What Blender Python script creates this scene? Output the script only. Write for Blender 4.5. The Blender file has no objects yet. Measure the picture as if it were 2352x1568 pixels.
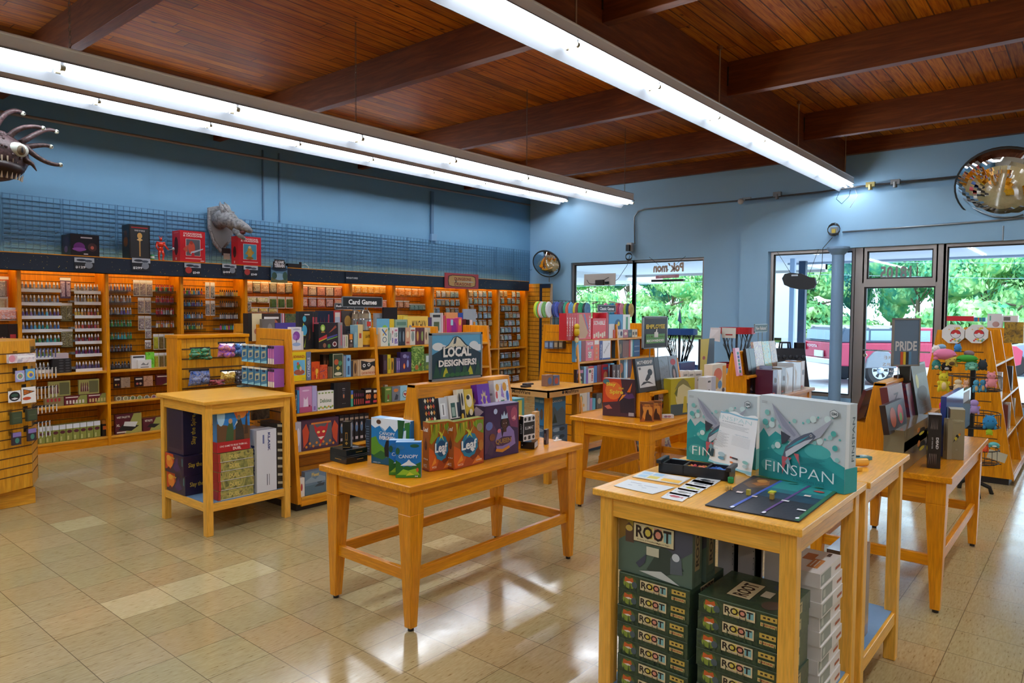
import bpy,math,random
from mathutils import Vector,Matrix
C=bpy.context.scene.collection
R=math.radians
SC=bpy.context.scene
# ---------------------------------------------------------------- camera, sky, sun, exposure
FPX,YAW,PIT,ROL,CH=1614.0,.6973,-.0448,.0071,1.6327
fw=Vector((math.cos(PIT)*math.cos(YAW),math.cos(PIT)*math.sin(YAW),math.sin(PIT)))
r0=Vector((math.sin(YAW),-math.cos(YAW),0));u0=r0.cross(fw)
rt=r0*math.cos(ROL)+u0*math.sin(ROL);up=u0*math.cos(ROL)-r0*math.sin(ROL)
CAM=Vector((0,0,CH))
cd=bpy.data.cameras.new('camera');cam=bpy.data.objects.new('camera',cd);C.objects.link(cam)
M3=Matrix((rt,up,-fw)).transposed()
cam.matrix_world=Matrix.Translation(CAM)@M3.to_4x4()
cd.sensor_width=36;cd.lens=FPX/2352*36;cd.clip_start=.05;cd.clip_end=500
SC.camera=cam
SC.view_settings.view_transform='Standard';SC.view_settings.look='None'
SC.view_settings.gamma=1;SC.view_settings.use_curve_mapping=False
SC.view_settings.exposure=1.5
W=bpy.data.worlds.new('sky');SC.world=W;W.use_nodes=True
nt=W.node_tree;bg=nt.nodes['Background']
bg.inputs[0].default_value=(.74,.88,1,1);bg.inputs[1].default_value=1.45
sun=bpy.data.lights.new('sun','SUN');sun.energy=1.5;sun.angle=R(8);sun.color=(1,.96,.9)
so=bpy.data.objects.new('sun',sun);C.objects.link(so);so.rotation_euler=(R(38),R(14),R(60))
TUBE=13            # strength of the fluorescent tubes
STRIP=6.0           # strength of the warm strip lights in the wall shelving
SC.cycles.max_bounces=7;SC.cycles.diffuse_bounces=4;SC.cycles.glossy_bounces=3
SC.cycles.transparent_max_bounces=12;SC.cycles.use_denoising=True
SC.cycles.sample_clamp_indirect=6
# ---------------------------------------------------------------- picking real points on known planes
def ray(x,y):return fw+rt*((x-1176)/FPX)-up*((y-784)/FPX)
def ZP(x,y,z=0.):d=ray(x,y);return CAM+d*((z-CH)/d.z)
def YP(x,y,Y):d=ray(x,y);return CAM+d*(Y/d.y)
def XP(x,y,X):d=ray(x,y);return CAM+d*(X/d.x)
def tx(A,D,x):n=rt-fw*((x-1176)/FPX);return-n.dot(Vector(A)-CAM)/n.dot(Vector(D))
def ty(A,D,y):n=up+fw*((y-784)/FPX);return-n.dot(Vector(A)-CAM)/n.dot(Vector(D))
# ---------------------------------------------------------------- materials
MC={}
def lin(h):
    if isinstance(h,str):
        h=h.lstrip('#')
        if len(h)==3:h=''.join(c+c for c in h)
        v=[int(h[i:i+2],16)/255 for i in (0,2,4)]
    else:v=h
    return tuple(c/12.92 if c<=.04045 else((c+.055)/1.055)**2.4 for c in v)+(1,)
def newmat(k):
    m=bpy.data.materials.new(k);m.use_nodes=True;MC[k]=m
    return m,m.node_tree.nodes,m.node_tree.links,m.node_tree.nodes['Principled BSDF']
def flat(h,rough=.45,metal=0,spec=.5):
    k='c%s_%g_%g_%g'%(h,rough,metal,spec)
    if k in MC:return MC[k]
    m,n,l,b=newmat(k);b.inputs['Base Color'].default_value=lin(h)
    b.inputs['Roughness'].default_value=rough;b.inputs['Metallic'].default_value=metal
    b.inputs['Specular IOR Level'].default_value=spec
    nz=n.new('ShaderNodeTexNoise');nz.inputs['Scale'].default_value=30   # slight variation in the gloss
    mr=n.new('ShaderNodeMapRange');mr.inputs[3].default_value=max(0,rough-.04);mr.inputs[4].default_value=rough+.04
    if rough>.08:l.new(nz.outputs[0],mr.inputs[0]);l.new(mr.outputs[0],b.inputs['Roughness'])
    return m
def emis(h,s,k=None):
    k=k or 'e%s_%g'%(h,s)
    if k in MC:return MC[k]
    m,n,l,b=newmat(k);b.inputs['Base Color'].default_value=lin(h)
    b.inputs['Emission Color'].default_value=lin(h);b.inputs['Emission Strength'].default_value=s
    return m
def ramp(n,stops,interp='LINEAR'):
    r=n.new('ShaderNodeValToRGB');r.color_ramp.interpolation=interp
    e=r.color_ramp.elements
    while len(e)<len(stops):e.new(.5)
    for i,(p,c)in enumerate(stops):e[i].position=p;e[i].color=lin(c)
    return r
def wood(k,c1,c2,ax='x',rough=.3,sc=1.,bump=.02):
    k='wood_%s_%s'%(k,ax)
    if k in MC:return MC[k]
    m,n,l,b=newmat(k)
    tc=n.new('ShaderNodeTexCoord');mp=n.new('ShaderNodeMapping')
    s={'x':(1.2,16,16),'y':(16,1.2,16),'z':(16,16,1.2)}[ax]
    mp.inputs['Scale'].default_value=[v*sc for v in s]
    oi=n.new('ShaderNodeObjectInfo');va=n.new('ShaderNodeVectorMath');va.operation='MULTIPLY_ADD'
    va.inputs[1].default_value=(1,1,1)
    l.new(tc.outputs['Object'],va.inputs[0]);l.new(oi.outputs['Random'],va.inputs[2]);l.new(va.outputs[0],mp.inputs[0])
    nz=n.new('ShaderNodeTexNoise');nz.inputs['Scale'].default_value=2.2;nz.inputs['Detail'].default_value=5
    nz.inputs['Distortion'].default_value=.6;l.new(mp.outputs[0],nz.inputs[0])
    nf=n.new('ShaderNodeTexNoise');nf.inputs['Scale'].default_value=9;nf.inputs['Detail'].default_value=3
    l.new(mp.outputs[0],nf.inputs[0])
    r=ramp(n,[(.3,c1),(.55,c2),(.75,c1)]);l.new(nz.outputs[0],r.inputs[0])
    r2=ramp(n,[(.35,'#b8b8b8'),(.6,'#ffffff')]);l.new(nf.outputs[0],r2.inputs[0])
    mx=n.new('ShaderNodeMixRGB');mx.blend_type='MULTIPLY';mx.inputs[0].default_value=.35
    l.new(r.outputs[0],mx.inputs[1]);l.new(r2.outputs[0],mx.inputs[2]);l.new(mx.outputs[0],b.inputs['Base Color'])
    b.inputs['Roughness'].default_value=rough
    bp=n.new('ShaderNodeBump');bp.inputs['Strength'].default_value=bump*4;bp.inputs['Distance'].default_value=.001
    l.new(nf.outputs[0],bp.inputs['Height']);l.new(bp.outputs[0],b.inputs['Normal'])
    return m
def oak(ax='x'):return wood('oak','#f4a414','#dc8a08',ax,.28)
def oakl(ax='x'):return wood('oakl','#eeae34','#da9422',ax,.3)
def maple(ax='x'):return wood('maple','#fcc050','#f2b03c',ax,.28)
def joistw(ax='y'):return wood('joist','#8a4a1e','#6e3512',ax,.5,.5)
def artm(pal,sc=14,rough=.3):
    """printed cover art: swirls between the palette's colours"""
    k='art_'+'_'.join(pal)+'_%g'%sc
    if k in MC:return MC[k]
    m,n,l,b=newmat(k)
    tc=n.new('ShaderNodeTexCoord');nz=n.new('ShaderNodeTexNoise');nz.inputs['Scale'].default_value=sc
    nz.inputs['Detail'].default_value=4;nz.inputs['Distortion'].default_value=1.6
    oi=n.new('ShaderNodeObjectInfo');va=n.new('ShaderNodeVectorMath');va.operation='MULTIPLY_ADD'
    va.inputs[1].default_value=(1,1,1);l.new(tc.outputs['Object'],va.inputs[0]);l.new(oi.outputs['Random'],va.inputs[2])
    l.new(va.outputs[0],nz.inputs[0])
    q=len(pal);r=ramp(n,[(.3+.4*i/max(1,q-1),c)for i,c in enumerate(pal)])
    l.new(nz.outputs[0],r.inputs[0]);l.new(r.outputs[0],b.inputs['Base Color'])
    b.inputs['Roughness'].default_value=rough;b.inputs['Coat Weight'].default_value=.2
    return m
def glassm(k='pane',tint='#f2fbff',gl=.06):
    if k in MC:return MC[k]
    m,n,l,b=newmat(k);n.remove(b);o=n['Material Output']
    t=n.new('ShaderNodeBsdfTransparent');t.inputs[0].default_value=lin(tint)
    g=n.new('ShaderNodeBsdfGlossy');g.inputs['Roughness'].default_value=.0
    fr=n.new('ShaderNodeFresnel');fr.inputs[0].default_value=1.5
    mm=n.new('ShaderNodeMixShader');l.new(fr.outputs[0],mm.inputs[0])
    l.new(t.outputs[0],mm.inputs[1]);l.new(g.outputs[0],mm.inputs[2]);l.new(mm.outputs[0],o.inputs[0])
    return m
def M_(v):
    if isinstance(v,str):return flat(v)
    if isinstance(v,tuple):return artm(v)
    return v
# ---------------------------------------------------------------- mesh builder
TXC={}
def text_mesh(s,bold=0.0):
    k=(s,bold)
    if k in TXC:return TXC[k]
    cu=bpy.data.curves.new('t','FONT');cu.body=s;cu.size=1;cu.align_x='CENTER';cu.align_y='CENTER'
    cu.offset=bold;cu.resolution_u=2
    o=bpy.data.objects.new('t',cu);C.objects.link(o)
    dg=bpy.context.evaluated_depsgraph_get();me=bpy.data.meshes.new_from_object(o.evaluated_get(dg))
    vs=[v.co.copy()for v in me.vertices];fs=[tuple(p.vertices)for p in me.polygons]
    bpy.data.objects.remove(o);bpy.data.curves.remove(cu);bpy.data.meshes.remove(me)
    if vs:
        w=max(v.x for v in vs)-min(v.x for v in vs);h=max(v.y for v in vs)-min(v.y for v in vs)
        cx=(max(v.x for v in vs)+min(v.x for v in vs))/2;cy=(max(v.y for v in vs)+min(v.y for v in vs))/2
    else:w=h=1;cx=cy=0
    TXC[k]=(vs,fs,w,h,cx,cy);return TXC[k]
class MB:
    def __init__(s):s.v=[];s.f=[];s.m=[];s.mats=[];s.sm=[]
    def mi(s,m):
        m=M_(m)
        if m not in s.mats:s.mats.append(m)
        return s.mats.index(m)
    def add(s,vs,fs,m,T=None,smooth=False):
        b=len(s.v);i=s.mi(m)
        s.v+=[tuple(T@Vector(v))if T else tuple(v)for v in vs]
        for f in fs:s.f.append(tuple(b+q for q in f));s.m.append(i);s.sm.append(smooth)
        return s
    def box(s,a,b,m,T=None):
        x0,y0,z0=a;x1,y1,z1=b
        vs=[(x0,y0,z0),(x1,y0,z0),(x1,y1,z0),(x0,y1,z0),(x0,y0,z1),(x1,y0,z1),(x1,y1,z1),(x0,y1,z1)]
        return s.add(vs,[(0,3,2,1),(4,5,6,7),(0,1,5,4),(1,2,6,5),(2,3,7,6),(3,0,4,7)],m,T)
    def hexa(s,lo,hi,m,T=None):  # four lower and four upper corners, counter-clockwise
        return s.add(list(lo)+list(hi),[(0,3,2,1),(4,5,6,7),(0,1,5,4),(1,2,6,5),(2,3,7,6),(3,0,4,7)],m,T)
    def prism(s,pts,ax,a,b,m,T=None):  # polygon in the plane across ax, between a and b
        def q(p,t):return{'x':(t,p[0],p[1]),'y':(p[0],t,p[1]),'z':(p[0],p[1],t)}[ax]
        k=len(pts);vs=[q(p,a)for p in pts]+[q(p,b)for p in pts]
        fs=[tuple(range(k-1,-1,-1)),tuple(range(k,2*k))]+[(i,(i+1)%k,k+(i+1)%k,k+i)for i in range(k)]
        return s.add(vs,fs,m,T)
    def lathe(s,prof,m,n=12,T=None,smooth=True,mats=None):
        vs=[];k=len(prof)
        for r,z in prof:
            for i in range(n):a=2*math.pi*i/n;vs.append((r*math.cos(a),r*math.sin(a),z))
        for j in range(k-1):
            mm=mats[j]if mats else m
            s.add([vs[j*n+i]for i in range(n)]+[vs[(j+1)*n+i]for i in range(n)],[(i,(i+1)%n,n+(i+1)%n,n+i)for i in range(n)],mm,T,smooth)
        s.add(vs[:n],[tuple(range(n-1,-1,-1))],mats[0]if mats else m,T);s.add(vs[-n:],[tuple(range(n))],mats[-1]if mats else m,T)
        return s
    def cyl(s,p,q,r,m,n=8,r2=None):
        p=Vector(p);q=Vector(q);d=q-p;L=d.length
        T=Matrix.Translation(p)@d.to_track_quat('Z','Y').to_matrix().to_4x4()
        return s.lathe([(r,0),(r if r2 is None else r2,L)],m,n,T)
    def tube(s,pts,r,m,n=6,rs=None,closed=False):
        pts=[Vector(p)for p in pts];vs=[];k=len(pts);ref=None
        for i,p in enumerate(pts):
            d=(pts[min(i+1,k-1)]-pts[max(i-1,0)]).normalized()
            if ref is None:ref=d.orthogonal().normalized()
            ref=(ref-d*ref.dot(d)).normalized();w=d.cross(ref);rr=rs[i]if rs else r
            for j in range(n):a=2*math.pi*j/n;vs.append(p+(ref*math.cos(a)+w*math.sin(a))*rr)
        fs=[(i*n+j,i*n+(j+1)%n,(i+1)*n+(j+1)%n,(i+1)*n+j)for i in range(k-1)for j in range(n)]
        fs+=[tuple(range(n-1,-1,-1)),tuple(range((k-1)*n,k*n))]
        return s.add(vs,fs,m,None,True)
    def ball(s,c,r,m,nu=10,nv=7,T=None):
        rx,ry,rz=(r,r,r)if isinstance(r,(int,float))else r
        vs=[];fs=[]
        for j in range(nv+1):
            t=math.pi*j/nv
            for i in range(nu):a=2*math.pi*i/nu;vs.append((c[0]+rx*math.sin(t)*math.cos(a),c[1]+ry*math.sin(t)*math.sin(a),c[2]+rz*math.cos(t)))
        for j in range(nv):
            for i in range(nu):fs.append((j*nu+i,(j+1)*nu+i,(j+1)*nu+(i+1)%nu,j*nu+(i+1)%nu))
        return s.add(vs,fs,m,T,True)
    def text(s,st,o,ux,uy,w=None,h=None,m='#fff',bold=0.0):
        """lettering lying in the plane of unit vectors ux, uy round point o"""
        vs,fs,tw,th,cx,cy=text_mesh(st,bold);o=Vector(o);ux=Vector(ux);uy=Vector(uy)
        if not vs:return s
        sx=(w/tw)if w else h/th;sy=(h/th)if h else sx
        return s.add([o+ux*((v.x-cx)*sx)+uy*((v.y-cy)*sy)for v in vs],fs,m)
    def build(s,name,parent=None,bevel=0,seg=1):
        me=bpy.data.meshes.new(name);me.from_pydata(s.v,[],s.f)
        for m in s.mats:me.materials.append(m)
        me.polygons.foreach_set('material_index',s.m);me.polygons.foreach_set('use_smooth',s.sm);me.update()
        o=bpy.data.objects.new(name,me);C.objects.link(o)
        if parent:o.parent=parent
        if bevel:
            b=o.modifiers.new('bevel','BEVEL');b.width=bevel;b.segments=seg;b.limit_method='ANGLE';b.angle_limit=R(50)
        return o
def thing(name,label,cat,loc=(0,0,0),rz=0,group=None):
    o=bpy.data.objects.new(name,None);C.objects.link(o);o.location=loc;o.rotation_euler=(0,0,rz)
    o.empty_display_size=.05
    return tag(o,label,cat,group)
def tag(o,label,cat,group=None,kind=None):
    o['label']=label;o['category']=cat
    if group:o['group']=group
    if kind:o['kind']=kind
    return o
def struct(name,mb,parent=None,**k):
    o=mb.build(name,parent,**k)
    if not parent:o['kind']='structure'
    return o
def dup(o,loc=None,rz=None,label=None,group=None,parent=None):
    c=o.copy();C.objects.link(c);c.parent=parent
    if loc is not None:c.location=loc
    if rz is not None:c.rotation_euler[2]=rz
    if label:c['label']=label
    if group:c['group']=group
    for ch in list(o.children):dup(ch,parent=c)
    return c
# ---------------------------------------------------------------- printed boxes
EPS=.0005
def art(mb,face,w,h,d,items,lay=1):
    """print shapes on a face of a box w x d x h whose front-left-bottom corner is the origin; coordinates are fractions"""
    if face=='F':O,ux,uy,n,fw_,fh=Vector((0,0,0)),Vector((1,0,0)),Vector((0,0,1)),Vector((0,-1,0)),w,h
    elif face=='L':O,ux,uy,n,fw_,fh=Vector((0,d,0)),Vector((0,-1,0)),Vector((0,0,1)),Vector((-1,0,0)),d,h
    elif face=='R':O,ux,uy,n,fw_,fh=Vector((w,0,0)),Vector((0,1,0)),Vector((0,0,1)),Vector((1,0,0)),d,h
    elif face=='B':O,ux,uy,n,fw_,fh=Vector((w,d,0)),Vector((-1,0,0)),Vector((0,0,1)),Vector((0,1,0)),w,h
    else:O,ux,uy,n,fw_,fh=Vector((0,0,h)),Vector((1,0,0)),Vector((0,1,0)),Vector((0,0,1)),w,d
    def P(x,y,L):return O+ux*(x*fw_)+uy*(y*fh)+n*(EPS*L)
    for i,it in enumerate(items):
        L=lay+i*.35;k=it[0]
        if k=='r':_,x0,y0,x1,y1,c=it;mb.add([P(x0,y0,L),P(x1,y0,L),P(x1,y1,L),P(x0,y1,L)],[(0,1,2,3)],c)
        elif k=='p':mb.add([P(x,y,L)for x,y in it[1]],[tuple(range(len(it[1])))],it[2])
        elif k=='c':
            _,cx,cy,r,c=it;ry=r*fw_/fh
            mb.add([P(cx+r*math.cos(a*math.pi/8),cy+ry*math.sin(a*math.pi/8),L)for a in range(16)],[tuple(range(16))],c)
        elif k=='e':
            _,cx,cy,rx,ry,c=it
            mb.add([P(cx+rx*math.cos(a*math.pi/8),cy+ry*math.sin(a*math.pi/8),L)for a in range(16)],[tuple(range(16))],c)
        elif k=='t':   # text: x, y, width fraction, height fraction, string, colour, bold, rotation
            _,x,y,tw,th,st,c=it[:7];bo=it[7]if len(it)>7 else .01;ro=it[8]if len(it)>8 else 0
            a,b=ux,uy
            if ro:ra=R(ro);a=ux*math.cos(ra)+uy*math.sin(ra);b=uy*math.cos(ra)-ux*math.sin(ra)
            if abs(ro)==90:mb.text(st,P(x,y,L),a,b,th*fh,tw*fw_,c,bo)
            else:mb.text(st,P(x,y,L),a,b,tw*fw_,th*fh if th else None,c,bo)
def pbox(name,label,cat,w,h,d,loc,rz,col,F=(),L=(),T=(),Rr=(),group=None,tilt=0,sides=None,rough=.3):
    mb=MB();mb.box((0,0,0),(w,d,h),flat(col,rough)if isinstance(col,str)else col)
    art(mb,'F',w,h,d,F);art(mb,'L',w,h,d,L);art(mb,'T',w,h,d,T);art(mb,'R',w,h,d,Rr)
    o=mb.build(name);o.location=loc;o.rotation_euler=(tilt,0,rz);return tag(o,label,cat,group)
def place(z,p,x1,yt,ang=0,Yp=None,Xp=None):
    """front-face base corner, width and height of a box seen from p to x1, top at yt; on a shelf give its front plane Yp"""
    a=R(ang);D=Vector((math.cos(a),math.sin(a),0))
    if Yp is not None:A=Vector((0,Yp,z));A=A+Vector((1,0,0))*tx(A,(1,0,0),p[0]if isinstance(p,tuple)else p)
    elif Xp is not None:A=Vector((Xp,0,z));A=A+Vector((0,1,0))*tx(A,(0,1,0),p[0]if isinstance(p,tuple)else p)
    else:A=ZP(p[0],p[1],z)
    return A,tx(A,D,x1),ty(A,(0,0,1),yt),a
def bx(name,label,z,p,x1,yt,d,col,F=(),L=(),T=(),ang=0,Yp=None,Xp=None,cat='box',group=None,tilt=0,h=None,rough=.3,zoff=.0015):
    A,w,hh,a=place(z,p,x1,yt,ang,Yp,Xp);A.z+=zoff
    return pbox(name,label,cat,abs(w),h or hh,d,A,a,col,F,L,T,group=group,tilt=tilt,rough=rough)
rnd=random.Random(7)
def rart(seed,cols,n=7,title=None,tc='#f4ecd8',ty0=.82,bold=.015):
    """a made-up cover picture of shapes in the box's own colours"""
    q=random.Random(seed);o=[]
    for i in range(n):
        c=q.choice(cols);x,y=q.uniform(.18,.82),q.uniform(.15,.7);s=q.uniform(.06,.22)
        k=q.random()
        if k<.4:o.append(('e',x,y,s*.8,s*.7,c))
        elif k<.75:
            m=q.randint(4,7);o.append(('p',[(min(.97,max(.03,x+s*math.cos(2*math.pi*j/m)*q.uniform(.6,1.2))),min(.95,max(.03,y+s*math.sin(2*math.pi*j/m)*q.uniform(.6,1.2))))for j in range(m)],c))
        else:o.append(('p',[(x-s*.4,max(.03,y-s)),(x+s*.5,max(.03,y-s)),(x+s*.1,y+s)],c))
    if title:o.append(('t',.5,ty0,min(.84,.14*len(title)+.1),.1,title,tc,bold))
    return o
# ---------------------------------------------------------------- room shell
TS=.3048;TX0,TY0=.2428,.2159
def floor_mat(k,c):
    m,n,l,b=newmat(k)
    tc=n.new('ShaderNodeTexCoord');sx=n.new('ShaderNodeSeparateXYZ');l.new(tc.outputs['Object'],sx.inputs[0])
    def mth(op,a,bb=None):
        q=n.new('ShaderNodeMath');q.operation=op
        for i,v in enumerate((a,bb)):
            if v is None:continue
            if isinstance(v,(int,float)):q.inputs[i].default_value=v
            else:l.new(v,q.inputs[i])
        return q.outputs[0]
    tx_=mth('DIVIDE',mth('SUBTRACT',sx.outputs[0],TX0),TS);ty_=mth('DIVIDE',mth('SUBTRACT',sx.outputs[1],TY0),TS)
    cx=n.new('ShaderNodeCombineXYZ');l.new(mth('FLOOR',tx_),cx.inputs[0]);l.new(mth('FLOOR',ty_),cx.inputs[1])
    wn=n.new('ShaderNodeTexWhiteNoise');l.new(cx.outputs[0],wn.inputs[0])
    mp=n.new('ShaderNodeMapping');mp.inputs['Scale'].default_value=(14,75,1);l.new(tc.outputs['Object'],mp.inputs[0])
    va=n.new('ShaderNodeVectorMath');l.new(mp.outputs[0],va.inputs[0]);l.new(wn.outputs['Color'],va.inputs[1])
    nz=n.new('ShaderNodeTexNoise');nz.inputs['Scale'].default_value=1.6;nz.inputs['Detail'].default_value=4;l.new(va.outputs[0],nz.inputs[0])
    r=ramp(n,[(.27,'#85704c'),(.36,c[0]),(.55,c[1]),(.75,c[2])]);l.new(nz.outputs[0],r.inputs[0])
    tint=ramp(n,[(0,'#efe0cc'),(.3,'#e8e6d2'),(.6,'#eae2d0'),(1,'#f6ecdc')]);l.new(wn.outputs['Value'],tint.inputs[0])
    mx=n.new('ShaderNodeMixRGB');mx.blend_type='MULTIPLY';mx.inputs[0].default_value=1
    l.new(r.outputs[0],mx.inputs[1]);l.new(tint.outputs[0],mx.inputs[2])
    fx=mth('FRACT',tx_);fy=mth('FRACT',ty_)
    gx=mth('LESS_THAN',mth('MINIMUM',fx,mth('SUBTRACT',1,fx)),.0065);gy=mth('LESS_THAN',mth('MINIMUM',fy,mth('SUBTRACT',1,fy)),.0065)
    g=mth('MAXIMUM',gx,gy)
    m2=n.new('ShaderNodeMixRGB');l.new(mth('MULTIPLY',g,.75),m2.inputs[0]);l.new(mx.outputs[0],m2.inputs[1]);m2.inputs[2].default_value=lin('#5d4d33')
    l.new(m2.outputs[0],b.inputs['Base Color'])
    big=n.new('ShaderNodeTexNoise');big.inputs['Scale'].default_value=5;big.inputs['Detail'].default_value=5;l.new(tc.outputs['Object'],big.inputs[0])
    mr=n.new('ShaderNodeMapRange');mr.inputs[1].default_value=.3;mr.inputs[2].default_value=.7;mr.inputs[3].default_value=.1;mr.inputs[4].default_value=.2
    l.new(big.outputs[0],mr.inputs[0]);l.new(mr.outputs[0],b.inputs['Roughness']);b.inputs['Specular IOR Level'].default_value=.7
    bp=n.new('ShaderNodeBump');bp.inputs['Strength'].default_value=.12;bp.inputs['Distance'].default_value=.004
    l.new(big.outputs[0],bp.inputs['Height']);l.new(bp.outputs[0],b.inputs['Normal'])
    return m
fm=[floor_mat('vinyl_tile',('#b3a27a','#bcad88','#c6b894')),floor_mat('vinyl_tile_new',('#c9bd94','#d3c8a3','#dacfb0'))]
LIGHT={(-2,4),(-1,4),(0,4),(1,1),(2,2),(2,1),(3,1),(4,2),(-4,11),(-5,12),(1,14),(2,13),(6,3),(-1,10)}
mb=MB();vs=[];nx0,nx1,ny0,ny1=-28,31,-34,22
i0=-7;j0=-9
for i in range(-35,39):
    for j in range(-28,31):
        x=TX0+i*TS;y=TY0+j*TS
        idx=(i-6,j-8)
        m=fm[1]if idx in LIGHT else fm[0]
        mb.add([(x,y,0),(min(x+TS,11.9),y,0),(min(x+TS,11.9),min(y+TS,9.5),0),(x,min(y+TS,9.5),0)],[(0,1,2,3)],m)
struct('floor',mb)
def paint(k,h,rough=.55):
    if k in MC:return MC[k]
    m,n,l,b=newmat(k);nz=n.new('ShaderNodeTexNoise');nz.inputs['Scale'].default_value=260
    tc=n.new('ShaderNodeTexCoord');l.new(tc.outputs['Object'],nz.inputs[0])
    bp=n.new('ShaderNodeBump');bp.inputs['Strength'].default_value=.25;bp.inputs['Distance'].default_value=.002
    l.new(nz.outputs[0],bp.inputs['Height']);l.new(bp.outputs[0],b.inputs['Normal'])
    b.inputs['Base Color'].default_value=lin(h);b.inputs['Roughness'].default_value=rough
    return m
BLUE=paint('blue_wall','#6698bc');BLUEL=paint('blue_wall_window','#98c6e8');CREAM=paint('cream_wall','#ece4d4')  # cream is for the two unseen walls, made pale to bounce light
RX0,RX1,RY0,RY1,RZ=-10.4,11.7,-8.3,9.32,4.25
mb=MB();mb.box((RX0,RY1,0),(RX1+.2,RY1+.18,4.4),BLUE)
struct('wall_left',mb)
mb=MB()
for x in (5.5,5.76):mb.box((x,9.3,2.9),(x+.02,9.321,3.9),flat('#4c7294'))
mb.box((8.8,9.28,2.95),(8.86,9.322,3.75),flat('#4b7396'));mb.box((8.79,9.26,2.87),(8.92,9.322,2.99),flat('#6d95b9'))
struct('trim_1',mb)
WX=11.7
wy0,wy1,wz=XP(1617,588,WX).y,XP(1312,605,WX).y,2.59
dy1=XP(1764,578,11.6).y;SILL=.36
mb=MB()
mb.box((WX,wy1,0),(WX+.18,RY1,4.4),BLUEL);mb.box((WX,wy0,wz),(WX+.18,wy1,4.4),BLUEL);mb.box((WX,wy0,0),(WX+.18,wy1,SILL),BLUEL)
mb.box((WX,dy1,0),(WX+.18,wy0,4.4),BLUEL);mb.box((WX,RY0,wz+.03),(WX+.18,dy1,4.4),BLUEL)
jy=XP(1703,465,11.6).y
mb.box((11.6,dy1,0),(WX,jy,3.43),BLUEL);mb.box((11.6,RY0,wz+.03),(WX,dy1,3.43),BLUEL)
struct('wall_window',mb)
mb=MB();mb.box((RX0,RY0-.18,0),(RX1+.2,RY0,4.4),CREAM);struct('wall_right',mb)
mb=MB();mb.box((RX0-.18,RY0-.18,0),(RX0,RY1+.18,4.4),CREAM);struct('wall_rear',mb)
# ceiling of tongue and groove boards running towards the windows
def plank_mat():
    m,n,l,b=newmat('ceiling_boards')
    def mth(op,a,bb=None):
        q=n.new('ShaderNodeMath');q.operation=op
        for i,v in enumerate((a,bb)):
            if v is None:continue
            if isinstance(v,(int,float)):q.inputs[i].default_value=v
            else:l.new(v,q.inputs[i])
        return q.outputs[0]
    tc=n.new('ShaderNodeTexCoord');sx=n.new('ShaderNodeSeparateXYZ');l.new(tc.outputs['Object'],sx.inputs[0])
    py=mth('DIVIDE',sx.outputs[1],.135);fy=mth('FLOOR',py)
    w0=n.new('ShaderNodeTexWhiteNoise');w0.noise_dimensions='1D';l.new(fy,w0.inputs['W'])
    px=mth('ADD',mth('DIVIDE',sx.outputs[0],2.44),mth('MULTIPLY',w0.outputs['Value'],7));fx=mth('FLOOR',px)
    cx=n.new('ShaderNodeCombineXYZ');l.new(fx,cx.inputs[0]);l.new(fy,cx.inputs[1])
    wn=n.new('ShaderNodeTexWhiteNoise');l.new(cx.outputs[0],wn.inputs[0])
    mp=n.new('ShaderNodeMapping');mp.inputs['Scale'].default_value=(1.3,22,1);l.new(tc.outputs['Object'],mp.inputs[0])
    va=n.new('ShaderNodeVectorMath');va.operation='MULTIPLY_ADD';l.new(wn.outputs['Color'],va.inputs[0]);va.inputs[1].default_value=(9,9,9);l.new(mp.outputs[0],va.inputs[2])
    nz=n.new('ShaderNodeTexNoise');nz.inputs['Scale'].default_value=2.0;nz.inputs['Detail'].default_value=6;nz.inputs['Distortion'].default_value=.8;l.new(va.outputs[0],nz.inputs[0])
    r=ramp(n,[(.25,'#7c4006'),(.45,'#b06c0c'),(.62,'#cc8a18'),(.8,'#a0620c')]);l.new(nz.outputs[0],r.inputs[0])
    t=ramp(n,[(0,'#a08068'),(.35,'#e0b880'),(.7,'#ffdca0'),(1,'#c89058')]);l.new(wn.outputs['Value'],t.inputs[0])
    mx=n.new('ShaderNodeMixRGB');mx.blend_type='MULTIPLY';mx.inputs[0].default_value=.8;l.new(r.outputs[0],mx.inputs[1]);l.new(t.outputs[0],mx.inputs[2])
    vo=n.new('ShaderNodeTexVoronoi');vo.inputs['Scale'].default_value=3.1;mk=n.new('ShaderNodeMapping');mk.inputs['Scale'].default_value=(.7,1.4,1)
    l.new(tc.outputs['Object'],mk.inputs[0]);l.new(mk.outputs[0],vo.inputs[0])
    kn=ramp(n,[(.03,'#35150a'),(.09,'#ffffff')]);l.new(vo.outputs['Distance'],kn.inputs[0])
    m3=n.new('ShaderNodeMixRGB');m3.blend_type='MULTIPLY';m3.inputs[0].default_value=.85;l.new(mx.outputs[0],m3.inputs[1]);l.new(kn.outputs[0],m3.inputs[2])
    f1=mth('FRACT',py);f2=mth('FRACT',px)
    g=mth('MAXIMUM',mth('LESS_THAN',mth('MINIMUM',f1,mth('SUBTRACT',1,f1)),.045),mth('LESS_THAN',mth('MINIMUM',f2,mth('SUBTRACT',1,f2)),.0018))
    m2=n.new('ShaderNodeMixRGB');l.new(mth('MULTIPLY',g,.8),m2.inputs[0]);l.new(m3.outputs[0],m2.inputs[1]);m2.inputs[2].default_value=lin('#2a1208')
    l.new(m2.outputs[0],b.inputs['Base Color']);b.inputs['Roughness'].default_value=.6;b.inputs['Specular IOR Level'].default_value=.25
    bp=n.new('ShaderNodeBump');bp.inputs['Strength'].default_value=.5;bp.inputs['Distance'].default_value=.004;bp.invert=True
    l.new(g,bp.inputs['Height']);l.new(bp.outputs[0],b.inputs['Normal'])
    return m
mb=MB();mb.box((RX0,RY0,RZ),(RX1,RY1,RZ+.1),plank_mat());struct('ceiling',mb)
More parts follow.
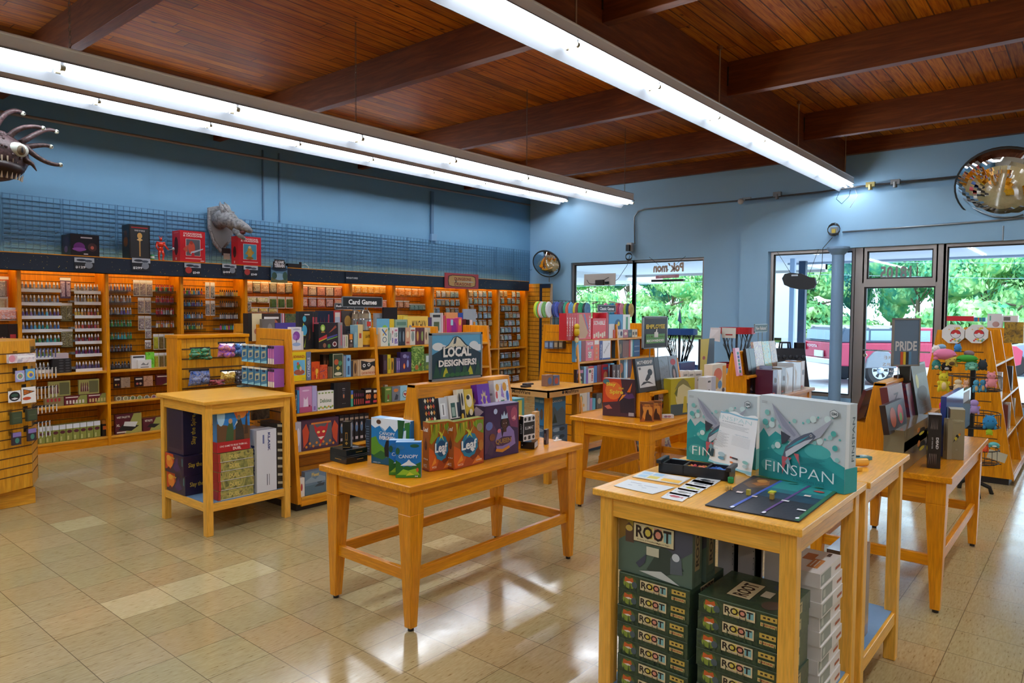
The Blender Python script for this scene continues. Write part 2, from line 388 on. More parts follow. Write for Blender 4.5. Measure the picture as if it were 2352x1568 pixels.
k=2
mb=MB();mb.box((RX0,3.1,3.62),(RX1,3.28,RZ),joistw('x'));struct('trim_%d'%k,mb,bevel=.004);k+=1
for x in (-7.4,-5,-2.55,-.12,2.3,4.78,7.2,9.68,11.6):
    zb=3.9 if x<11 else 4.04
    for y0,y1 in ((3.28,RY1),(RY0,3.1)):
        mb=MB();mb.box((x,y0,zb),(x+.1,y1,RZ),joistw('y'))
        if zb<4:mb.box((x-.012,(y0 if y0>3 else y1-.012),zb+.1),(x+.112,(y0+.012 if y0>3 else y1),zb+.3),flat('#2a1a16'))
        struct('trim_%d'%k,mb,bevel=.003);k+=1
mb=MB();mb.box((WX-.02,dy1,0),(WX,RY1,.1),flat('#3a3a40'));struct('baseboard_window',mb)
# windows
AL=flat('#a39d99',.35,.6);ALD=flat('#8f8a88',.4,.5);BLK=flat('#14171a',.4)
def frame(mb,x,ya,yb,za,zb,t=.05,dep=.09,m=AL,blk=True):
    mb.box((x,ya,za),(x+dep,ya+t,zb),m);mb.box((x,yb-t,za),(x+dep,yb,zb),m)
    mb.box((x,ya+t,za),(x+dep,yb-t,za+t),m);mb.box((x,ya+t,zb-t),(x+dep,yb-t,zb),m)
    if blk:
        q=.018
        mb.box((x+.03,ya+t,za+t),(x+.06,ya+t+q,zb-t),BLK);mb.box((x+.03,yb-t-q,za+t),(x+.06,yb-t,zb-t),BLK)
        mb.box((x+.03,ya+t,zb-t-q),(x+.06,yb-t,zb-t),BLK);mb.box((x+.03,ya+t,za+t),(x+.06,yb-t,za+t+q),BLK)
def pane(x,ya,yb,za,zb,par):
    m=MB();m.box((x,ya,za),(x+.006,yb,zb),glassm());return m.build('glass',par)
wm=XP(1457,600,11.78).y
fr=MB();frame(fr,11.75,wy0,wm+.02,SILL,wz,.04);frame(fr,11.75,wm-.02,wy1,SILL,wz,.04)
wi=struct('window_1',fr);pane(11.79,wy0+.04,wm-.02,SILL+.04,wz-.04,wi);pane(11.79,wm+.02,wy1-.04,SILL+.04,wz-.04,wi)
DX=11.68
a1=XP(1986,567,DX).y;a0=XP(1966,567,DX).y;b0=XP(2152,560,DX).y;b1=XP(2172,560,DX).y
dh=wz+.03;dyl=XP(1778,578,DX).y+.05
fr=MB();frame(fr,DX,a0,dyl,.3,dh,.045)
wi=struct('window_2',fr);pane(DX+.04,a0+.05,dyl-.05,.34,dh-.05,wi)
tz=2.1
fr=MB();frame(fr,DX,b0-.02,a1+.02,tz-.02,dh,.06)
wi=struct('window_3',fr);pane(DX+.04,b0+.03,a1-.03,tz+.03,dh-.05,wi)
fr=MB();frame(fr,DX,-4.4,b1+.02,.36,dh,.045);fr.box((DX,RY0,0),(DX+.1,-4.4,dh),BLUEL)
wi=struct('window_4',fr);pane(DX+.04,-4.36,b1-.02,.4,dh-.05,wi)
fr=MB();fr.box((DX,b1-.01,0),(DX+.12,b0,dh),AL);fr.box((DX,a1,0),(DX+.12,a0+.01,dh),AL)
fr.box((DX,a0,0),(DX+.1,dyl+.05,.3),BLUEL);fr.box((DX,-4.4,0),(DX+.1,b1,.36),BLUEL);struct('trim_30',fr)
dr=MB();q0,q1=XP(2145,655,DX).y,XP(1990,660,DX).y
dr.box((DX+.02,b0,.01),(DX+.08,q0,tz),BLK);dr.box((DX+.02,q1,.01),(DX+.08,a1,tz),BLK)
dr.box((DX+.02,q0,2.0),(DX+.08,q1,tz-.02),BLK);dr.box((DX+.02,q0,.01),(DX+.08,q1,.25),BLK)
dr.box((DX-.005,b0,2.02),(DX+.02,a1,tz-.01),AL);dr.box((DX,q1+.03,.01),(DX+.02,a1,2.02),AL)
door=struct('door_1',dr);pane(DX+.05,q0,q1,.25,2.0,door)
zb=XP(2060,806,DX).z
m=MB();m.tube([(DX-.06,b0+.03,zb),(DX-.06,a1-.03,zb)],.012,flat('#c9ccd0',.25,.8));m.cyl((DX-.06,b0+.06,zb),(DX+.03,b0+.06,zb),.01,AL);m.cyl((DX-.06,a1-.06,zb),(DX+.03,a1-.06,zb),.01,AL)
m.build('door_handle',door)
m=MB();m.cyl((DX-.01,a1-.05,.98),(DX+.03,a1-.05,.98),.025,flat('#b9b0a0',.3,.9),12);m.build('lock',door)
UY=Vector((0,-1,0));UZ=Vector((0,0,1))
def ltr(mb,s,x,ya,yb,z,h,c,b=.02,mirror=True):  # lettering on the glass, read from outside
    u=Vector((0,1,0))if mirror else UY
    mb.text(s,(x,(ya+yb)/2,z),u,UZ,abs(yb-ya),h,c,b)
m=MB();za=XP(2060,626,DX+.04).z;ya,yb=XP(2022,626,DX+.04).y,XP(2094,622,DX+.04).y
ltr(m,'18105',DX+.035,ya,yb,za,.2,'#8f8f94',.03);tag(m.build('address_number'),'frosted grey street number seen mirrored on the transom glass over the door','sign lettering')
m=MB()
for s,y0,hh,w in (('STORE',822,.05,.3),('HOURS',838,.05,.34),('MONDAY',853,.03,.22),('THURSDAY',863,.03,.26),('11-9',873,.03,.14)):
    z_=XP(2060,y0,DX+.04).z;yc=XP(2056,y0,DX+.04).y;ltr(m,s,DX+.036,yc+w/2,yc-w/2,z_,hh,'#e9ecf2',.02)
tag(m.build('opening_hours_lettering'),'white opening hours lettering seen mirrored on the entrance door glass','sign lettering')
# round column in front of the window
cy=XP(1920,700,11.35).y
m=MB();m.lathe([(.16,2.62),(.16,2.59),(.115,2.53),(.087,2.5),(.087,0)],paint('column_blue','#86acd0',.4),24,Matrix.Translation((11.4,cy,0)))
struct('trim_31',m)
m=MB();m.box((11.32,jy-1.2,2.62),(11.6,RY0,2.66),BLUEL)
# ---------------------------------------------------------------- outside
def noisemat(k,cols,sc,rough=.8):
    m,n,l,b=newmat(k);tc=n.new('ShaderNodeTexCoord');nz=n.new('ShaderNodeTexNoise');nz.inputs['Scale'].default_value=sc;nz.inputs['Detail'].default_value=5
    l.new(tc.outputs['Object'],nz.inputs[0]);r=ramp(n,[(.3+.4*i/(len(cols)-1),c)for i,c in enumerate(cols)]);l.new(nz.outputs[0],r.inputs[0])
    l.new(r.outputs[0],b.inputs['Base Color']);b.inputs['Roughness'].default_value=rough;return m
m=MB();m.box((11.92,-40,-.3),(15.2,60,-.08),noisemat('sidewalk',['#b9bcc2','#cdd0d6'],3));struct('ground_sidewalk',m)
m=MB();m.box((15.2,-60,-.4),(29,90,-.15),noisemat('asphalt',['#a5a9b2','#bfc3ca'],4));struct('ground_parking',m)
m=MB();m.box((29,-60,-.45),(43,90,-.18),noisemat('road',['#b8b8b4','#cfd0cc'],2));struct('ground_road',m)
m=MB();m.box((43,-60,-.6),(110,130,-.1),noisemat('verge',['#4f7a38','#86a04e','#a7a06a'],1.5));struct('ground_verge',m)
m=MB();m.box((11.88,-30,2.66),(15.25,5.1,2.95),flat('#d4dbe8',.7));m.box((15.1,-30,2.62),(15.25,5.1,3.2),flat('#aab4c4',.7))
m.box((11.88,5.1,2.66),(17.9,10.6,2.95),flat('#e0e4ea',.7));m.box((17.75,5.1,2.6),(17.9,10.6,3.2),flat('#b0aca8',.7));m.box((11.88,10.6,2.5),(20,40,2.95),flat('#e0e0e0',.7))
struct('ceiling_porch',m)
def post(x,y,w,c,label):
    m=MB();m.box((x-w/2,y-w/2,-.08),(x+w/2,y+w/2,2.66),flat(c,.5));m.box((x-w*.7,y-w*.7,-.08),(x+w*.7,y+w*.7,.02),flat('#8d9097'))
    tag(m.build('porch_post'),label,'post')
p=ZP(1817,880,-.08);p=YP(1817,800,4.6);post(p.x,p.y,.09,'#c3d3ea','slim pale post under the porch left of the dark one')
p=YP(1840,800,4.66);post(p.x,p.y,.13,'#31435c','dark navy post under the porch beside the hanging neon sign')
# roadside sign frame behind the posts
p=YP(1830,700,6.5)
m=MB();m.box((p.x,p.y-.02,0),(p.x+.05,p.y+.4,.9),flat('#d8dde5'));m.box((p.x,p.y-.08,.9),(p.x+.12,p.y+.6,3.2),flat('#e8ecf2'))
tag(m.build('street_sign_board'),'white lit street sign board standing in the parking lot behind the posts','sign board')
# pickup truck
def truck():
    f=Vector((.72,-.69,0));wpos=ZP(2016,884,-.15);ang=math.atan2(f.y,f.x)
    # local frame: x forward, y left; the near rear wheel's foot is at (0, -.72)
    t=thing('pickup_truck','red pickup with a grey canopy and roof rack parked outside the door','truck')
    t.rotation_euler=(0,0,ang);lr=Matrix.Rotation(ang,4,'Z')@Vector((0,-.75,0));t.location=(wpos.x-lr.x,wpos.y-lr.y,-.15)
    RED=flat('#c01f4c',.25,.1,.8);GR=flat('#8f939b',.4,.2);DK=flat('#22262c',.5);GLS=flat('#8fb0cf',.08,.2,.9);CH_=flat('#c9ced6',.2,.9)
    zz=lambda z:z if z<.88 else .88+(z-.88)*.66
    def side(pts,ya,yb,m_,nm):
        pts=[(x*.93,zz(z))for x,z in pts];mb=MB();mb.prism(pts,'y',ya,yb,m_);return mb.build(nm,t,.03,2)
    side([(-1.15,.48),(-.5,.45),(3.7,.42),(4.05,.5),(4.1,.85),(3.9,1.02),(2.7,1.12),(-1.2,1.12)],-.84,.84,RED,'body')
    side([(-.45,.42),(-.4,.65),(-.22,.82),(0,.88),(.22,.82),(.4,.65),(.45,.42)],-.87,-.8,GR,'wheel_arch')
    side([(2.75,.42),(2.8,.65),(2.98,.82),(3.2,.88),(3.42,.82),(3.6,.65),(3.65,.42)],-.87,-.8,GR,'wheel_arch')
    side([(-1.16,1.12),(.95,1.12),(.95,1.66),(-1.0,1.66)],-.78,.78,flat('#4c5c70',.3),'canopy')
    cb=side([(.97,1.1),(2.75,1.12),(2.2,1.62),(1.9,1.68),(1.0,1.68)],-.74,.74,RED,'cab')
    mb=MB();mb.box((1.02,-.75,1.07),(1.35,-.735,1.34),GLS);mb.prism([(1.42,1.07),(2.3,1.07),(1.98,1.34),(1.42,1.34)],'y',-.75,-.735,GLS);mb.build('window',cb)
    mb=MB();mb.box((-1.12,-.6,1.1),(-.95,.6,1.34),GLS);mb.box((-.7,-.79,1.1),(-.3,-.775,1.34),GLS);mb.box((-.25,-.79,1.1),(.4,-.775,1.34),GLS);mb.build('window',t)
    mb=MB();mb.box((-1.16,-.8,.8),(-1.11,-.66,1.0),flat('#e04a2a',.2));mb.build('tail_light',t)
    mb=MB();mb.box((-1.16,.66,.8),(-1.11,.8,1.0),flat('#e04a2a',.2));mb.build('tail_light',t)
    mb=MB();mb.box((-1.28,-.82,.5),(-1.1,.82,.64),CH_);mb.build('bumper',t,.02)
    mb=MB();mb.box((-1.14,-.2,.66),(-1.11,.2,.82),flat('#e8e8e4'));mb.build('licence_plate',t)
    mb=MB();mb.text('TOYOTA',(-1.12,.35,.92),(0,-1,0),(0,0,1),.5,.07,'#f2e6ea',.02);mb.build('lettering',t)
    mb=MB()
    for x in (-.9,-.3,.3,.85):mb.box((x,-.78,1.41),(x+.05,.78,1.45),flat('#e6e2dc'))
    mb.box((-.95,-.72,1.38),(.95,-.69,1.43),flat('#e6e2dc'));mb.box((-.95,.69,1.38),(.95,.72,1.43),flat('#e6e2dc'));mb.build('roof_rack',t)
    for x in (0,2.97):
        for y in (-.75,.75):
            s=-1 if y<0 else 1
            mb=MB();T=Matrix.Translation((x,y-.11*s,.37))@Matrix.Rotation(-s*R(90),4,'X')
            mb.lathe([(.2,0),(.34,.02),(.37,.06),(.37,.16),(.34,.22),(.25,.22),(.23,.19)],DK,28,T);w=mb.build('wheel',t)
            hb=MB();hb.lathe([(.23,.17),(.22,.2),(.1,.2),(.07,.23),(.03,.24)],CH_,20,T)
            for q in range(6):
                a=q*math.pi/3;hb.add([T@Vector((math.cos(a+d_)*r_,math.sin(a+d_)*r_,.206))for r_,d_ in ((.1,-.22),(.19,-.2),(.19,.2),(.1,.22))],[(0,1,2,3)],DK)
            hb.build('hub',w)
truck()
p=ZP(2338,880,-.15)
c=thing('parked_car','pale car partly seen outside the window at the right edge','car',(p.x+3,p.y-1.2,-.15),R(75))
mb=MB();mb.prism([(-2,.3),(2,.3),(2.1,.75),(1.1,.95),(.6,1.38),(-1,1.4),(-1.7,1.0),(-2.1,.9)],'y',-.85,.85,flat('#9fb2c8',.2,.3));mb.build('body',c,.05,2)
mb=MB();mb.prism([(.95,.98),(.55,1.33),(-.95,1.34),(-1.5,1.0)],'y',-.87,.87,flat('#2c3a48',.1));mb.build('window',c)
for x in (-1.3,1.3):
    for y in (-.86,.86):mb=MB();mb.cyl((x,y-.1,.32),(x,y+.1,.32),.32,flat('#1c1e22'),18);mb.build('wheel',c)
# trees across the road
def leafmat(k,cols):
    m,n,l,b=newmat(k);tc=n.new('ShaderNodeTexCoord');nz=n.new('ShaderNodeTexNoise');nz.inputs['Scale'].default_value=1.1;nz.inputs['Detail'].default_value=6
    l.new(tc.outputs['Object'],nz.inputs[0]);r=ramp(n,[(.36+.3*i/(len(cols)-1),c)for i,c in enumerate(cols)]);l.new(nz.outputs[0],r.inputs[0])
    n.remove(b);d=n.new('ShaderNodeBsdfDiffuse');t=n.new('ShaderNodeBsdfTranslucent');l.new(r.outputs[0],d.inputs[0]);l.new(r.outputs[0],t.inputs[0])
    mx=n.new('ShaderNodeMixShader');mx.inputs[0].default_value=.35;l.new(d.outputs[0],mx.inputs[1]);l.new(t.outputs[0],mx.inputs[2]);l.new(mx.outputs[0],n['Material Output'].inputs[0]);return m
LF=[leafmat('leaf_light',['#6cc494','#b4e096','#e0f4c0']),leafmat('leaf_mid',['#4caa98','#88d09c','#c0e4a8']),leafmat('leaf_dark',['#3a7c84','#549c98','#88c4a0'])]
def crown(seed,lobes,n,m_,s=.22):
    q=random.Random(seed);mb=MB();vs=[];fs=[]
    for i in range(n):
        c,r=q.choice(lobes);d=Vector((q.gauss(0,1),q.gauss(0,1),q.gauss(0,1))).normalized()
        if d.z<-.5:d.z*=-.6
        rr=q.uniform(.62,1.12);p=Vector(c)+Vector((d.x*r[0],d.y*r[1],d.z*r[2]))*rr
        a=d.orthogonal().normalized();a=Matrix.Rotation(q.uniform(0,6.28),3,d)@a
        a=(a+d*q.uniform(-.5,.5)).normalized();b=d.cross(a);z=s*q.uniform(.6,1.4);k=len(vs)
        vs+=[p-a*z,p-b*z*.5,p+a*z,p+b*z*.5];fs.append((k,k+1,k+2,k+3))
    mb.add(vs,fs,m_)
    for c,r in lobes:mb.ball(c,(r[0]*.7,r[1]*.7,r[2]*.7),m_,12,8)
    return mb
def tree(seed,label,h,w,m_,n=6500,cat='tree',name='tree'):
    q=random.Random(seed);L=[((q.uniform(-w*.5,w*.5),q.uniform(-w*.5,w*.5),h*q.uniform(.3,.8)),[w*q.uniform(.28,.42)]*2+[h*q.uniform(.16,.26)])for _ in range(9)]
    t=thing(name,label,cat)
    crown(seed,L,n,m_).build('foliage',t)
    mb=MB();mb.tube([(0,0,-.3),(.1,0,h*.3),(0,.1,h*.62)],.2,flat('#6a5a4c',.9),7,rs=[.28,.2,.08])
    for k in range(5):a=q.uniform(0,6.28);mb.tube([(0,0,h*.25+k*.4),(math.cos(a)*w*.3,math.sin(a)*w*.3,h*.5+k*.3)],.06,flat('#6a5a4c',.9),5)
    mb.build('trunk',t);return t
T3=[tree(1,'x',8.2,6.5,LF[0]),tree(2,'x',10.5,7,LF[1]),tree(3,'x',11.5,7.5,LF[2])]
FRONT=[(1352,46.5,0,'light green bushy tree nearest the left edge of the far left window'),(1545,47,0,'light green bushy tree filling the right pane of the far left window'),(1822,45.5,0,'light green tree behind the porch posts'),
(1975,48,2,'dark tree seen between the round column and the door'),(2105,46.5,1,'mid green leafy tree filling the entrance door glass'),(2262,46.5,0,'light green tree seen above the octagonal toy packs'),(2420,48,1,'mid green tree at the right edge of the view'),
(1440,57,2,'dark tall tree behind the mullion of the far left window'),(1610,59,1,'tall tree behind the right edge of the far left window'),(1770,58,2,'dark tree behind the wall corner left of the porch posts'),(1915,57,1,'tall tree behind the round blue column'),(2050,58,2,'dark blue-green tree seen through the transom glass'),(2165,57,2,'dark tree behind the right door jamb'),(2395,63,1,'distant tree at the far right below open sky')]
used=set()
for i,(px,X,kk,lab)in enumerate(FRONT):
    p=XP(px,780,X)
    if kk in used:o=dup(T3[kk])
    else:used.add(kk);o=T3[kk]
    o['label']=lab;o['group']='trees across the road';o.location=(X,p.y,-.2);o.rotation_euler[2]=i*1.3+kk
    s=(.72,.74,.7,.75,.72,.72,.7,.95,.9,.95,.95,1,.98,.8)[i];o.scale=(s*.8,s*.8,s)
B0=tree(9,'x',2.6,4.5,LF[0],3000,'bush','bush')
for i,px in enumerate((1350,1440,1540,1640,1790,1870,2230,2330)):
    p=XP(px,780,43.5+(i%3));o=B0 if i==0 else dup(B0)
    o['label']='low rounded hedge bush at the road edge, '+['leftmost one','left of the window mullion','right of the window mullion','behind the wall between windows','left of the porch posts','right of the porch posts','above the octagonal packs','rightmost one'][i]
    o['group']='bushes along the road';o.location=(p.x,p.y,-.2);o.rotation_euler[2]=i*2.1
for i,(x,z0,z1)in enumerate(((40,4.2,4.6),(40.3,3.5,3.9),(40.6,6.6,7.0),(41,5.6,5.3))):
    m=MB();m.tube([(x,-20+t*4,z0+(z1-z0)*t/16-.5*math.sin(math.pi*((t%8)/8)))for t in range(17)],.018,flat('#8fa4ac'),4)
    tag(m.build('power_line'),'thin overhead power line across the trees, '+['second lowest','lowest','topmost','second from the top'][i]+' of four','cable','power lines')
# ---------------------------------------------------------------- fluorescent light rows
LAMP=emis('#f4f9ff',TUBE,'lamp')
WHT=flat('#d9dbe0',.3);WHG=flat('#e4e6ea',.25);REF=flat('#767b82',.3)
def light_row(label,x0,x1,yf,ze,hang,wide=.3,n2=True):
    """x0..x1 the run, yf the far reflector edge, ze its height"""
    yc=yf-wide/2;t=thing('fluorescent_light',label,'light',(x0,yc,ze),0,'rows of fluorescent tube lights');L=x1-x0
    mb=MB();mb.box((0,-.065,.095),(L,.065,.185),WHG);mb.box((0,-.07,.17),(L,.07,.19),WHG);mb.build('housing',t,.006)
    mb=MB();h=wide/2
    mb.prism([(-.08,.082),(-.06,.088),(.06,.088),(h-.008,-.002),(h,0),(.06,.1),(-.06,.1),(-.08,.092)],'x',0,L,REF);mb.build('reflector',t)
    k=int(round(L/1.2192))
    for i in range(k):
        a=i*1.2192
        for y in (-.045,.045):
            mb=MB();mb.cyl((a+.035,y,.056),(a+1.184,y,.056),.0165,LAMP,8);mb.build('tube',t)
        for y in (-.045,.045):
            mb=MB()
            for xx in (a-.012,a+1.207):mb.cyl((xx,y,.056),(xx+.03,y,.056),.019,flat('#cfc9b4',.4),8)
            mb.box((a-.01,y-.008,.05),(a+.01,y+.008,.092),WHT);mb.build('socket',t)
    for xx in hang[1]:
        mb=MB();top=4.25-ze
        if hang[0]=='rod':mb.cyl((xx-x0,-.03,.18),(xx-x0,-.03,top),.008,flat('#b59c86',.4,.4),6);mb.cyl((xx-x0,-.03,top-.03),(xx-x0,-.03,top),.03,flat('#8a5a3a'),8);mb.build('rod',t)
        else:
            q=.19;j=0
            while q<top:
                d=(.006,0)if j%2 else(0,.006)
                mb.tube([(xx-x0-d[0],-d[1],q),(xx-x0-d[0],-d[1],q+.03),(xx-x0+d[0],d[1],q+.03),(xx-x0+d[0],d[1],q),(xx-x0-d[0],-d[1],q)],.0022,flat('#7c6656',.4,.6),4);q+=.026;j+=1
            mb.build('chain',t)
    return t
light_row('long double-tube fluorescent row hanging on chains over the middle aisle',9.0-1.2192*11,9.0,5.47,3.14,('chain',(-.6,1.75,4.09,6.6,8.85)))
light_row('long double-tube fluorescent row high beside the shelving wall',11.5-1.2192*13,11.5,8.42,3.75,('chain',(1.2,4.1,8.4)))
t3=light_row('nearest double-tube fluorescent row on rods along the big ceiling beam',11.56-1.2192*13,11.56,3.16,3.49,('rod',(1.8,4.25,6.73,9.1,11.2)))
light_row('added out-of-view fluorescent row on chains right of the big ceiling beam',9.8-1.2192*12,9.8,-.2,3.49,('chain',(0,4,8)))  # unseen row, added to even out the room lighting
light_row('added out-of-view fluorescent row farthest right of the camera',9.8-1.2192*12,9.8,-4.2,3.49,('chain',(0,4,8)))  # another unseen row, added as extra light from the right
mb=MB();e=Vector((11.6,3.0,3.5));mb.tube([e,e+Vector((.0,.02,-.1)),e+Vector((0,.12,-.2)),e+Vector((0,.2,-.12)),e+Vector((0,.16,-.02))],.005,flat('#25405e'),5)
mb.tube([e+Vector((.02,-.06,0)),e+Vector((.0,-.1,-.1)),e+Vector((0,-.04,-.2)),e+Vector((0,.0,-.27))],.005,flat('#c8d4e0'),5)
tag(mb.build('loose_wire'),'loose blue and white wires dangling at the end of the nearest light row','wire')
# ---------------------------------------------------------------- pipes and boxes on the walls
GAL=flat('#8b9299',.35,.7)
def wall_tube(name,label,pts,r=.012,m=GAL,cat='pipe'):
    mb=MB();mb.tube(pts,r,m,8);return tag(mb.build(name),label,cat)
wall_tube('conduit','thin grey pipe running high along the blue shelving wall',[(-3,9.2,3.74),(2,9.2,3.73),(6,9.22,3.77),(11.6,9.25,3.83)],.018,flat('#8f857e',.4,.2))
xw=11.67;a=XP(1458,560,xw);b=XP(1457,498,xw);c2=XP(1466,485,xw);d=XP(1480,480,xw);e=XP(1700,461,xw)
wall_tube('conduit','bent grey conduit rising from the outlet over the left window',[a,b,c2,d,e],.014)
p=XP(1704,462,11.6)
mb=MB();mb.ball((11.55,p.y,p.z-.01),.05,flat('#c8c8cc',.4),12,8);mb.box((11.56,p.y-.16,p.z),(11.6,p.y-.02,p.z+.05),GAL);tag(mb.build('round_wall_sensor'),'small round pale sensor beside a box where the wall steps out','sensor')
pa,pb,pc,pd=XP(1712,459,11.57),XP(1890,440,11.57),XP(1975,428,11.57),XP(2290,396,11.57)
wall_tube('conduit','dark conduit along the top edge of the stepped wall',[pa,pb,pc,pd,XP(2352,388,11.57)],.014,flat('#4a4c50',.4,.5))
for i,(x,y,cc)in enumerate(((1786,446,'#7d8186'),(2000,424,'#a89b62'),(2057,418,'#83878b'))):
    p=XP(x,y,11.57);mb=MB();mb.box((11.53,p.y-.06,p.z-.035),(11.6,p.y+.06,p.z+.035),flat(cc,.4,.4));mb.cyl((11.55,p.y,p.z-.08),(11.55,p.y,p.z),.03,flat(cc,.4,.4),8)
    tag(mb.build('junction_box'),'small metal junction box on the dark conduit, '+['left of the nearest light row end','yellowish one right of the light row end','one below the rightmost ceiling joist'][i],'box','junction boxes')
wall_tube('conduit','silver conduit running right from the outlet above the round column to the mirror',[XP(1935,533,11.57),XP(2290,506,11.57),XP(2352,500,11.57)],.014)
p=XP(1918,531,11.57);mb=MB();mb.box((11.53,p.y-.05,p.z-.06),(11.6,p.y+.06,p.z+.06),GAL);mb.box((11.5,p.y-.02,p.z-.03),(11.54,p.y+.03,p.z+.03),flat('#c9b24a'))
for k in range(4):mb.tube([(11.5,p.y+.09*math.cos(q/2+k),p.z+.02+(.07+.01*k)*math.sin(q/2+k))for q in range(13)],.006,BLK,5)
tag(mb.build('wall_outlet'),'metal outlet box with a coiled black cable above the round column','outlet')
p=XP(1449,575,11.67);mb=MB();mb.box((11.6,p.y-.05,p.z-.02),(11.68,p.y+.05,p.z+.14),flat('#c3c8cc',.4));mb.box((11.55,p.y-.03,p.z-.02),(11.6,p.y+.04,p.z+.1),BLK)
for k in range(3):mb.tube([(11.6,p.y+.07*math.cos(q/2),p.z-.12+(.05+.012*k)*math.sin(q/2))for q in range(14)],.006,BLK,5)
mb.tube([(11.6,p.y-.02,p.z-.1),XP(1440,610,11.65),XP(1420,640,11.65),XP(1395,658,11.65)],.005,BLK,5)
tag(mb.build('wall_outlet'),'outlet with plugged black adapters and cable above the left window mullion','outlet')
# convex mirrors
def mirror(label,px,py,X,rad,yaw,pit):
    p=XP(px,py,X);t=thing('convex_mirror',label,'mirror',p,0)
    Rm=Matrix.Rotation(R(yaw),4,'Z')@Matrix.Rotation(R(-90+pit),4,'Y')
    mb=MB();pr=[];Rc=rad*1.55
    for i in range(13):rr=rad*(1-i/12);pr.append((max(rr,.0005),math.sqrt(Rc*Rc-rr*rr)-math.sqrt(Rc*Rc-rad*rad)))
    mb.lathe(pr,flat('#f4f6f7',.01,1),40,Rm);mb.build('mirror_glass',t)
    mb=MB();mb.lathe([(rad-.005,-.03),(rad+.012,-.02),(rad+.012,.006),(rad-.004,.01)],flat('#2b3238',.4),40,Rm);mb.build('rim',t)
    mb=MB();mb.cyl((.02,0,0),(.14,0,-rad*.6),.012,GAL,6);mb.cyl((.1,0,-rad*.9),(.1,0,-rad*1.25),.01,GAL,6);mb.build('bracket',t)
    return t
mirror('small round convex mirror in the corner beside the end of the wire grid',1255,606,11.45,.29,12,-30)
mirror('large round convex mirror high on the wall at the right edge',2306,429,11.4,.56,-4,-36)
# ---------------------------------------------------------------- neon signs hanging in the windows, seen from behind
xs=11.62
def quad_px(mb,X,pts,m,th=.012):
    P=[XP(x,y,X)for x,y in pts];Q=[p+Vector((th,0,0))for p in P];k=len(P)
    mb.add(P+Q,[tuple(range(k)),tuple(range(2*k-1,k-1,-1))]+[((i+1)%k,i,k+i,k+(i+1)%k)for i in range(k)],m);return P
t=thing('hanging_sign_board','white sign board with a transformer hanging in the left window pane','sign',(0,0,0))
mb=MB();quad_px(mb,xs,[(1342,630),(1414,627),(1413,655),(1341,656)],flat('#d9d5d0'));mb.build('board',t)
mb=MB();quad_px(mb,xs-.05,[(1367,643),(1385,642),(1385,654),(1367,654)],flat('#3a3634'),.05);quad_px(mb,xs-.03,[(1389,647),(1397,646),(1397,652),(1389,652)],BLK,.03)
mb.tube([XP(x,y,xs-.03)for x,y in ((1348,643),(1352,650),(1360,652),(1368,652))],.006,BLK,5);mb.tube([XP(x,y,xs-.03)for x,y in ((1384,645),(1392,640),(1398,637))],.006,BLK,5)
mb.build('transformer',t)
mb=MB();P0=XP(1535,614,xs);mb.text('Pokémon',P0,(0,1,0),(0,0,1),abs(XP(1500,614,xs).y-XP(1570,612,xs).y),.17,flat('#b9a594'),.06)
quad_px(mb,xs+.01,[(1506,633),(1559,630),(1559,637),(1506,640)],flat('#cf8a9c'));mb.text('TRADING CARD GAME',XP(1532,635,xs)-Vector((.005,0,0)),(0,1,0),(0,0,1),.33,.03,'#f0d8de',.01)
tag(mb.build('window_sign'),'tan mirrored shop sign with a pink strip hanging in the left window','sign')
mb=MB();mb.box((xs-.02,XP(1570,643,xs).y,XP(1570,643,xs).z-.02),(xs+.05,XP(1497,645,xs).y,XP(1570,643,xs).z+.02),BLK)
for a_,b_ in (((1491,590),(1513,608)),((1575,588),(1552,608))):mb.tube([XP(*a_,xs),XP(*b_,xs)],.004,BLK,4)
tag(mb.build('sign_bar'),'black horizontal bar hanging below the tan window sign','sign')
mb=MB();P=quad_px(mb,11.5,[(1796,639),(1802,629),(1815,626),(1840,628),(1858,636),(1871,638),(1874,650),(1870,661),(1855,665),(1832,664),(1815,660),(1801,654)],flat('#181c22',.4),.06)
pz=XP(1828,632,11.49);mb.box((11.49,pz.y-.03,pz.z-.012),(11.5,pz.y+.07,pz.z+.012),'#cfe0ee')
for a_,b_ in (((1785,578),(1816,627)),((1880,572),(1857,634))):mb.tube([XP(*a_,11.53),XP(*b_,11.53)],.004,BLK,4)
mb.tube([XP(x,y,11.53)for x,y in ((1912,545),(1890,570),(1888,610),(1880,650),(1872,656))],.005,BLK,5)
tag(mb.build('hanging_neon_sign'),'black cloud-shaped neon sign back hanging in the window left of the round column','sign')
# ---------------------------------------------------------------- wire grid on the shelving wall
GW=flat('#4f7ea3',.4,.1)
gx=[1.75,2.343,2.93,3.52,4.11,4.7,5.29,5.87,6.46,7.05,7.64,8.22,8.81,9.4,9.99,10.57,11.1,11.62]
GN=['first','second','third','fourth','fifth','sixth','seventh','eighth','ninth','tenth','eleventh','twelfth','thirteenth','fourteenth','fifteenth','sixteenth','last']
for i in range(17):
    mb=MB();a_,b_=gx[i]+.012,gx[i+1]-.012
    for k in range(14):z=2.2+k*.0515;mb.box((a_,9.262,z),(b_,9.268,z+.007),GW)
    n_=8 if i<16 else 7
    for k in range(n_+1):x=a_+(b_-a_)*k/n_;w_=.007 if 0<k<n_ else .014;mb.box((x-w_/2,9.268,2.2),(x+w_/2,9.274,2.88),GW)
    for k in (2,7):x=a_+(b_-a_)*k/n_;mb.tube([(x,9.27,2.5),(x,9.23,2.47),(x+.02,9.2,2.49)],.004,flat('#3d627f'),4)
    tag(mb.build('wire_grid_panel'),'blue wire grid panel high on the shelving wall, %s from the left'%GN[i],'grid panel','wire grid panels')
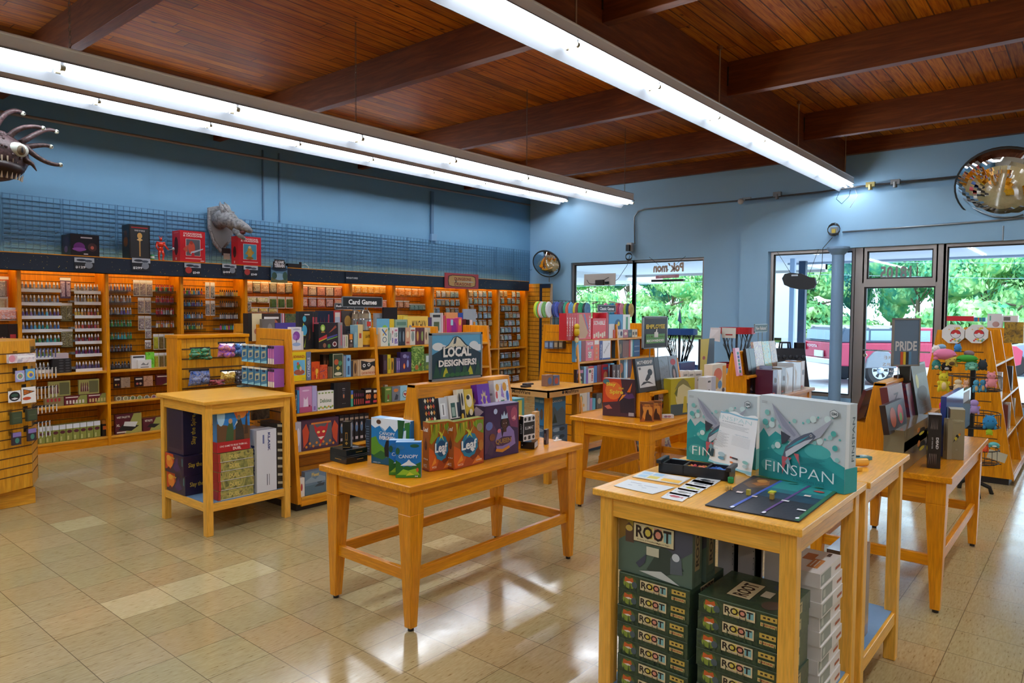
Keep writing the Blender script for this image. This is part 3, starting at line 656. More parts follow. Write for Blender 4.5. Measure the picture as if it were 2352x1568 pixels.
# ---------------------------------------------------------------- shelving bays along the blue wall
YF,YB=8.93,9.24
DV=[2.40+.874*i for i in range(-1,11)]
ON=['leftmost','second','third','fourth','fifth','sixth','seventh','eighth','ninth','tenth','last']
GRV=flat('#5a3a12',.7)
def slats(mb,x0,x1,z0,z1,y,m,pitch=.0762,dirn=(1,0),face=-1,g=GRV):
    """grooved panel from x0 to x1 at depth y (runs along X)"""
    mb.box((x0,y,z0),(x1,y+.018,z1),m);z=z1-pitch
    while z>z0+.02:mb.box((x0+.004,y-.0012,z-.0045),(x1-.004,y+.001,z+.0045),g);z-=pitch
NAVY=flat('#16263c',.5);STAR=flat('#d9b53a',.4);STARW=flat('#b9c4cc',.4)
bays=[]
for i in range(11):
    x0,x1=DV[i],DV[i+1]
    t=thing('wall_shelf_unit','tall oak wall shelving bay with slatted back, %s bay from the left'%ON[i],'shelf',(x0,YF,0),0,'oak wall shelving bays');w=x1-x0
    mb=MB();mb.box((-.018,0,0),(.018,YB-YF+.06,2.03),oak('z'));mb.build('side_panel',t,.002)
    if i==10:mb=MB();mb.box((w-.018,0,0),(w+.018,YB-YF+.06,2.03),oak('z'));mb.build('side_panel',t,.002)
    mb=MB();slats(mb,.018,w-.018,.1,2.15,YB-YF,oak('z'));mb.build('back_panel',t)
    for z in ((.108,.513,.886)if i<3 else(.108,.5,.89)):
        mb=MB();mb.box((.018,.005,z-.025),(w-.018,YB-YF,z),oakl('x'));mb.build('shelf',t,.002)
    mb=MB();mb.box((.018,.02,0),(w-.018,.05,.085),oak('x'));mb.build('toe_board',t)
    mb=MB();mb.box((-.0,-.035,2.02),(w,-.015,2.205),NAVY);mb.box((0,-.035,2.205),(w,.2,2.215),oak('x'));mb.box((0,-.035,2.02),(w,.05,2.026),oak('x'))
    q=random.Random(i+3)
    for k in range(26):
        x,z,s=q.uniform(.03,w-.03),q.uniform(2.04,2.19),q.choice((.0025,.003,.004,.006))
        mb.add([(x+s*(1 if j%2==0 else .45)*math.cos(j*math.pi/5+1.57),-.0356,z+s*(1 if j%2==0 else .45)*math.sin(j*math.pi/5+1.57))for j in range(10)],[tuple(range(10))],STAR if s>.0026 else STARW)
    mb.build('header',t)
    mb=MB();mb.box((.04,.05,2.1),(w-.04,.075,2.115),emis('#ffd890',STRIP,'strip'));mb.build('strip_light',t)
    bays.append(t)
# ---------------------------------------------------------------- paint pots
def bottle_proto(cap,lab,body='#8f98a3'):
    mb=MB();mb.lathe([(.0125,0),(.0125,.045),(.011,.052),(.009,.056)],flat(body,.2),9,mats=[flat(lab,.3)]*1+[flat(body,.2)]*2)
    mb.lathe([(.0095,.056),(.0085,.068),(.005,.08),(.003,.086)],flat(cap,.35),9);return mb
NB=[0]
def rack(label,x0,x1,z,y=9.06,white=True):
    mb=MB();mb.box((x0,y-.03,z-.004),(x1,y+.1,z),glassm('acrylic','#e8eef2'));mb.box((x0,y-.034,z-.03),(x1,y-.03,z+.006),flat('#dfe3e6',.3)if white else glassm('acrylic','#e8eef2'))
    mb.box((x0,y+.1,z-.004),(x1,YB-.002,z+.02),flat('#aab0b6',.3))
    return tag(mb.build('paint_rack'),label,'rack','paint racks')
PB={}
def bottles(where,x0,x1,z,n,cap,labs,y=9.06,capn='white',stuff=False):
    out=[]
    if stuff:
        mb=MB()
        for i in range(n):
            T=Matrix.Translation((x0+(x1-x0)*(i+.5)/n,y,z));c_=labs[i%len(labs)]
            mb.lathe([(.0125,0),(.0125,.045),(.009,.056)],flat(c_,.3),8,T);mb.lathe([(.0095,.056),(.0085,.068),(.003,.086)],flat(cap,.35),8,T)
        return mb
    for i in range(n):
        c_=labs[i%len(labs)];k=(cap,c_)
        if k not in PB:o=bottle_proto(cap,c_).build('paint_bottle');PB[k]=o
        else:o=PB[k].copy();C.objects.link(o)
        tag(o,'%s-capped paint bottle, %s'%(capn,where),'paint bottle','paint bottles '+where)
        o.location=(x0+(x1-x0)*(i+.5)/n,y+.012*(i%2),z);o.rotation_euler[2]=i;NB[0]+=1
GR8=['#a8a8ae','#8b8b92','#75757e','#b9b4b0'];BL8=['#6d7fa6','#4a6ba3','#3c6fae','#57b4d8'];PU8=['#6a5a9a','#58488c','#8070aa'];TE8=['#3f9fb0','#2f8f9a','#4cae9a']
YE8=['#c8a84c','#d8b850','#b88a4c'];RE8=['#a0303c','#8a3040','#b8506a'];BR8=['#7c5038','#94694c','#b0805c'];GN8=['#2f7a4a','#4a9a4c','#2f6a50'];WARM=['#c98a5c','#c06a4a','#b84c4c','#7a3a4c']
RN=['top row','second row','third row','fourth row','fifth row','sixth row','bottom row']
L1=[(664,GR8),(695,GR8+BL8[:1]),(726,PU8+BL8),(757,BL8+TE8),(788,TE8+GN8),(820,['#b8c44c','#9ab84c','#6a9a4a']),(852,GR8)]
for i,(y,c_)in enumerate(L1):
    z=YP(80,y,9.0).z;w_='on the %s at the left of the second wall bay'%RN[i]
    rack('white-fronted paint rack '+w_,2.44,2.83,z);bottles(w_,2.445,2.825,z,10,'#e8e8ea',c_)
for i,(y,c_)in enumerate([(669,GR8),(694,GR8+YE8),(725,YE8+WARM),(755,WARM+RE8),(784,['#6a4a5c','#a0303c','#8a3040']),(813,['#8a2a5a','#6a3a7a','#4a3a6a']),(847,['#6a5a8a','#584a7a'])]):
    z=YP(208,y,9.0).z;w_='on the %s at the right of the second wall bay'%RN[i]
    rack('white-fronted paint rack '+w_,2.96,3.24,z);bottles(w_,2.965,3.235,z,8,'#e8e8ea',c_)
for i,(y,c_,cap,cn)in enumerate([(668,['#7a6a8a','#8a7a9a','#6a5a6a'],'#d8d8dc','white'),(694,GR8+['#8a5a4a'],'#d8d8dc','white'),(722,GR8+PU8,'#d8d8dc','white'),(750,GN8,'#2f7a4a','green'),(779,GN8+TE8,'#2a5a48','green'),(807,['#3a3a40','#5a3a3a'],'#25252a','black'),(846,['#3a3a40','#4a4a50'],'#202024','black')]):
    z=YP(280,y,9.0).z;w_='on the %s at the left of the third wall bay'%RN[i]
    rack('clear-fronted paint rack '+w_,3.31,3.62,z,white=False);bottles(w_,3.315,3.6,z,8,cap,c_,capn=cn)
for i,(y,c_,cap,cn)in enumerate([(669,['#3f7a4a','#7a3a3a','#a0303c','#7a6a3a'],'#a8282c','red'),(695,RE8,'#a8282c','red'),(722,RE8+GR8,'#a8282c','red'),(752,['#c8c0b8','#d0a048','#b05a3c','#a8a8ae'],'#9a5a4a','brown')]):
    z=YP(385,y,9.0).z;w_='on the %s at the right of the third wall bay'%RN[i]
    rack('clear-fronted paint rack '+w_,3.87,4.12,z,white=False);bottles(w_,3.875,4.11,z,8,cap,c_,capn=cn)
MIX=['#3f6fc0','#c04c4c','#3f9a5a','#8a4ab0','#d0b040','#4aa0c8','#a8a8b0']
for i,y in enumerate((676,703,731,756)):
    z=YP(445,y,9.0).z;w_='on the %s at the left of the fourth wall bay'%RN[i]
    rack('clear-fronted paint rack '+w_,4.19,4.5,z,white=False);bottles(w_,4.195,4.48,z,9,'#1d1d22',[MIX,BL8+PU8,BL8+GR8,YE8+GN8][i],capn='black')
for i,y in enumerate((680,705,732,757)):
    z=YP(540,y,9.0).z;rack('clear-fronted paint rack on the %s at the right of the fourth wall bay'%RN[i],4.7,4.98,z,white=False)
    m_=bottles('',4.705,4.97,z,9,'#1d1d22',[YE8+GR8,BR8+GR8,GR8,['#c04c8a','#4a9a5a','#4aa0c8','#c0b050']][i],stuff=True)
    tag(m_.build('paint_bottle_row'),'row of small black-capped paint bottles, %s at the right of the fourth wall bay'%RN[i],'paint bottles',None,'stuff')
# ---------------------------------------------------------------- hanging packs
def pack_mb(w,h,card,bulge,th=.03,header=True):
    mb=MB();mb.box((-w/2,0,-h),(w/2,.003,0),card)
    if bulge:
        a,b,zt,zb=w*.42,w*.3,-h*.2,-h*.94
        mb.hexa([(-a,0,zb),(a,0,zb),(a,0,zt),(-a,0,zt)],[(-b,-th,zb+.012),(b,-th,zb+.012),(b,-th*.8,zt-.012),(-b,-th*.8,zt-.012)],bulge)
    if header:mb.box((-w/2,-.001,-h*.15),(w/2,0,-.004),'#e4e4e6')
    mb.cyl((0,.0,-.008),(0,.12,-.008),.003,flat('#3a3c40',.4,.6),5);return mb
PK={}
def packs(key,mk,name,cat,label,group,pts):
    for p in pts:
        if key not in PK:o=mk().build(name);PK[key]=o
        else:o=PK[key].copy();C.objects.link(o)
        tag(o,label,cat,group);o.location=p
CLB=[(('#5d93a6','#a8cdd8','#24424e'),'teal'),(('#3d6a94','#9cc0dc','#1c2e48'),'blue'),(('#8a98b4','#d4dcec','#4a4460'),'lilac'),(('#6a8a8a','#c8b08a','#2a4a4c'),'mottled')]
def mini_rows(bi,ys,x,n=6):
    x0,x1=DV[bi]+.06,DV[bi+1]-.06
    for r_,y in enumerate(ys):
        z=YP(x,y,9.1).z;q=random.Random(bi*50+r_)
        for k in range(n):
            if q.random()<.06:continue
            art_,cn=CLB[min(3,int(q.random()*q.random()*5))if r_>0 else q.randint(1,3)]
            w_='on the %s peg row of the %s wall bay'%(['top','second','third','fourth','fifth','sixth','seventh','eighth','ninth','tenth','eleventh','bottom'][r_],ON[bi]);xx=x0+(x1-x0)*(k+.5)/n+q.uniform(-.01,.01)
            packs(('mini',cn),lambda:pack_mb(.1,.125,'#20262e',artm(art_,40,.15)),'miniature_pack','miniature pack',cn+' miniature blister pack '+w_,cn+' miniature packs '+w_,[(xx,9.1-.012*q.randint(0,3),z)])
mini_rows(8,(668,687,706,724,744),1025,6)
mini_rows(9,(668,684,701,717,734,750,766,782,808,828,845,862),1105,6)
mini_rows(10,(669,684,701,717,734,750,767,782,808,828,845,862),1175,6)
def prow(bi,z,n,cols,w,h,cn,name,cat,what,th=.03,x0=None,x1=None,y=9.1,rowname=''):
    a_,b_=(x0 or DV[bi]+.06),(x1 or DV[bi+1]-.05)
    for k in range(n):
        c_=cols[k%len(cols)];w_='%s %s in the %s wall bay'%(what,rowname,ON[bi])
        packs((name,c_,w,h),lambda:pack_mb(w,h,c_[0],artm(c_[1:],30,.15)if len(c_)>1 else None,th),name,cat,w_,w_,[(a_+(b_-a_)*(k+.5)/n,y,z)])
Z_=lambda x,y:YP(x,y,9.1).z
prow(7,Z_(940,662),5,[('#c07a28','#e0a050','#c87a30','#f0d0a0')],.14,.14,'','miniature_pack','miniature pack','amber miniature pack',rowname='on the top pegs')
prow(7,Z_(925,690),3,[('#2a2420','#b08a70','#d8b8a0','#a0403c')],.13,.13,'','miniature_pack','miniature pack','brown and white miniature pack',x0=7.7,x1=8.12,rowname='on the second pegs')
prow(7,Z_(960,697),4,[('#1c2a30','#5a8a98','#8ab8c0','#24424e')],.1,.12,'','miniature_pack','miniature pack','teal miniature pack',x0=8.12,x1=8.48,rowname='right of the brown ones')
prow(6,Z_(850,655),6,[('#c88a2a','#e8b84c','#d09030','#f4dc9a')],.13,.14,'','miniature_pack','miniature pack','yellow miniature pack',rowname='on the top pegs')
prow(6,Z_(870,688),2,[('#a8383a','#d87a70','#e8c8c0','#b84848')],.13,.15,'','miniature_pack','miniature pack','red miniature pack',x0=7.35,x1=7.62,rowname='right of the hanging sign')
prow(5,Z_(745,655),5,[('#8a4a40','#c8583c','#e0a890','#a03a2c'),('#5a3a34','#b09080','#d8c8b8','#6a4a40')],.16,.17,'','miniature_pack','miniature pack','large red and tan miniature pack',rowname='on the top pegs')
prow(5,Z_(745,683),5,[('#b83a3a','#d87068','#e8d0c8','#902c30'),('#4a2a34','#b0808a','#d8c0c8','#5a3a44')],.14,.15,'','miniature_pack','miniature pack','red-backed miniature pack',rowname='on the second pegs')
prow(4,Z_(620,647),6,[('#c89a78','#e8c8a8','#b88a60','#f0e0c8'),('#3a3c38','#8a8a7a','#b8b0a0','#4a5038')],.12,.16,'','scenery_pack','scenery pack','cream scenery pack',rowname='on the top pegs')
prow(4,Z_(610,681),2,[('#e8e4dc','#8aa05c','#c8d0a8','#e8e4dc')],.2,.09,'','scenery_pack','scenery pack','wide green grass pack',x0=5.1,x1=5.45,rowname='in the second row')
prow(4,Z_(650,681),3,[('#e8e4dc','#4a6a3a','#5f7c44','#34502c')],.12,.17,'','scenery_pack','scenery pack','dark green turf pack',x0=5.46,x1=5.86,rowname='in the second row')
prow(4,Z_(580,692),1,[('#e8e4dc','#c8c8c0','#3a3a3a','#e8e8e0')],.13,.15,'','scenery_pack','scenery pack','white pack with dark leaf shapes',x0=5.05,x1=5.2,rowname='beside the left divider')
prow(4,Z_(610,705),3,[('#d8d4cc','#a8b45c','#d0b850','#e8e4dc')],.16,.08,'','scenery_pack','scenery pack','pale yellow-green tuft pack',x0=5.15,x1=5.6,rowname='in the third row')
# bay 1: brush sets between the racks, bay 2: tools
prow(1,Z_(125,636),2,[('#5a3a5a','#8a6a90','#c8b8d0','#6a3a5a')],.055,.24,'','brush_pack','brush pack','purple brush set tube',x0=2.84,x1=2.95,rowname='at the top',th=.02)
prow(1,Z_(135,695),2,[('#8a8458','#a8a078','#5a5440','#c8c4a8')],.06,.21,'','brush_pack','brush pack','olive paint brush pack',x0=2.84,x1=2.96,rowname='in the middle',th=.01)
prow(1,Z_(135,755),2,[('#8a8458','#a8a078','#5a5440','#c8c4a8')],.06,.21,'','brush_pack','brush pack','olive paint brush pack',x0=2.84,x1=2.96,rowname='in the lowest row',th=.01)
for r_,(y,n,x0,x1)in enumerate(((643,3,3.63,3.86),(683,2,3.68,3.84),(725,2,3.68,3.84),(755,1,3.76,3.84),(781,1,3.75,3.84))):
    prow(2,Z_(330,y),n,[('#c8c4b8','#b8b098','#7a6a7a','#e0dcd0')],.075,(.2,.2,.18,.12,.11)[r_],'','tool_pack','tool pack','clear hobby tool pack',x0=x0,x1=x1,rowname=['in the top row','in the second row','in the third row','in the fourth row','in the lowest row'][r_],th=.015)
for r_,y in enumerate((766,809)):
    for k,(c_,cn)in enumerate(((('#8a8a2a','#b8b840','#9aa030'),'yellow-green'),(('#6a5a34','#7a6a44','#5a4a2c'),'brown'),(('#6a6030','#8a7a40','#58502a'),'olive'),(('#4a6a2a','#7a9a3c','#3c5a24'),'green'))):
        prow(2,Z_(385,y),1,[('#c8c8b0',)+c_],.062,.2,'','flock_pack','flock pack','%s flock bag, %s of two rows'%(cn,'upper' if r_==0 else 'lower'),x0=3.86+k*.066,x1=3.92+k*.066,th=.02)
for r_,y in enumerate((648,690)):
    prow(3,Z_(480,y),2,[('#e0e0e0','#30302f','#b8b8b8','#101010')],.06,(.22,.2)[r_],'','spray_pack','hobby pack','black and white pack',x0=4.53,x1=4.67,rowname=['on the top pegs','on the second pegs'][r_],th=.015)
# far left bay and the things on its shelves
prow(0,Z_(10,634),1,[('#c85a2c','#d8d4d0','#8a8a90','#b0a8a8')],.2,.24,'','brush_pack','hobby pack','orange-topped clear pack',x0=2.15,x1=2.35,th=.03)
prow(0,Z_(10,680),1,[('#d8cdb8','#d0c4a8','#b8a888')],.18,.16,'','hobby_pack','hobby pack','cream hobby pack',x0=2.17,x1=2.33,th=.02)
prow(0,Z_(10,706),1,[('#e8e4e4','#b8c8d8','#d87a5a','#e8e8ec')],.22,.14,'','hobby_pack','hobby pack','white pack with a pink and orange edge',x0=2.2,x1=2.42,th=.04,y=9.0)
# ---------------------------------------------------------------- tables
def table(label,x0,x1,y0,y1,h=.76):
    t=thing('display_table',label,'table',(x0,y0,0),0,'oak display tables');w,d=x1-x0,y1-y0
    mb=MB();mb.box((0,0,h-.035),(w,d,h),oak('x'));mb.build('tabletop',t,.005,2)
    for a,b,ax in (((.05,.04,h-.14),(w-.05,.065,h-.035),'x'),((.05,d-.065,h-.14),(w-.05,d-.04,h-.035),'x'),((.04,.05,h-.14),(.065,d-.05,h-.035),'y'),((w-.065,.05,h-.14),(w-.04,d-.05,h-.035),'y')):
        mb=MB();mb.box(a,b,oak(ax));mb.build('apron',t,.003)
    for sx in (0,1):
        for sy in (0,1):
            def q(u,v,z):return(w-u if sx else u,d-v if sy else v,z)
            o=.03;tp=[(o,o),(o+.095,o),(o+.095,o+.095),(o,o+.095)];bt=[(o+.012,o+.012),(o+.06,o+.012),(o+.06,o+.06),(o+.012,o+.06)]
            md=tp
            lo=[q(u,v,.018)for u,v in bt];mid=[q(u,v,h-.16)for u,v in md];hi=[q(u,v,h-.035)for u,v in tp]
            if sx!=sy:lo.reverse();mid.reverse();hi.reverse()
            mb=MB();mb.hexa(lo,mid,oak('z'));mb.hexa(mid,hi,oak('z'));l_=mb.build('leg',t,.003)
            mb=MB();c=q(o+.036,o+.036,0);mb.cyl(c,(c[0],c[1],.02),.016,flat('#1c1512',.4),10);mb.build('foot',l_)
    for a,b,ax in (((.09,.055,.25),(w-.09,.085,.31),'x'),((.09,d-.085,.25),(w-.09,d-.055,.31),'x'),((.055,.09,.25),(.085,d-.09,.31),'y'),((w-.085,.09,.25),(w-.055,d-.09,.31),'y')):
        mb=MB();mb.box(a,b,oak(ax));mb.build('stretcher',t,.003)
    return t
table('long oak display table in the centre with tapered legs, standing nearest the camera',2.30,3.81,2.575,3.335)
table('oak display table behind the light wood cart, second along the middle row',4.755,6.265,2.595,3.355)
table('oak display table far back in front of the black folding sign',6.98,8.5,2.52,3.28)
table('oak display table at the right carrying the tall bird game boxes',4.32,5.885,.575,1.335)
def riser(label,x0,x1,yc,z0=.762,zs=.975,zr=1.22):
    t=thing('table_riser',label,'riser',(x0,yc,z0),0,'oak risers on the display tables');w=x1-x0;s_=zs-z0;r_=zr-z0
    for a in (0,w-.022):
        mb=MB();mb.prism([(-.13,0),(.13,0),(.13,s_-.03),(.155,s_-.03),(.155,s_),(.075,s_),(.032,r_),(-.032,r_),(-.075,s_),(-.155,s_),(-.155,s_-.03),(-.13,s_-.03)],'x',a,a+.022,oak('z'));mb.build('end_panel',t,.002)
    for sg in (-1,1):
        mb=MB();ya,yb=sorted((sg*.155,sg*.05));mb.box((.022,ya,s_-.022),(w-.022,yb,s_),oak('x'));mb.build('shelf',t,.002)
        mb=MB();mb.hexa([(.022,sg*.06,s_-.02),(w-.022,sg*.06,s_-.02),(w-.022,sg*.045,s_-.02),(.022,sg*.045,s_-.02)][::sg],[(.022,sg*.026,r_-.02),(w-.022,sg*.026,r_-.02),(w-.022,sg*.012,r_-.02),(.022,sg*.012,r_-.02)][::sg],oak('x'));mb.build('back_panel',t)
    mb=MB();mb.box((0,-.034,r_-.022),(w,.034,r_),oak('x'));mb.build('ridge',t,.004,2)
    mb=MB();mb.box((.022,-.012,0),(w-.022,.012,s_),oak('x'));mb.build('core',t)
    return t
riser('oak riser with the mountain sign on the centre table',2.6,3.4,2.9)
riser('oak riser with dark books leaning on it on the second table',5.05,5.72,2.9)
riser('small oak riser with bright books in front of the far window',7.0,8.1,2.88,.762)
riser('oak riser with shelf of shrink-wrapped boxes on the right table',4.55,5.6,.985)
# light wood carts
SHB=flat('#6f93b5',.5)
def cart(label,x0,x1,y0,y1,h=.972,zs=.235,loc=None):
    t=thing('light_wood_cart',label,'table',(x0,y0,0),0,'light wood tables with a blue lower shelf');w,d=x1-x0,y1-y0
    mb=MB();mb.box((0,0,h-.026),(w,d,h),maple('x'));mb.build('tabletop',t,.004,2)
    i_=.022
    for a,b,ax in (((i_+.05,i_+.006,h-.1),(w-i_-.05,i_+.028,h-.026),'x'),((i_+.05,d-i_-.028,h-.1),(w-i_-.05,d-i_-.006,h-.026),'x'),((i_+.006,i_+.05,h-.1),(i_+.028,d-i_-.05,h-.026),'y'),((w-i_-.028,i_+.05,h-.1),(w-i_-.006,d-i_-.05,h-.026),'y')):
        mb=MB();mb.box(a,b,maple(ax));mb.build('apron',t,.002)
    for a,b,ax in (((i_+.05,i_+.006,zs-.062),(w-i_-.05,i_+.028,zs-.004),'x'),((i_+.05,d-i_-.028,zs-.062),(w-i_-.05,d-i_-.006,zs-.004),'x'),((i_+.006,i_+.05,zs-.062),(i_+.028,d-i_-.05,zs-.004),'y'),((w-i_-.028,i_+.05,zs-.062),(w-i_-.006,d-i_-.05,zs-.004),'y')):
        mb=MB();mb.box(a,b,maple(ax));mb.build('shelf_rail',t,.002)
    mb=MB();mb.box((i_+.02,i_+.02,zs-.018),(w-i_-.02,d-i_-.02,zs),SHB);mb.build('lower_shelf',t)
    for sx in (i_,w-i_-.052):
        for sy in (i_,d-i_-.052):mb=MB();mb.box((sx,sy,0),(sx+.052,sy+.052,h-.026),maple('z'));mb.build('leg',t,.003)
    return t
cart('light wood table with a blue lower shelf at the left, clear boxes on its top',2.37,3.09,4.8,5.56)
SX,SY=2.37,4.80
RX,RYY=2.185,.675
cart('light wood table nearest the camera with the flying fish game laid out',RX,RX+.78,RYY,RYY+.76)
cart('light wood table directly behind the nearest one, wooden pieces on its top',RX+.785,RX+1.52,RYY-.01,RYY+.75)
# ---------------------------------------------------------------- A-shaped bookcases
def slat_face(mb,x,ya,yb,z0,z1,sh,m,pitch=.085):
    """slatted panel facing -x; its width shrinks by sh per metre of height on each side"""
    mb.add([(x,ya,z0),(x,yb,z0),(x,yb-sh*(z1-z0),z1),(x,ya+sh*(z1-z0),z1)],[(0,3,2,1)],m)
    z=z1-pitch
    while z>z0+.02:
        a,b=ya+sh*(z-z0)+.004,yb-sh*(z-z0)-.004
        mb.box((x-.0015,a,z-.005),(x+.001,b,z+.005),GRV);z-=pitch
def bookcase(label,x0,w,yc,zsh,hb=.37,ht=.23,H=1.465,end=False,last=False,group=None,sides=(-1,1)):
    t=thing('bookcase',label,'bookcase',(x0,yc,0),0,group);sl=(hb-ht)/H
    def prof(z):return hb-sl*z
    pr=[(-hb+.01,.06),(hb-.01,.06),(ht,H),(-ht,H)]
    mb=MB();th=.034
    mb.prism(pr,'x',0,th,oak('z'));
    if end:
        slat_face(mb,-.004,-prof(.2)+.07,prof(.2)-.07,.16,H-.09,sl,oak('z'),.118);mb.box((-.003,-prof(H-.1)+.06,H-.092),(0,prof(H-.1)-.06,H-.086),GRV)
    mb.build('end_panel' if end else 'side_panel',t,.003)
    if last:mb=MB();mb.prism(pr,'x',w,w+th,oak('z'));mb.build('end_panel',t,.003)
    mb=MB();mb.box((th,-.012,.06),(w,.012,zsh[-1]+.1),oakl('x'));z=.2
    while z<zsh[-1]:mb.box((th,-.014,z),(w,.014,z+.004),flat('#8a5f2a'));z+=.075
    mb.build('back_panel',t)
    mb=MB();mb.box((.01,-hb+.05,0),(w,hb-.05,.07),flat('#1d1815'));mb.box((th,-hb+.012,.04),(w,-hb+.03,.1),oak('x'));mb.box((th,hb-.03,.04),(w,hb-.012,.1),oak('x'));mb.build('base',t)
    for z in zsh:
        for sg in sides:
            y=prof(z)*sg;a,b=sorted((y,sg*.012));mb=MB();mb.box((th,a,z-.022),(w,b,z),oakl('x'));mb.build('shelf',t,.002)
    return t
ZS=(.112,.472,.782,1.042,1.292)
GB='oak A-shaped bookcases of games'
bookcase('oak bookcase bay with the slatted end beside the left light wood table',3.17,.87,5.24,ZS,end=True,group=GB)
bookcase('oak bookcase bay right of the first one, number card games on its top shelf',4.04,.77,5.24,ZS,group=GB)
bookcase('oak bookcase bay half hidden behind the mountain sign',4.81,.75,5.24,ZS,last=True,group=GB)
bookcase('oak bookcase bay in the row behind, its slatted end showing above the low slatted gondola',3.86,.9,6.9,ZS,end=True,group=GB)
bookcase('oak bookcase in the row behind, middle bay under the role playing books',4.76,.95,6.9,ZS,group=GB)
bookcase('oak bookcase in the row behind, last bay nearest the corner window',5.71,1.42,6.9,ZS,last=True,group=GB)
bookcase('oak bookcase bay with the slatted end behind the small box stand, classic games on it',6.62,.88,4.83,ZS,end=True,group=GB)
bookcase('oak bookcase bay left of the employee sign with small card boxes',7.5,.9,4.83,ZS,last=True,group=GB)
bookcase('oak bookcase with the wide slatted end at the right behind the plush toys',8.1,.88,1.03,(.11,.46,.8,1.14),hb=.46,ht=.22,end=True,group=GB)
bookcase('oak bookcase bay at the right edge with brown boxes on its shelves',8.98,.9,1.03,(.11,.46,.8,1.14),hb=.46,ht=.22,last=True,group=GB)
# second shelf row cut off by the right edge
t=thing('bookcase','oak bookcase at the very right edge behind the right-hand bookcases','bookcase',(9.3,-.55,0),0,GB)
for z in (.1,.45,.8,1.12):mb=MB();mb.box((0,-.3,z-.022),(1.6,.25,z),oakl('x'));mb.build('shelf',t)
for x in (0,.8,1.6):mb=MB();mb.prism([(-.32,0),(.32,0),(.22,1.45),(-.22,1.45)],'x',x,x+.03,oak('z'));mb.build('side_panel',t)
# low slatted gondola
t=thing('slatted_gondola','low light slatted display panel behind the left light wood table, dice bags on it','display rack',(2.83,6.2,0));W_=.665
mb=MB();mb.box((0,.002,.36),(W_,.03,1.36),oakl('z'));z=1.36-.095
while z>.4:mb.box((.03,-.0005,z-.006),(W_-.02,.003,z+.006),GRV);z-=.0875
for k in range(1,8):mb.box((W_*k/8,.0008,.37),(W_*k/8+.0025,.0022,1.36),flat('#8a6228'))
mb.build('back_panel',t)
mb=MB();mb.box((-.005,-.012,.3),(.035,.2,1.375),oak('z'));mb.build('post',t,.003)
mb=MB();mb.box((W_-.03,-.012,.3),(W_+.005,.2,1.375),oak('z'));mb.build('post',t,.003)
mb=MB();mb.box((-.01,-.02,1.36),(W_+.01,.22,1.39),oak('x'));mb.build('top_cap',t,.004)
mb=MB();mb.box((-.005,-.15,.3),(W_,.2,.33),oak('x'));mb.build('deck',t);mb=MB();mb.box((0,-.1,0),(W_,.2,.3),oak('x'));mb.build('base',t)
# octagonal slatted tower
TC=Vector((1.575,7.03,0));TR=.42
t=thing('slatted_tower','eight-sided light slatted tower with sticker packs at the left edge','display rack',TC)
o8=[(TR*math.cos(R(45*k)),TR*math.sin(R(45*k)))for k in range(8)]
mb=MB();mb.prism(o8,'z',.15,1.355,oakl('z'));z=1.355-.1
while z>.2:
    mb.prism([(x*1.004,y*1.004)for x,y in o8],'z',z-.005,z+.004,GRV);z-=.076
for k in range(8):mb.box((o8[k][0]-.002,o8[k][1]-.002,.15),(o8[k][0]+.002,o8[k][1]+.002,1.356),flat('#a8803c'))
mb.build('slatted_body',t)
mb=MB();mb.box((-.3,-.3,0),(.3,.3,.135),oakl('x'));p_=mb.build('plinth',t,.003);p_.rotation_euler[2]=R(4)
mb=MB();mb.cyl((0,0,.13),(0,0,.155),.12,BLK,12);mb.build('swivel',t)
# box stand with the tray top
MC_=oakl
SXY=(5.107,3.84)
t=thing('cardboard_stand','small tan box stand with a tray top in front of the classic games bookcase','display stand',(5.107,3.84,0));w,d,h=.74,.64,.9
mb=MB();mb.box((0,0,h-.02),(w,d,h-.005),oakl('x'))
for a,b in (((0,0,h-.07),(w,.015,h)),((0,d-.015,h-.07),(w,d,h)),((0,0,h-.07),(.015,d,h)),((w-.015,0,h-.07),(w,d,h))):mb.box(a,b,flat('#c79a5c',.5))
for px_,fc in ((.16,'F'),(.6,'F')):pass
tr_=mb.build('tray',t)
mb=MB();mb.text('MindWare',(w*.5,-.002,h-.035),(1,0,0),(0,0,1),.22,.035,'#2c2018',.01);mb.ball((w*.5-.14,0,h-.035),(.02,.002,.016),'#2c2018',10,6);mb.build('lettering',tr_);mb=MB()
mb.text('MindWare',(-.002,d*.5,h-.035),(0,-1,0),(0,0,1),.22,.035,'#2c2018',.01);mb.ball((0,d*.5+.14,h-.035),(.002,.02,.016),'#2c2018',10,6);mb.build('lettering',tr_)
for x in (.12,w-.17):
    for y in (.08,d-.14):mb=MB();mb.box((x,y,0),(x+.05,y+.06,h-.07),oakl('z'));mb.build('post',t)
mb=MB();mb.box((.1,.06,.3),(w-.1,d-.06,.32),oakl('x'));mb.build('lower_shelf',t)
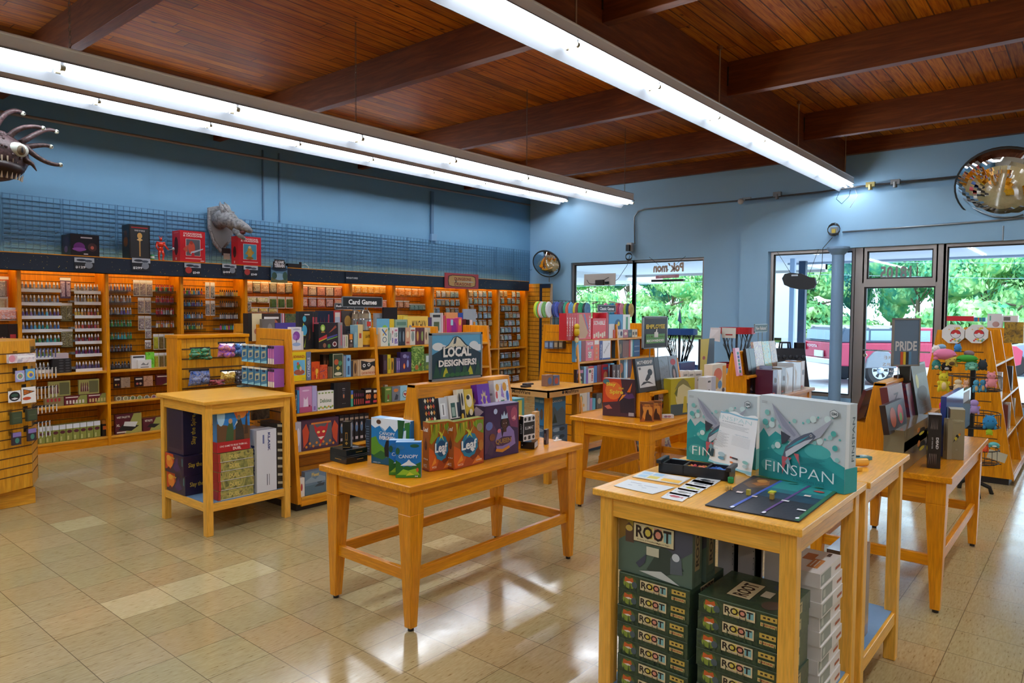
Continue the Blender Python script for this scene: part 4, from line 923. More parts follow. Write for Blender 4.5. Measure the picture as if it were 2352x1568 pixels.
# ---------------------------------------------------------------- games on the tables
def bx2(name,label,z,pL,pN,pR,ytop,col,F=(),L=(),T=(),group=None,cat='box',zoff=.0015,d=None,rough=.3,w=None):
    """box resting at height z with near corner pN, its left face reaching pL and its right face reaching pR"""
    N=ZP(*pN,z);Rr=ZP(*pR,z);Lf=ZP(*pL,z);D=Rr-N;a=math.atan2(D.y,D.x);h=ty(N,(0,0,1),ytop)
    P=Vector((-math.sin(a),math.cos(a),0));dd=d or max(.01,tx(N,P,pL[0]))
    N.z+=zoff;return pbox(name,label,cat,w or D.length,h,dd,N,a,col,F,L,T,group=group,rough=rough)
def bxt(name,label,z,p,tl,tr,d,col,F=(),L=(),T=(),group=None,cat='box',zoff=.0015,rough=.3):
    """box with front-left-bottom at p and the ends of its top front edge at heights tl and point tr"""
    A=ZP(*p,z);h=ty(A,(0,0,1),tl);B=ZP(*tr,z+h);D=B-A;D.z=0;a=math.atan2(D.y,D.x);A.z+=zoff
    return pbox(name,label,cat,D.length,h,d,A,a,col,F,L,T,group=group,rough=rough)
def c7(x,y):return(720+x/3.794,840+y/3.794)
TB=.76
SHR='#2a2c31'
gold='#a0762c'
bx2('black_game_box','black flat game box, lower of two stacked on the centre table\'s left end',TB,c7(145,835),c7(287,862),c7(470,828),c7(0,800)[1],'#1c1d20',F=[('r',.5,.45,.8,.55,gold),('r',.03,.88,.97,.93,'#5a5c60')],L=[('r',.3,.45,.7,.55,gold)],T=[],rough=.12)
N_=ZP(*c7(287,862),TB);h1=ty(N_,(0,0,1),c7(0,800)[1])
bx2('black_game_box','black flat game box, upper of two stacked on the centre table\'s left end',TB+h1,c7(145,765),c7(287,797),c7(470,762),c7(0,742)[1],'#1c1d20',F=[('r',.45,.45,.75,.55,gold),('r',.03,.06,.97,.12,'#6a6c70')],T=[('r',.05,.1,.95,.13,'#6a6e74'),('e',.7,.4,.14,.2,'#2f3238')],rough=.1)
h2=h1+ty(N_,(0,0,1),c7(0,742)[1])-h1
bx2('slim_black_box','slim black upright box standing on the two stacked flat black boxes',TB+h2,c7(253,715),c7(322,722),c7(340,708),c7(0,490)[1],'#1b1b1d',L=[('r',.35,.3,.65,.6,gold),('r',.4,.34,.6,.56,'#1b1b1d'),('p',[(.3,.2),(.5,.12),(.7,.2),(.5,.26)],gold),('r',.05,.03,.95,.05,gold)],F=[('r',.1,.05,.9,.95,'#8d9298')],rough=.1)
bx2('blue_gray_box','dark blue-grey upright box with fine text behind the black boxes',TB,c7(438,770),c7(492,780),c7(505,776),c7(0,472)[1],'#2c3a4c',L=[('r',.15,.1+.07*i,.85,.12+.07*i,'#6f8298')for i in range(11)],d=.03)
# evergreen
bxt('evergreen_game_box','tall blue mountain and forest box titled evergreen behind the two small ones',TB,c7(505,845),c7(503,450)[1],c7(845,487),.075,'#1d7fc6',F=[
('r',0,0,1,.22,'#0d5a7a'),('p',[(0,.2),(0,.55),(.12,.6),(.2,.45),(.32,.38),(.5,.3),(.4,.16),(.2,.14)],'#5d9a2c'),('p',[(.02,.15),(.25,.3),(.45,.22),(.3,.1)],'#2a6a34'),
('p',[(0,1),(0,.84),(.1,.78),(.22,.84),(.35,.72),(.48,.86),(.62,.74),(.75,.9),(.9,.82),(1,.95),(1,1)],'#e4eef6'),('p',[(.2,.85),(.32,.78),(.4,.7),(.3,.74)],'#8ab4d8'),
('p',[(.68,1),(.7,.55),(.66,.3),(.78,.28),(.8,.6),(.86,1)],'#1c5a2c'),('p',[(.86,.95),(.82,.35),(.97,.3),(.99,.98)],'#2f7a34'),('p',[(.8,.5),(.88,.35),(.9,.8),(.84,.78)],'#cfe6f4'),
('p',[(.36,.18),(.34,.36),(.38,.5),(.42,.56),(.46,.55),(.5,.48),(.52,.3),(.52,.18)],'#14161a'),('c',.43,.56,.035,'#1c1f24'),('e',.6,.24,.1,.03,'#8a6a44'),('p',[(.55,.3),(.62,.42),(.68,.2)],'#dfeef8'),
('e',.2,.92,.06,.05,'#5a3a22'),('t',.42,.68,.4,.07,'CANOPY','#f4f8fa'),('t',.42,.585,.4,.085,'EVERGREEN','#f4f8fa',.03),('t',.15,.03,.2,.025,'WEIRD CITY','#dfe8ee')],
 T=[('r',0,0,1,1,'#c8dcec'),('r',0,0,.3,1,'#7fb4dc')],L=[('r',0,0,1,.5,'#2a6a34')])
CAN=[('r',0,0,1,.3,'#3f8a24'),('p',[(0,.1),(0,.5),(.18,.42),(.3,.3),(.45,.33),(.6,.3),(.8,.38),(1,.45),(1,.1)],'#1f6a2a'),('p',[(.05,.08),(.3,.24),(.5,.2),(.8,.26),(.95,.08)],'#8fc02c'),('p',[(.4,.05),(.55,.16),(.75,.08)],'#c8d43c'),
('p',[(.18,.34),(.32,.4),(.44,.45),(.52,.52),(.62,.44),(.74,.39),(.84,.34)],'#dfeaf4'),('e',.2,.85,.16,.06,'#2c74b0'),('e',.75,.9,.18,.05,'#1c5a3c'),('e',.08,.75,.08,.1,'#1c5a3c'),('t',.5,.6,.76,.1,'CANOPY','#f2f7fb',.005),('e',.86,.22,.05,.06,'#c05a2c'),('t',.82,.04,.1,.04,'M','#ffffff')]
bxt('canopy_game_box','small blue and green forest box, rear one of the two titled canopy',TB,c7(657,952),c7(657,650)[1],c7(872,652),.045,'#1878c8',F=CAN,T=[('r',0,0,1,1,'#9fc4e4')])
bxt('canopy_game_box','small blue and green forest box, front one of the two titled canopy',TB,c7(716,976),c7(716,668)[1],c7(937,668),.045,'#1878c8',F=CAN,T=[('r',0,0,1,1,'#9fc4e4')])
LEAF=[('r',0,0,1,.3,'#a8481c'),('p',[(0,.2),(0,.5),(.25,.38),(.4,.2),(.3,.05),(.05,.02)],'#d2601c'),('p',[(.45,.25),(.62,.12),(.85,.2),(.98,.4),(.8,.48),(.6,.35)],'#7c3418'),('p',[(.6,.03),(.8,.2),(.97,.05)],'#e2822c'),('p',[(.1,.1),(.3,.16),(.25,.28)],'#e8922c'),
('p',[(.02,.6),(.2,.95),(.45,.98),(.35,.7),(.1,.55)],'#8f9a1c'),('p',[(.6,.9),(.75,.97),(.98,.95),(.98,.65),(.85,.7)],'#6f9a24'),('e',.85,.8,.1,.09,'#9a8a74'),('e',.9,.4,.08,.12,'#b8782c')]+[
('p',[(.05+.11*i,.97),(.1+.11*i,.72),(.13+.1*i,.95)],('#b0b02c','#5f7a1c','#c8a82c')[i%3])for i in range(8)]+[
('p',[(.5+.27*math.cos(a*math.pi/10)*(1+.1*(a%2)),.46+.25*math.sin(a*math.pi/10)*(1+.08*(a%2)))for a in range(20)],'#1f7fa4'),('e',.5,.45,.2,.17,'#124e7a'),('p',[(.46,.82),(.52,.74),(.62,.85),(.54,.7),(.6,.6),(.5,.68),(.4,.62),(.46,.72),(.36,.82),(.47,.78)],'#c8cc3c'),('t',.49,.47,.5,.2,'Leaf','#eef4f6',.03),('p',[(.52,.36),(.6,.4),(.68,.34),(.6,.3)],'#e8eef0'),('t',.2,.08,.18,.04,'WCG','#f2e8da'),('t',.82,.1,.2,.03,'GAMES','#f2e8da')]
LSP=[('t',.5,.85,.7,.09,'Leaf','#f2ead8',.02),('e',.5,.52,.22,.1,'#5a2a14'),('p',[(.3,.5),(.5,.7),(.7,.5)],'#6a3a1c'),('c',.25,.24,.07,'#e8dccb'),('c',.5,.24,.07,'#e8dccb'),('c',.75,.24,.07,'#e8dccb'),('t',.4,.1,.5,.07,'WCG','#e8dccb'),('r',0,0,1,.04,'#7a2414')]
bx2('autumn_leaf_game_box','orange and green autumn leaf box, left one of the matching pair',TB,c7(953,908),c7(1006,925),c7(1215,893),c7(0,500)[1],'#a85a1c',F=LEAF,L=LSP,T=[('r',0,0,1,1,'#a8a85c'),('e',.3,.5,.2,.3,'#6a8a34')])
bx2('autumn_leaf_game_box','orange and green autumn leaf box, right one of the matching pair',TB,c7(1165,896),c7(1222,909),c7(1482,843),c7(0,492)[1],'#a85a1c',F=LEAF,L=LSP,T=[('r',0,0,1,1,'#a8a85c'),('e',.3,.5,.2,.3,'#6a8a34')])
CALL=[('p',[(0,.1),(0,.6),(.2,.7),(.35,.5),(.3,.2)],'#5a3f60'),('p',[(.6,.95),(.95,.95),(.97,.5),(.75,.55)],'#7a3a60'),('c',.3,.88,.055,'#b8c8ec'),('e',.12,.62,.1,.08,'#6a7ab8'),('e',.85,.78,.1,.14,'#a8506a'),('p',[(.78,.7),(.9,.66),(.88,.76)],'#e0a0a8'),
('p',[(.3,.3),(.38,.52),(.5,.56),(.72,.56),(.85,.45),(.9,.2),(.6,.1),(.35,.12)],'#8a78b4'),('p',[(.5,.35),(.45,.55),(.55,.52)],'#2a1c30'),('e',.57,.64,.12,.13,'#1c1416'),('e',.57,.62,.085,.105,'#4a2c24'),('r',.53,.46,.62,.54,'#4a2c24'),
('p',[(.46,.72),(.47,.82),(.51,.77),(.55,.87),(.59,.77),(.64,.83),(.66,.72)],'#b8d4ec'),('e',.54,.63,.012,.006,'#e8dcd0'),('e',.61,.63,.012,.006,'#e8dcd0'),('e',.575,.57,.025,.008,'#7a3a34'),('p',[(.04,.12),(.16,.32),(.26,.2),(.2,.05)],'#4a3c58'),('e',.4,.5,.05,.04,'#e07a8a'),
('p',[(.28,.3),(.5,.38),(.78,.36),(.72,.24),(.5,.2),(.3,.22)],'#4a3054'),('t',.53,.29,.46,.11,'QUEEN','#9a7a3c',.04),('p',[(.3,.12),(.5,.08),(.72,.14),(.7,.19),(.5,.14),(.32,.17)],'#c8862c'),('e',.2,.4,.08,.07,'#7a4a34')]
bx2('purple_fantasy_game_box','large purple fantasy box with a crowned figure on the centre table',TB,c7(1385,790),c7(1492,822),c7(1786,757),c7(0,350)[1]+2,'#3c2c54',F=CALL,L=[('p',[(.05,.9),(.3,.98),(.9,.9),(.6,.82),(.2,.8)],'#a898a8'),('t',.5,.78,.6,.05,'QUEEN','#a87c44',.02),('e',.5,.3,.35,.2,'#4a3a6c')],T=[('r',0,0,1,1,'#8a80a0'),('e',.4,.5,.3,.3,'#a8a0b8')])
bx2('black_white_card_box','black card game box lying flat under the upright black and white one',TB,c7(1788,720),c7(1925,728),c7(1955,700),c7(0,668)[1],'#1f2124',L=[('c',.22,.5,.03,'#e8e8e8')],F=[('r',.05,.1,.95,.9,'#b8babc')],rough=.12)
b_=bx2('black_white_card_box','black and white patterned card game box standing upright on a flat one',TB+.057,c7(1790,650),c7(1828,662),c7(1930,640),c7(0,445)[1],'#d8dadd',F=[('r',.04,.25,.96,.75,'#1c1f23'),('t',.5,.52,.7,.12,'ILLIMAT','#dfe2e6',.01)]+[(('c'),.15+.7*(i%2),.12+.76*(i//2),.1,'#26292d')for i in range(4)]+[('r',.4,.05,.6,.2,'#26292d'),('r',.4,.8,.6,.95,'#26292d')],L=[('r',0,0,1,1,'#1a1c20'),('t',.5,.5,.5,.4,'ILLIMAT','#b8bcc0',.01,90)])
bx2('tan_card_box','tan spotted card game box behind the black and white one',TB,c7(1900,640),c7(1935,640),c7(1968,628),c7(0,405)[1],'#c8a068',F=[('c',.3+.4*(i%2),.1+.14*i,.08,'#8a5a2c')for i in range(6)],d=.03)
bx2('tiny_dark_box','tiny dark upright box standing alone near the right end of the centre table',TB,c7(2006,680),c7(2028,688),c7(2050,676),c7(0,560)[1],'#2c2128',L=[('r',.4,.3,.6,.75,'#b8a8a0')],F=[('r',.1,.1,.9,.9,'#5a4a50')])
p=ZP(*c7(2125,650),TB);mb=MB();mb.box((-.035,-.012,0),(.035,.012,.004),'#e8e8e4');mb.prism([(-.02,.004),(.01,.004),(.0,.025),(-.006,.025)],'y',-.004,.004,'#f0f0ec');o=mb.build('paper_clip_stand');o.location=p;tag(o,'small white plastic card clip lying at the right end of the centre table','clip')
# boxes on the riser shelf of the centre table
ZR=.9775
def rx(name,label,x0,x1,yt,col,F=(),L=(),d=.03,Yp=2.79,ang=0,tilt=-.16,**k):return bx(name,label,ZR,c7(x0,0)[0],c7(x1,0)[0],c7(0,yt)[1],d,col,F,L,Yp=Yp,ang=ang,tilt=tilt,**k)
NAV=[('p',[(.1+.2*i,.1+.2*j),(.2+.2*i,.02+.2*j),(.3+.2*i,.1+.2*j),(.2+.2*i,.18+.2*j)],('#b83c24','#e8dcc0','#d08a34')[(i+j)%3])for i in range(4)for j in range(5)]
rx('patterned_card_box','black box with red and cream zigzag pattern on the centre table riser',975,1085,285,'#1c1e20',F=NAV,L=[('r',0,0,1,1,'#18191b')])
rx('silver_card_box','silver and dark card box leaning beside the zigzag patterned one',1115,1185,283,'#c8ccd2',F=[('r',.15,.35,.75,.8,'#e8ecf0'),('r',.4,.4,.5,.75,'#4a4c50')],L=[('r',0,0,1,1,'#4c5058')],d=.06)
rx('photo_card_box','white box with two small pictures on a black base on the riser',1200,1312,265,'#e4e2da',F=[('r',0,0,1,.22,'#15171a'),('r',.12,.25,.46,.75,'#2c5a54'),('r',.6,.25,.92,.75,'#1f2c3c'),('r',.17,.3,.4,.6,'#9ab4a8')])
rx('yellow_black_box','yellow and cream box with black wave drawings, right one of two',1340,1412,208,'#d8b83c',F=[('e',.5,.65,.35,.2,'#efe6c8'),('p',[(0,0),(1,0),(1,.35),(.7,.2),(.4,.38),(.15,.22),(0,.3)],'#24262a'),('e',.6,.3,.2,.1,'#efe6c8'),('e',.4,.75,.2,.07,'#24262a')])
rx('yellow_black_box','narrow cream box with black arches left of the yellow wave box',1280,1336,210,'#e2dcc4',F=[('e',.3,.7,.14,.2,'#26282c'),('e',.7,.7,.14,.2,'#26282c'),('r',.1,.1,.9,.4,'#26282c'),('e',.5,.2,.2,.1,'#d8b83c')])
rx('purple_card_box','bright purple card box with gold splash emblem on the riser',1455,1560,165,'#6a2fa8',F=[('p',[(.5+.3*math.cos(a*math.pi/9)*(1 if a%2 else .6),.55+.3*math.sin(a*math.pi/9)*(1 if a%2 else .6))for a in range(18)],'#c8b088'),('e',.5,.55,.12,.12,'#6a2fa8')],L=[('p',[(.3,.2),(.6,.3),(.4,.45),(.7,.55),(.35,.7),(.6,.85),(.2,.6)],'#c8b088')],d=.06)
rx('white_confetti_box','white box scattered with coloured shapes at the right of the riser',1605,1728,128,'#e8e6e2',F=[('e',.2,.8,.12,.1,'#e0a83c'),('p',[(0,.2),(.2,.5),(.25,.1)],'#e07898'),('e',.7,.8,.14,.12,'#e0a030'),('p',[(.5,.9),(.62,.5),(.4,.55)],'#a888c8'),('e',.85,.55,.1,.14,'#3c6ac0'),('r',.35,.2,.6,.45,'#3f8a5c'),('p',[(.6,.02),(.9,.05),(.8,.25)],'#4aa0d8'),('e',.1,.6,.07,.1,'#d85a5a')]+[('c',(i*.37)%1*.9+.05,(i*.23)%1*.9+.05,.02,('#3c6ac0','#e0a030','#3f8a5c','#d85a5a')[i%4])for i in range(22)],L=[('r',.1,.1,.9,.9,'#d8dcde'),('r',.2,.6,.7,.66,'#8a8c90'),('r',.2,.3,.6,.42,'#9a4a5c')],d=.07)
bx('teal_game_box','teal and yellow box edge peeping behind the purple fantasy box',TB,c7(1750,0)[0],c7(1835,0)[0],c7(0,293)[1],.1,'#3f8f94',F=[('r',.3,.05,.75,.95,'#c8c04c')],Yp=3.1)
bx('teal_flat_box','stack of thin teal and green boxes behind the autumn leaf boxes',TB,c7(1180,0)[0],c7(1285,0)[0],c7(0,445)[1],.1,'#4a9aa0',T=[('r',.1,.1,.9,.9,'#6a9a5c')],Yp=3.07)
# mountain sign on the riser
A=Vector((2.745,2.9,1.222));t=thing('framed_sign','grey framed sign with a snowy mountain and big white lettering on the centre riser','sign',A)
W_,H_=.435,.275
mb=MB()
for a,b in (((0,0,0),(W_,.015,.012)),((0,0,H_-.012),(W_,.015,H_)),((0,0,0),(.012,.015,H_)),((W_-.012,0,0),(W_,.015,H_))):mb.box(a,b,flat('#8d959c',.3,.4))
mb.box((.1,.002,-.0),(.12,.02,.01),GAL);mb.build('frame',t)
mb=MB();mb.box((.01,.004,.01),(W_-.01,.012,H_-.01),flat('#62b0dc',.35));O=len(mb.v)
T_=[]
T_+=[('e',.12,.74,.11,.09,'#e4eef4'),('e',.2,.7,.1,.08,'#e4eef4'),('e',.85,.74,.1,.1,'#e4eef4'),('e',.95,.68,.1,.08,'#e4eef4'),('r',0,0,1,.45,'#173a4c')]
T_+=[('p',[(0,.55),(.2,.68),(.33,.78),(.43,.95),(.5,.97),(.57,.93),(.68,.78),(.82,.66),(1,.55),(1,.35),(0,.35)],'#173a4c'),('p',[(.2,.66),(.33,.76),(.43,.93),(.5,.95),(.56,.9),(.66,.76),(.8,.65),(.7,.68),(.64,.64),(.6,.72),(.52,.66),(.46,.74),(.4,.66),(.32,.7)],'#e6e0c8'),('p',[(.44,.92),(.42,.78),(.47,.8),(.49,.95)],'#2c4a5c')]
T_+=[('p',[(.02+.14*i,.02),(.09+.14*i,.4+.05*(i%2)),(.17+.14*i,.02)],('#1c5040','#24583c','#1a4440')[i%3])for i in range(7)]
T_+=[('p',[(.27+dx+s*q*.03,.02+.045*q*0+y)for s,q,y in ((-1,2,.02),(-1,1.6,.08),(-1,1.2,.14),(0,0,.24),(1,1.2,.14),(1,1.6,.08),(1,2,.02))],'#b8bc2c')for dx in (0,.5)]
T_+=[('e',.3+.1*i,.07,.05,.05,'#2c6a3c')for i in range(5)]
T_+=[('t',.5,.6,.6,.27,'LOCAL','#173a4c',.09),('t',.51,.345,.8,.19,'DESIGNERS!','#173a4c',.09),('t',.5,.605,.57,.24,'LOCAL','#f4f2ee',.045),('t',.51,.35,.77,.16,'DESIGNERS!','#f4f2ee',.045)]
ob=MB();art(ob,'F',W_-.024,H_-.024,.01,T_);mb.add([(x+.012,y+.0035,z+.012)for x,y,z in ob.v],ob.f,'#fff');
mb.m[-len(ob.f):]=[mb.mi(ob.mats[i])for i in ob.m];mb.build('picture',t)
# ---------------------------------------------------------------- nearest light wood table
ZT=.9725
def r2(x,y):return(1340+x/2.279,880+y/2.279)       # from the enlarged view of the table
FIN=[('p',[(0,0),(0,.52),(.05,.6),(.12,.5),(.2,.58),(.32,.52),(.42,.42),(.5,.46),(.62,.5),(.75,.5),(.88,.35),(1,.3),(1,0)],'#2a9f9f'),('p',[(0,0),(0,.3),(.15,.36),(.3,.3),(.5,.24),(.7,.3),(1,.16),(1,0)],'#1f8f92'),('e',.3,.4,.14,.1,'#3fb0ac'),('e',.7,.42,.15,.08,'#4ab4b0'),('e',.15,.16,.12,.08,'#4aa8a8')]
FIN+=[('c',(.07+i*.137)%.9+.05,.36+((i*.29)%.5),.012+.012*(i%3),('#5fb8b4','#8fc8c4','#cfe4e2')[i%3])for i in range(26)]
FIN+=[('c',.1,.8,.03,'#7cc0bc'),('c',.17,.72,.025,'#6ab8b4'),('c',.08,.68,.035,'#58b0ac'),('c',.88,.66,.03,'#4fb0a8'),('c',.9,.5,.03,'#3fa8a4'),
('p',[(.16,.92),(.3,.78),(.45,.64),(.52,.56),(.5,.48),(.38,.52),(.28,.64),(.2,.78)],'#a3a8b8'),('p',[(.16,.92),(.32,.74),(.46,.58),(.44,.55),(.3,.66)],'#8e94a8'),('p',[(.6,.6),(.72,.7),(.86,.82),(.84,.76),(.74,.6),(.64,.54)],'#a8adba'),
('p',[(.28,.6),(.29,.44),(.34,.47),(.4,.55)],'#3a3f4c'),('p',[(.3,.28),(.34,.42),(.44,.52),(.55,.6),(.64,.64),(.69,.6),(.66,.55),(.56,.47),(.44,.38),(.36,.32),(.34,.2)],'#566072'),('p',[(.34,.36),(.45,.45),(.57,.53),(.66,.57),(.6,.5),(.46,.38),(.35,.29)],'#c8d0d8'),('p',[(.35,.4),(.48,.51),(.62,.6),(.6,.58),(.46,.46)],'#3fa0b0'),
('c',.635,.6,.014,'#d8dce0'),('c',.635,.6,.008,'#14181c'),('p',[(.3,.3),(.31,.08),(.34,.2),(.42,.3)],'#c05a62'),('p',[(.44,.36),(.52,.22),(.5,.36)],'#c8646a'),('p',[(.34,.24),(.44,.12),(.38,.3)],'#7aa0ac')]
FIN+=[('t',.5,.155,.8,.125,'FINSPAN','#e8f2f2',-.012),('t',.62,.055,.36,.03,'A WINGSPAN GAME','#1a6a70',0),('p',[(.885+.052*math.cos(R(60*k+30)),.885+.05*math.sin(R(60*k+30)))for k in range(6)],'#5c666c'),('p',[(.885+.045*math.cos(R(60*k+30)),.885+.043*math.sin(R(60*k+30)))for k in range(6)],'#d3dadc'),('t',.885,.885,.06,.035,'SM','#5c666c',.04)]
FIN+=[('r',.5,.33-.014*i,.5+.3-.03*(i%3),.335-.014*i,'#1f7a80')for i in range(7)]+[('r',.04,.93-.016*i,.11,.936-.016*i,'#8a9298')for i in range(2)]
SID=[('t',.5,.6,.22,.4,'FINSPAN','#5a7078',0,90),('r',.3,.95,.7,.96,'#8a9aa0'),('e',.5,.22,.1,.1,'#34505c')]
BGF='#c6d2d6'
o1=bxt('flying_fish_game_box','large pale teal game box with a flying fish picture, right one at the front',ZT,r2(918,482),r2(918,62)[1],r2(1378,116),.072,BGF,F=FIN,L=SID,T=[('r',0,0,1,1,'#c0ccd0'),('r',.4,.4,.8,.5,'#8a9a9c')],rough=.12)
art_r=MB();dims=o1.dimensions
o2=bxt('flying_fish_game_box','large pale teal game box with a flying fish picture, left one behind the white leaflet',ZT,r2(540,398),r2(524,40)[1],r2(910,72),.072,BGF,F=FIN,L=SID,T=[('r',0,0,1,1,'#c0ccd0'),('r',.2,.3,.6,.6,'#e2eaec')],rough=.12)
# side panel of each big box facing right
for o in (o1,o2):
    w_,d_,h_=o.dimensions
    mb=MB();art(mb,'R',w_-.001,h_,d_-.001,[('r',0,0,.3,1,'#dfe8ec'),('t',.62,.6,.22,.5,'FINSPAN','#3c5660',0,90),('e',.62,.22,.08,.06,'#2c4048'),('r',0,0,1,.28,'#2a9f9f')],1)
    q=mb.build('side_print',o)
# leaflet leaning on the left box
A=ZP(*r2(642,412),ZT);B=ZP(*r2(878,494),ZT);D=B-A;a=math.atan2(D.y,D.x)
w_=D.length;h_=ty(A,(0,0,1),r2(0,140)[1])/math.cos(.12)
mb=MB();n_=14
fr_=[(x/n_*w_,0,.006*math.sin(x*1.3))for x in range(n_+1)];tp=[(x/n_*w_,0,h_+.006*math.sin(x*1.1))for x in range(n_+1)]
for x in range(n_):mb.add([fr_[x],fr_[x+1],tp[x+1],tp[x],(fr_[x][0],.0008,fr_[x][2]),(fr_[x+1][0],.0008,fr_[x+1][2]),(tp[x+1][0],.0008,tp[x+1][2]),(tp[x][0],.0008,tp[x][2])],[(0,1,2,3),(7,6,5,4),(3,2,6,7),(0,4,5,1)],flat('#e9edee',.4))
LE=[('p',[(0,1),(.15,.975),(.4,.99),(.7,.965),(1,.985),(1,.955),(.7,.94),(.4,.965),(.15,.945),(0,.965)],'#7fb8d0'),('p',[(0,.0),(1,.0),(1,.06),(.75,.035),(.5,.06),(.2,.03),(0,.05)],'#8fcde0'),('t',.5,.88,.78,.07,'FINSPAN','#b8d8da',-.01),('t',.5,.815,.46,.022,'A WINGSPAN GAME','#7c8e96',0)]
LE+=[('r',.2+.03*(i%2),.77-.02*i,.85-.04*(i%3),.775-.02*i,'#a8adb2')for i in range(4)]+[('t',.18,.62,.2,.016,'OVERVIEW','#6fa0b4',0),('t',.72,.62,.28,.016,'TABLE OF CONTENTS','#6fa0b4',0)]
LE+=[('r',.06,.59-.018*i,.46-.05*(i%3),.594-.018*i,'#9a9fa4')for i in range(15)]+[('r',.54,.59-.022*i,.92,.593-.022*i,'#a4a9ae')for i in range(8)]
LE+=[('t',.16,.285,.2,.016,'CONTENTS','#6fa0b4',0),('r',.08,.12,.18,.26,'#23424c'),('e',.36,.21,.08,.04,'#a8c8d4'),('e',.36,.14,.07,.03,'#6aa0b8'),('r',.55,.19,.72,.22,'#3c3c40'),('r',.55,.19,.6,.22,'#b04a3c'),('e',.6,.12,.04,.02,'#d07a3c'),('e',.88,.19,.06,.03,'#8fc8c0'),('e',.88,.12,.05,.03,'#b8d4d8')]
art(mb,'F',w_,h_,.001,LE,1);o=mb.build('rules_leaflet');o.location=A+Vector((0,0,.008));o.rotation_euler=(-.12,0,a);tag(o,'white rules leaflet with blue wavy edges leaning on the left fish box','leaflet')
def slab(name,label,cat,pts,th,col,shapes=(),z=None,group=None):
    """flat thing on the table; pts are its four corners (near-left, near-right, far-right, far-left), shapes as on a box top"""
    z=z or ZT;P=[ZP(*q,z)for q in pts];c=sum(P,Vector())/4
    mb=MB();mb.hexa([(p-c)+Vector((0,0,.0012))for p in P],[(p-c)+Vector((0,0,.0012+th))for p in P],col)
    def bl(x,y,L):return(P[0]*(1-x)*(1-y)+P[1]*x*(1-y)+P[2]*x*y+P[3]*(1-x)*y)-c+Vector((0,0,.0012+th+.0003*L))
    for i,s in enumerate(shapes):
        L=1+i*.5
        if s[0]=='r':_,x0,y0,x1,y1,cc=s;mb.add([bl(x0,y0,L),bl(x1,y0,L),bl(x1,y1,L),bl(x0,y1,L)],[(0,1,2,3)],cc)
        elif s[0]=='e':_,cx,cy,rx_,ry,cc=s;mb.add([bl(cx+rx_*math.cos(k*math.pi/7),cy+ry*math.sin(k*math.pi/7),L)for k in range(14)],[tuple(range(14))],cc)
        else:mb.add([bl(x,y,L)for x,y in s[1]],[tuple(range(len(s[1])))],s[2])
    o=mb.build(name);o.location=c;return tag(o,label,cat,group)
slab('player_mat','dark underwater player mat with reef and blue dive lines at the table edge','game board',[r2(636,641),r2(1128,730),r2(1345,560),r2(890,488)],.003,'#1b2130',[('r',0,.45,1,.75,'#173c54'),('r',0,.62,1,.99,'#1c6f7c'),('r',.35,.72,1,.99,'#27918f'),('p',[(0,.45),(.33,.45),(.33,1),(0,1)],'#34282c'),('p',[(.03,.7),(.15,.62),(.32,.7),(.33,.95),(.08,.97)],'#6a4a2c'),('p',[(.1,.75),(.2,.7),(.3,.78),(.25,.9)],'#a8682c'),('e',.18,.86,.06,.05,'#c88a3c'),('p',[(.25,.03),(.29,.03),(.37,.97),(.34,.97)],'#3c5cc0'),('p',[(.59,.03),(.62,.03),(.7,.97),(.67,.97)],'#5c3c80'),('p',[(.95,0),(1,0),(1,1),(.96,1)],'#2c6a44'),('p',[(.05,.97),(.9,.97),(.9,1),(.05,1)],'#2c6a3c'),
('r',.1,.42,.17,.46,'#e8d8d0'),('r',.3,.38,.36,.41,'#e8d8d0'),('r',.62,.4,.7,.43,'#e0e4e8'),('r',.76,.62,.83,.66,'#e8d8d0'),('r',.86,.24,.95,.27,'#e0e4e8'),('e',.28,.05,.02,.025,'#d8e0f0'),('e',.62,.05,.02,.025,'#e4e8f0'),('e',.96,.05,.02,.02,'#e4e8f0'),('e',.85,.8,.06,.02,'#c8504a'),('e',.5,.93,.05,.02,'#3a9a8c'),('e',.8,.92,.05,.02,'#2c7a5c')])
slab('goal_card_board','white board with blue and yellow panels lying left of the black tray','game board',[r2(257,492),r2(502,533),r2(562,500),r2(318,462)],.003,'#e4e6e4',[('r',.05,.55,.25,.9,'#a8d0e8'),('r',.28,.1,.5,.45,'#d8c84c'),('r',.3,.55,.5,.9,'#a8d0e8'),('r',.07,.1,.25,.45,'#a8d0e8'),('r',.58,.05,.97,.4,'#f0bc2c'),('r',.58,.5,.97,.9,'#f2f0ea')])
slab('reference_sheet','plain white reference sheet in the near left corner of the table','paper',[r2(158,538),r2(362,582),r2(480,546),r2(235,505)],.001,'#d9e0e2',[('r',.15,.7,.4,.74,'#8a94a4'),('r',.5,.6,.8,.63,'#8a94a4'),('r',.2,.4,.3,.43,'#8a94a4'),('r',.55,.35,.66,.38,'#8a94a4'),('r',.4,.5,.5,.53,'#8a94a4')])
FC=[('#b03c48','red fish',(404,600)),('#9a9c98','small grey shrimp',(446,578)),('#b8bc4c','yellow-green fish',(490,556)),('#8a9094','thin grey fish',(530,534)),('#3c4246','dark bird-like fish',(566,516))]
for c_,nm,(x,y)in FC:
    slab('fish_card','white game card with a %s picture'%nm,'card',[r2(x,y),r2(x+112,y+22),r2(x+156,y-8),r2(x+44,y-30)],.0012,'#dfe3e4',[('p',[(.2,.5),(.35,.65),(.6,.62),(.75,.5),(.85,.62),(.85,.36),(.75,.46),(.6,.36),(.35,.35)],c_),('e',.12,.5,.03,.06,'#9ac0d0')],group='fish cards beside the mat')
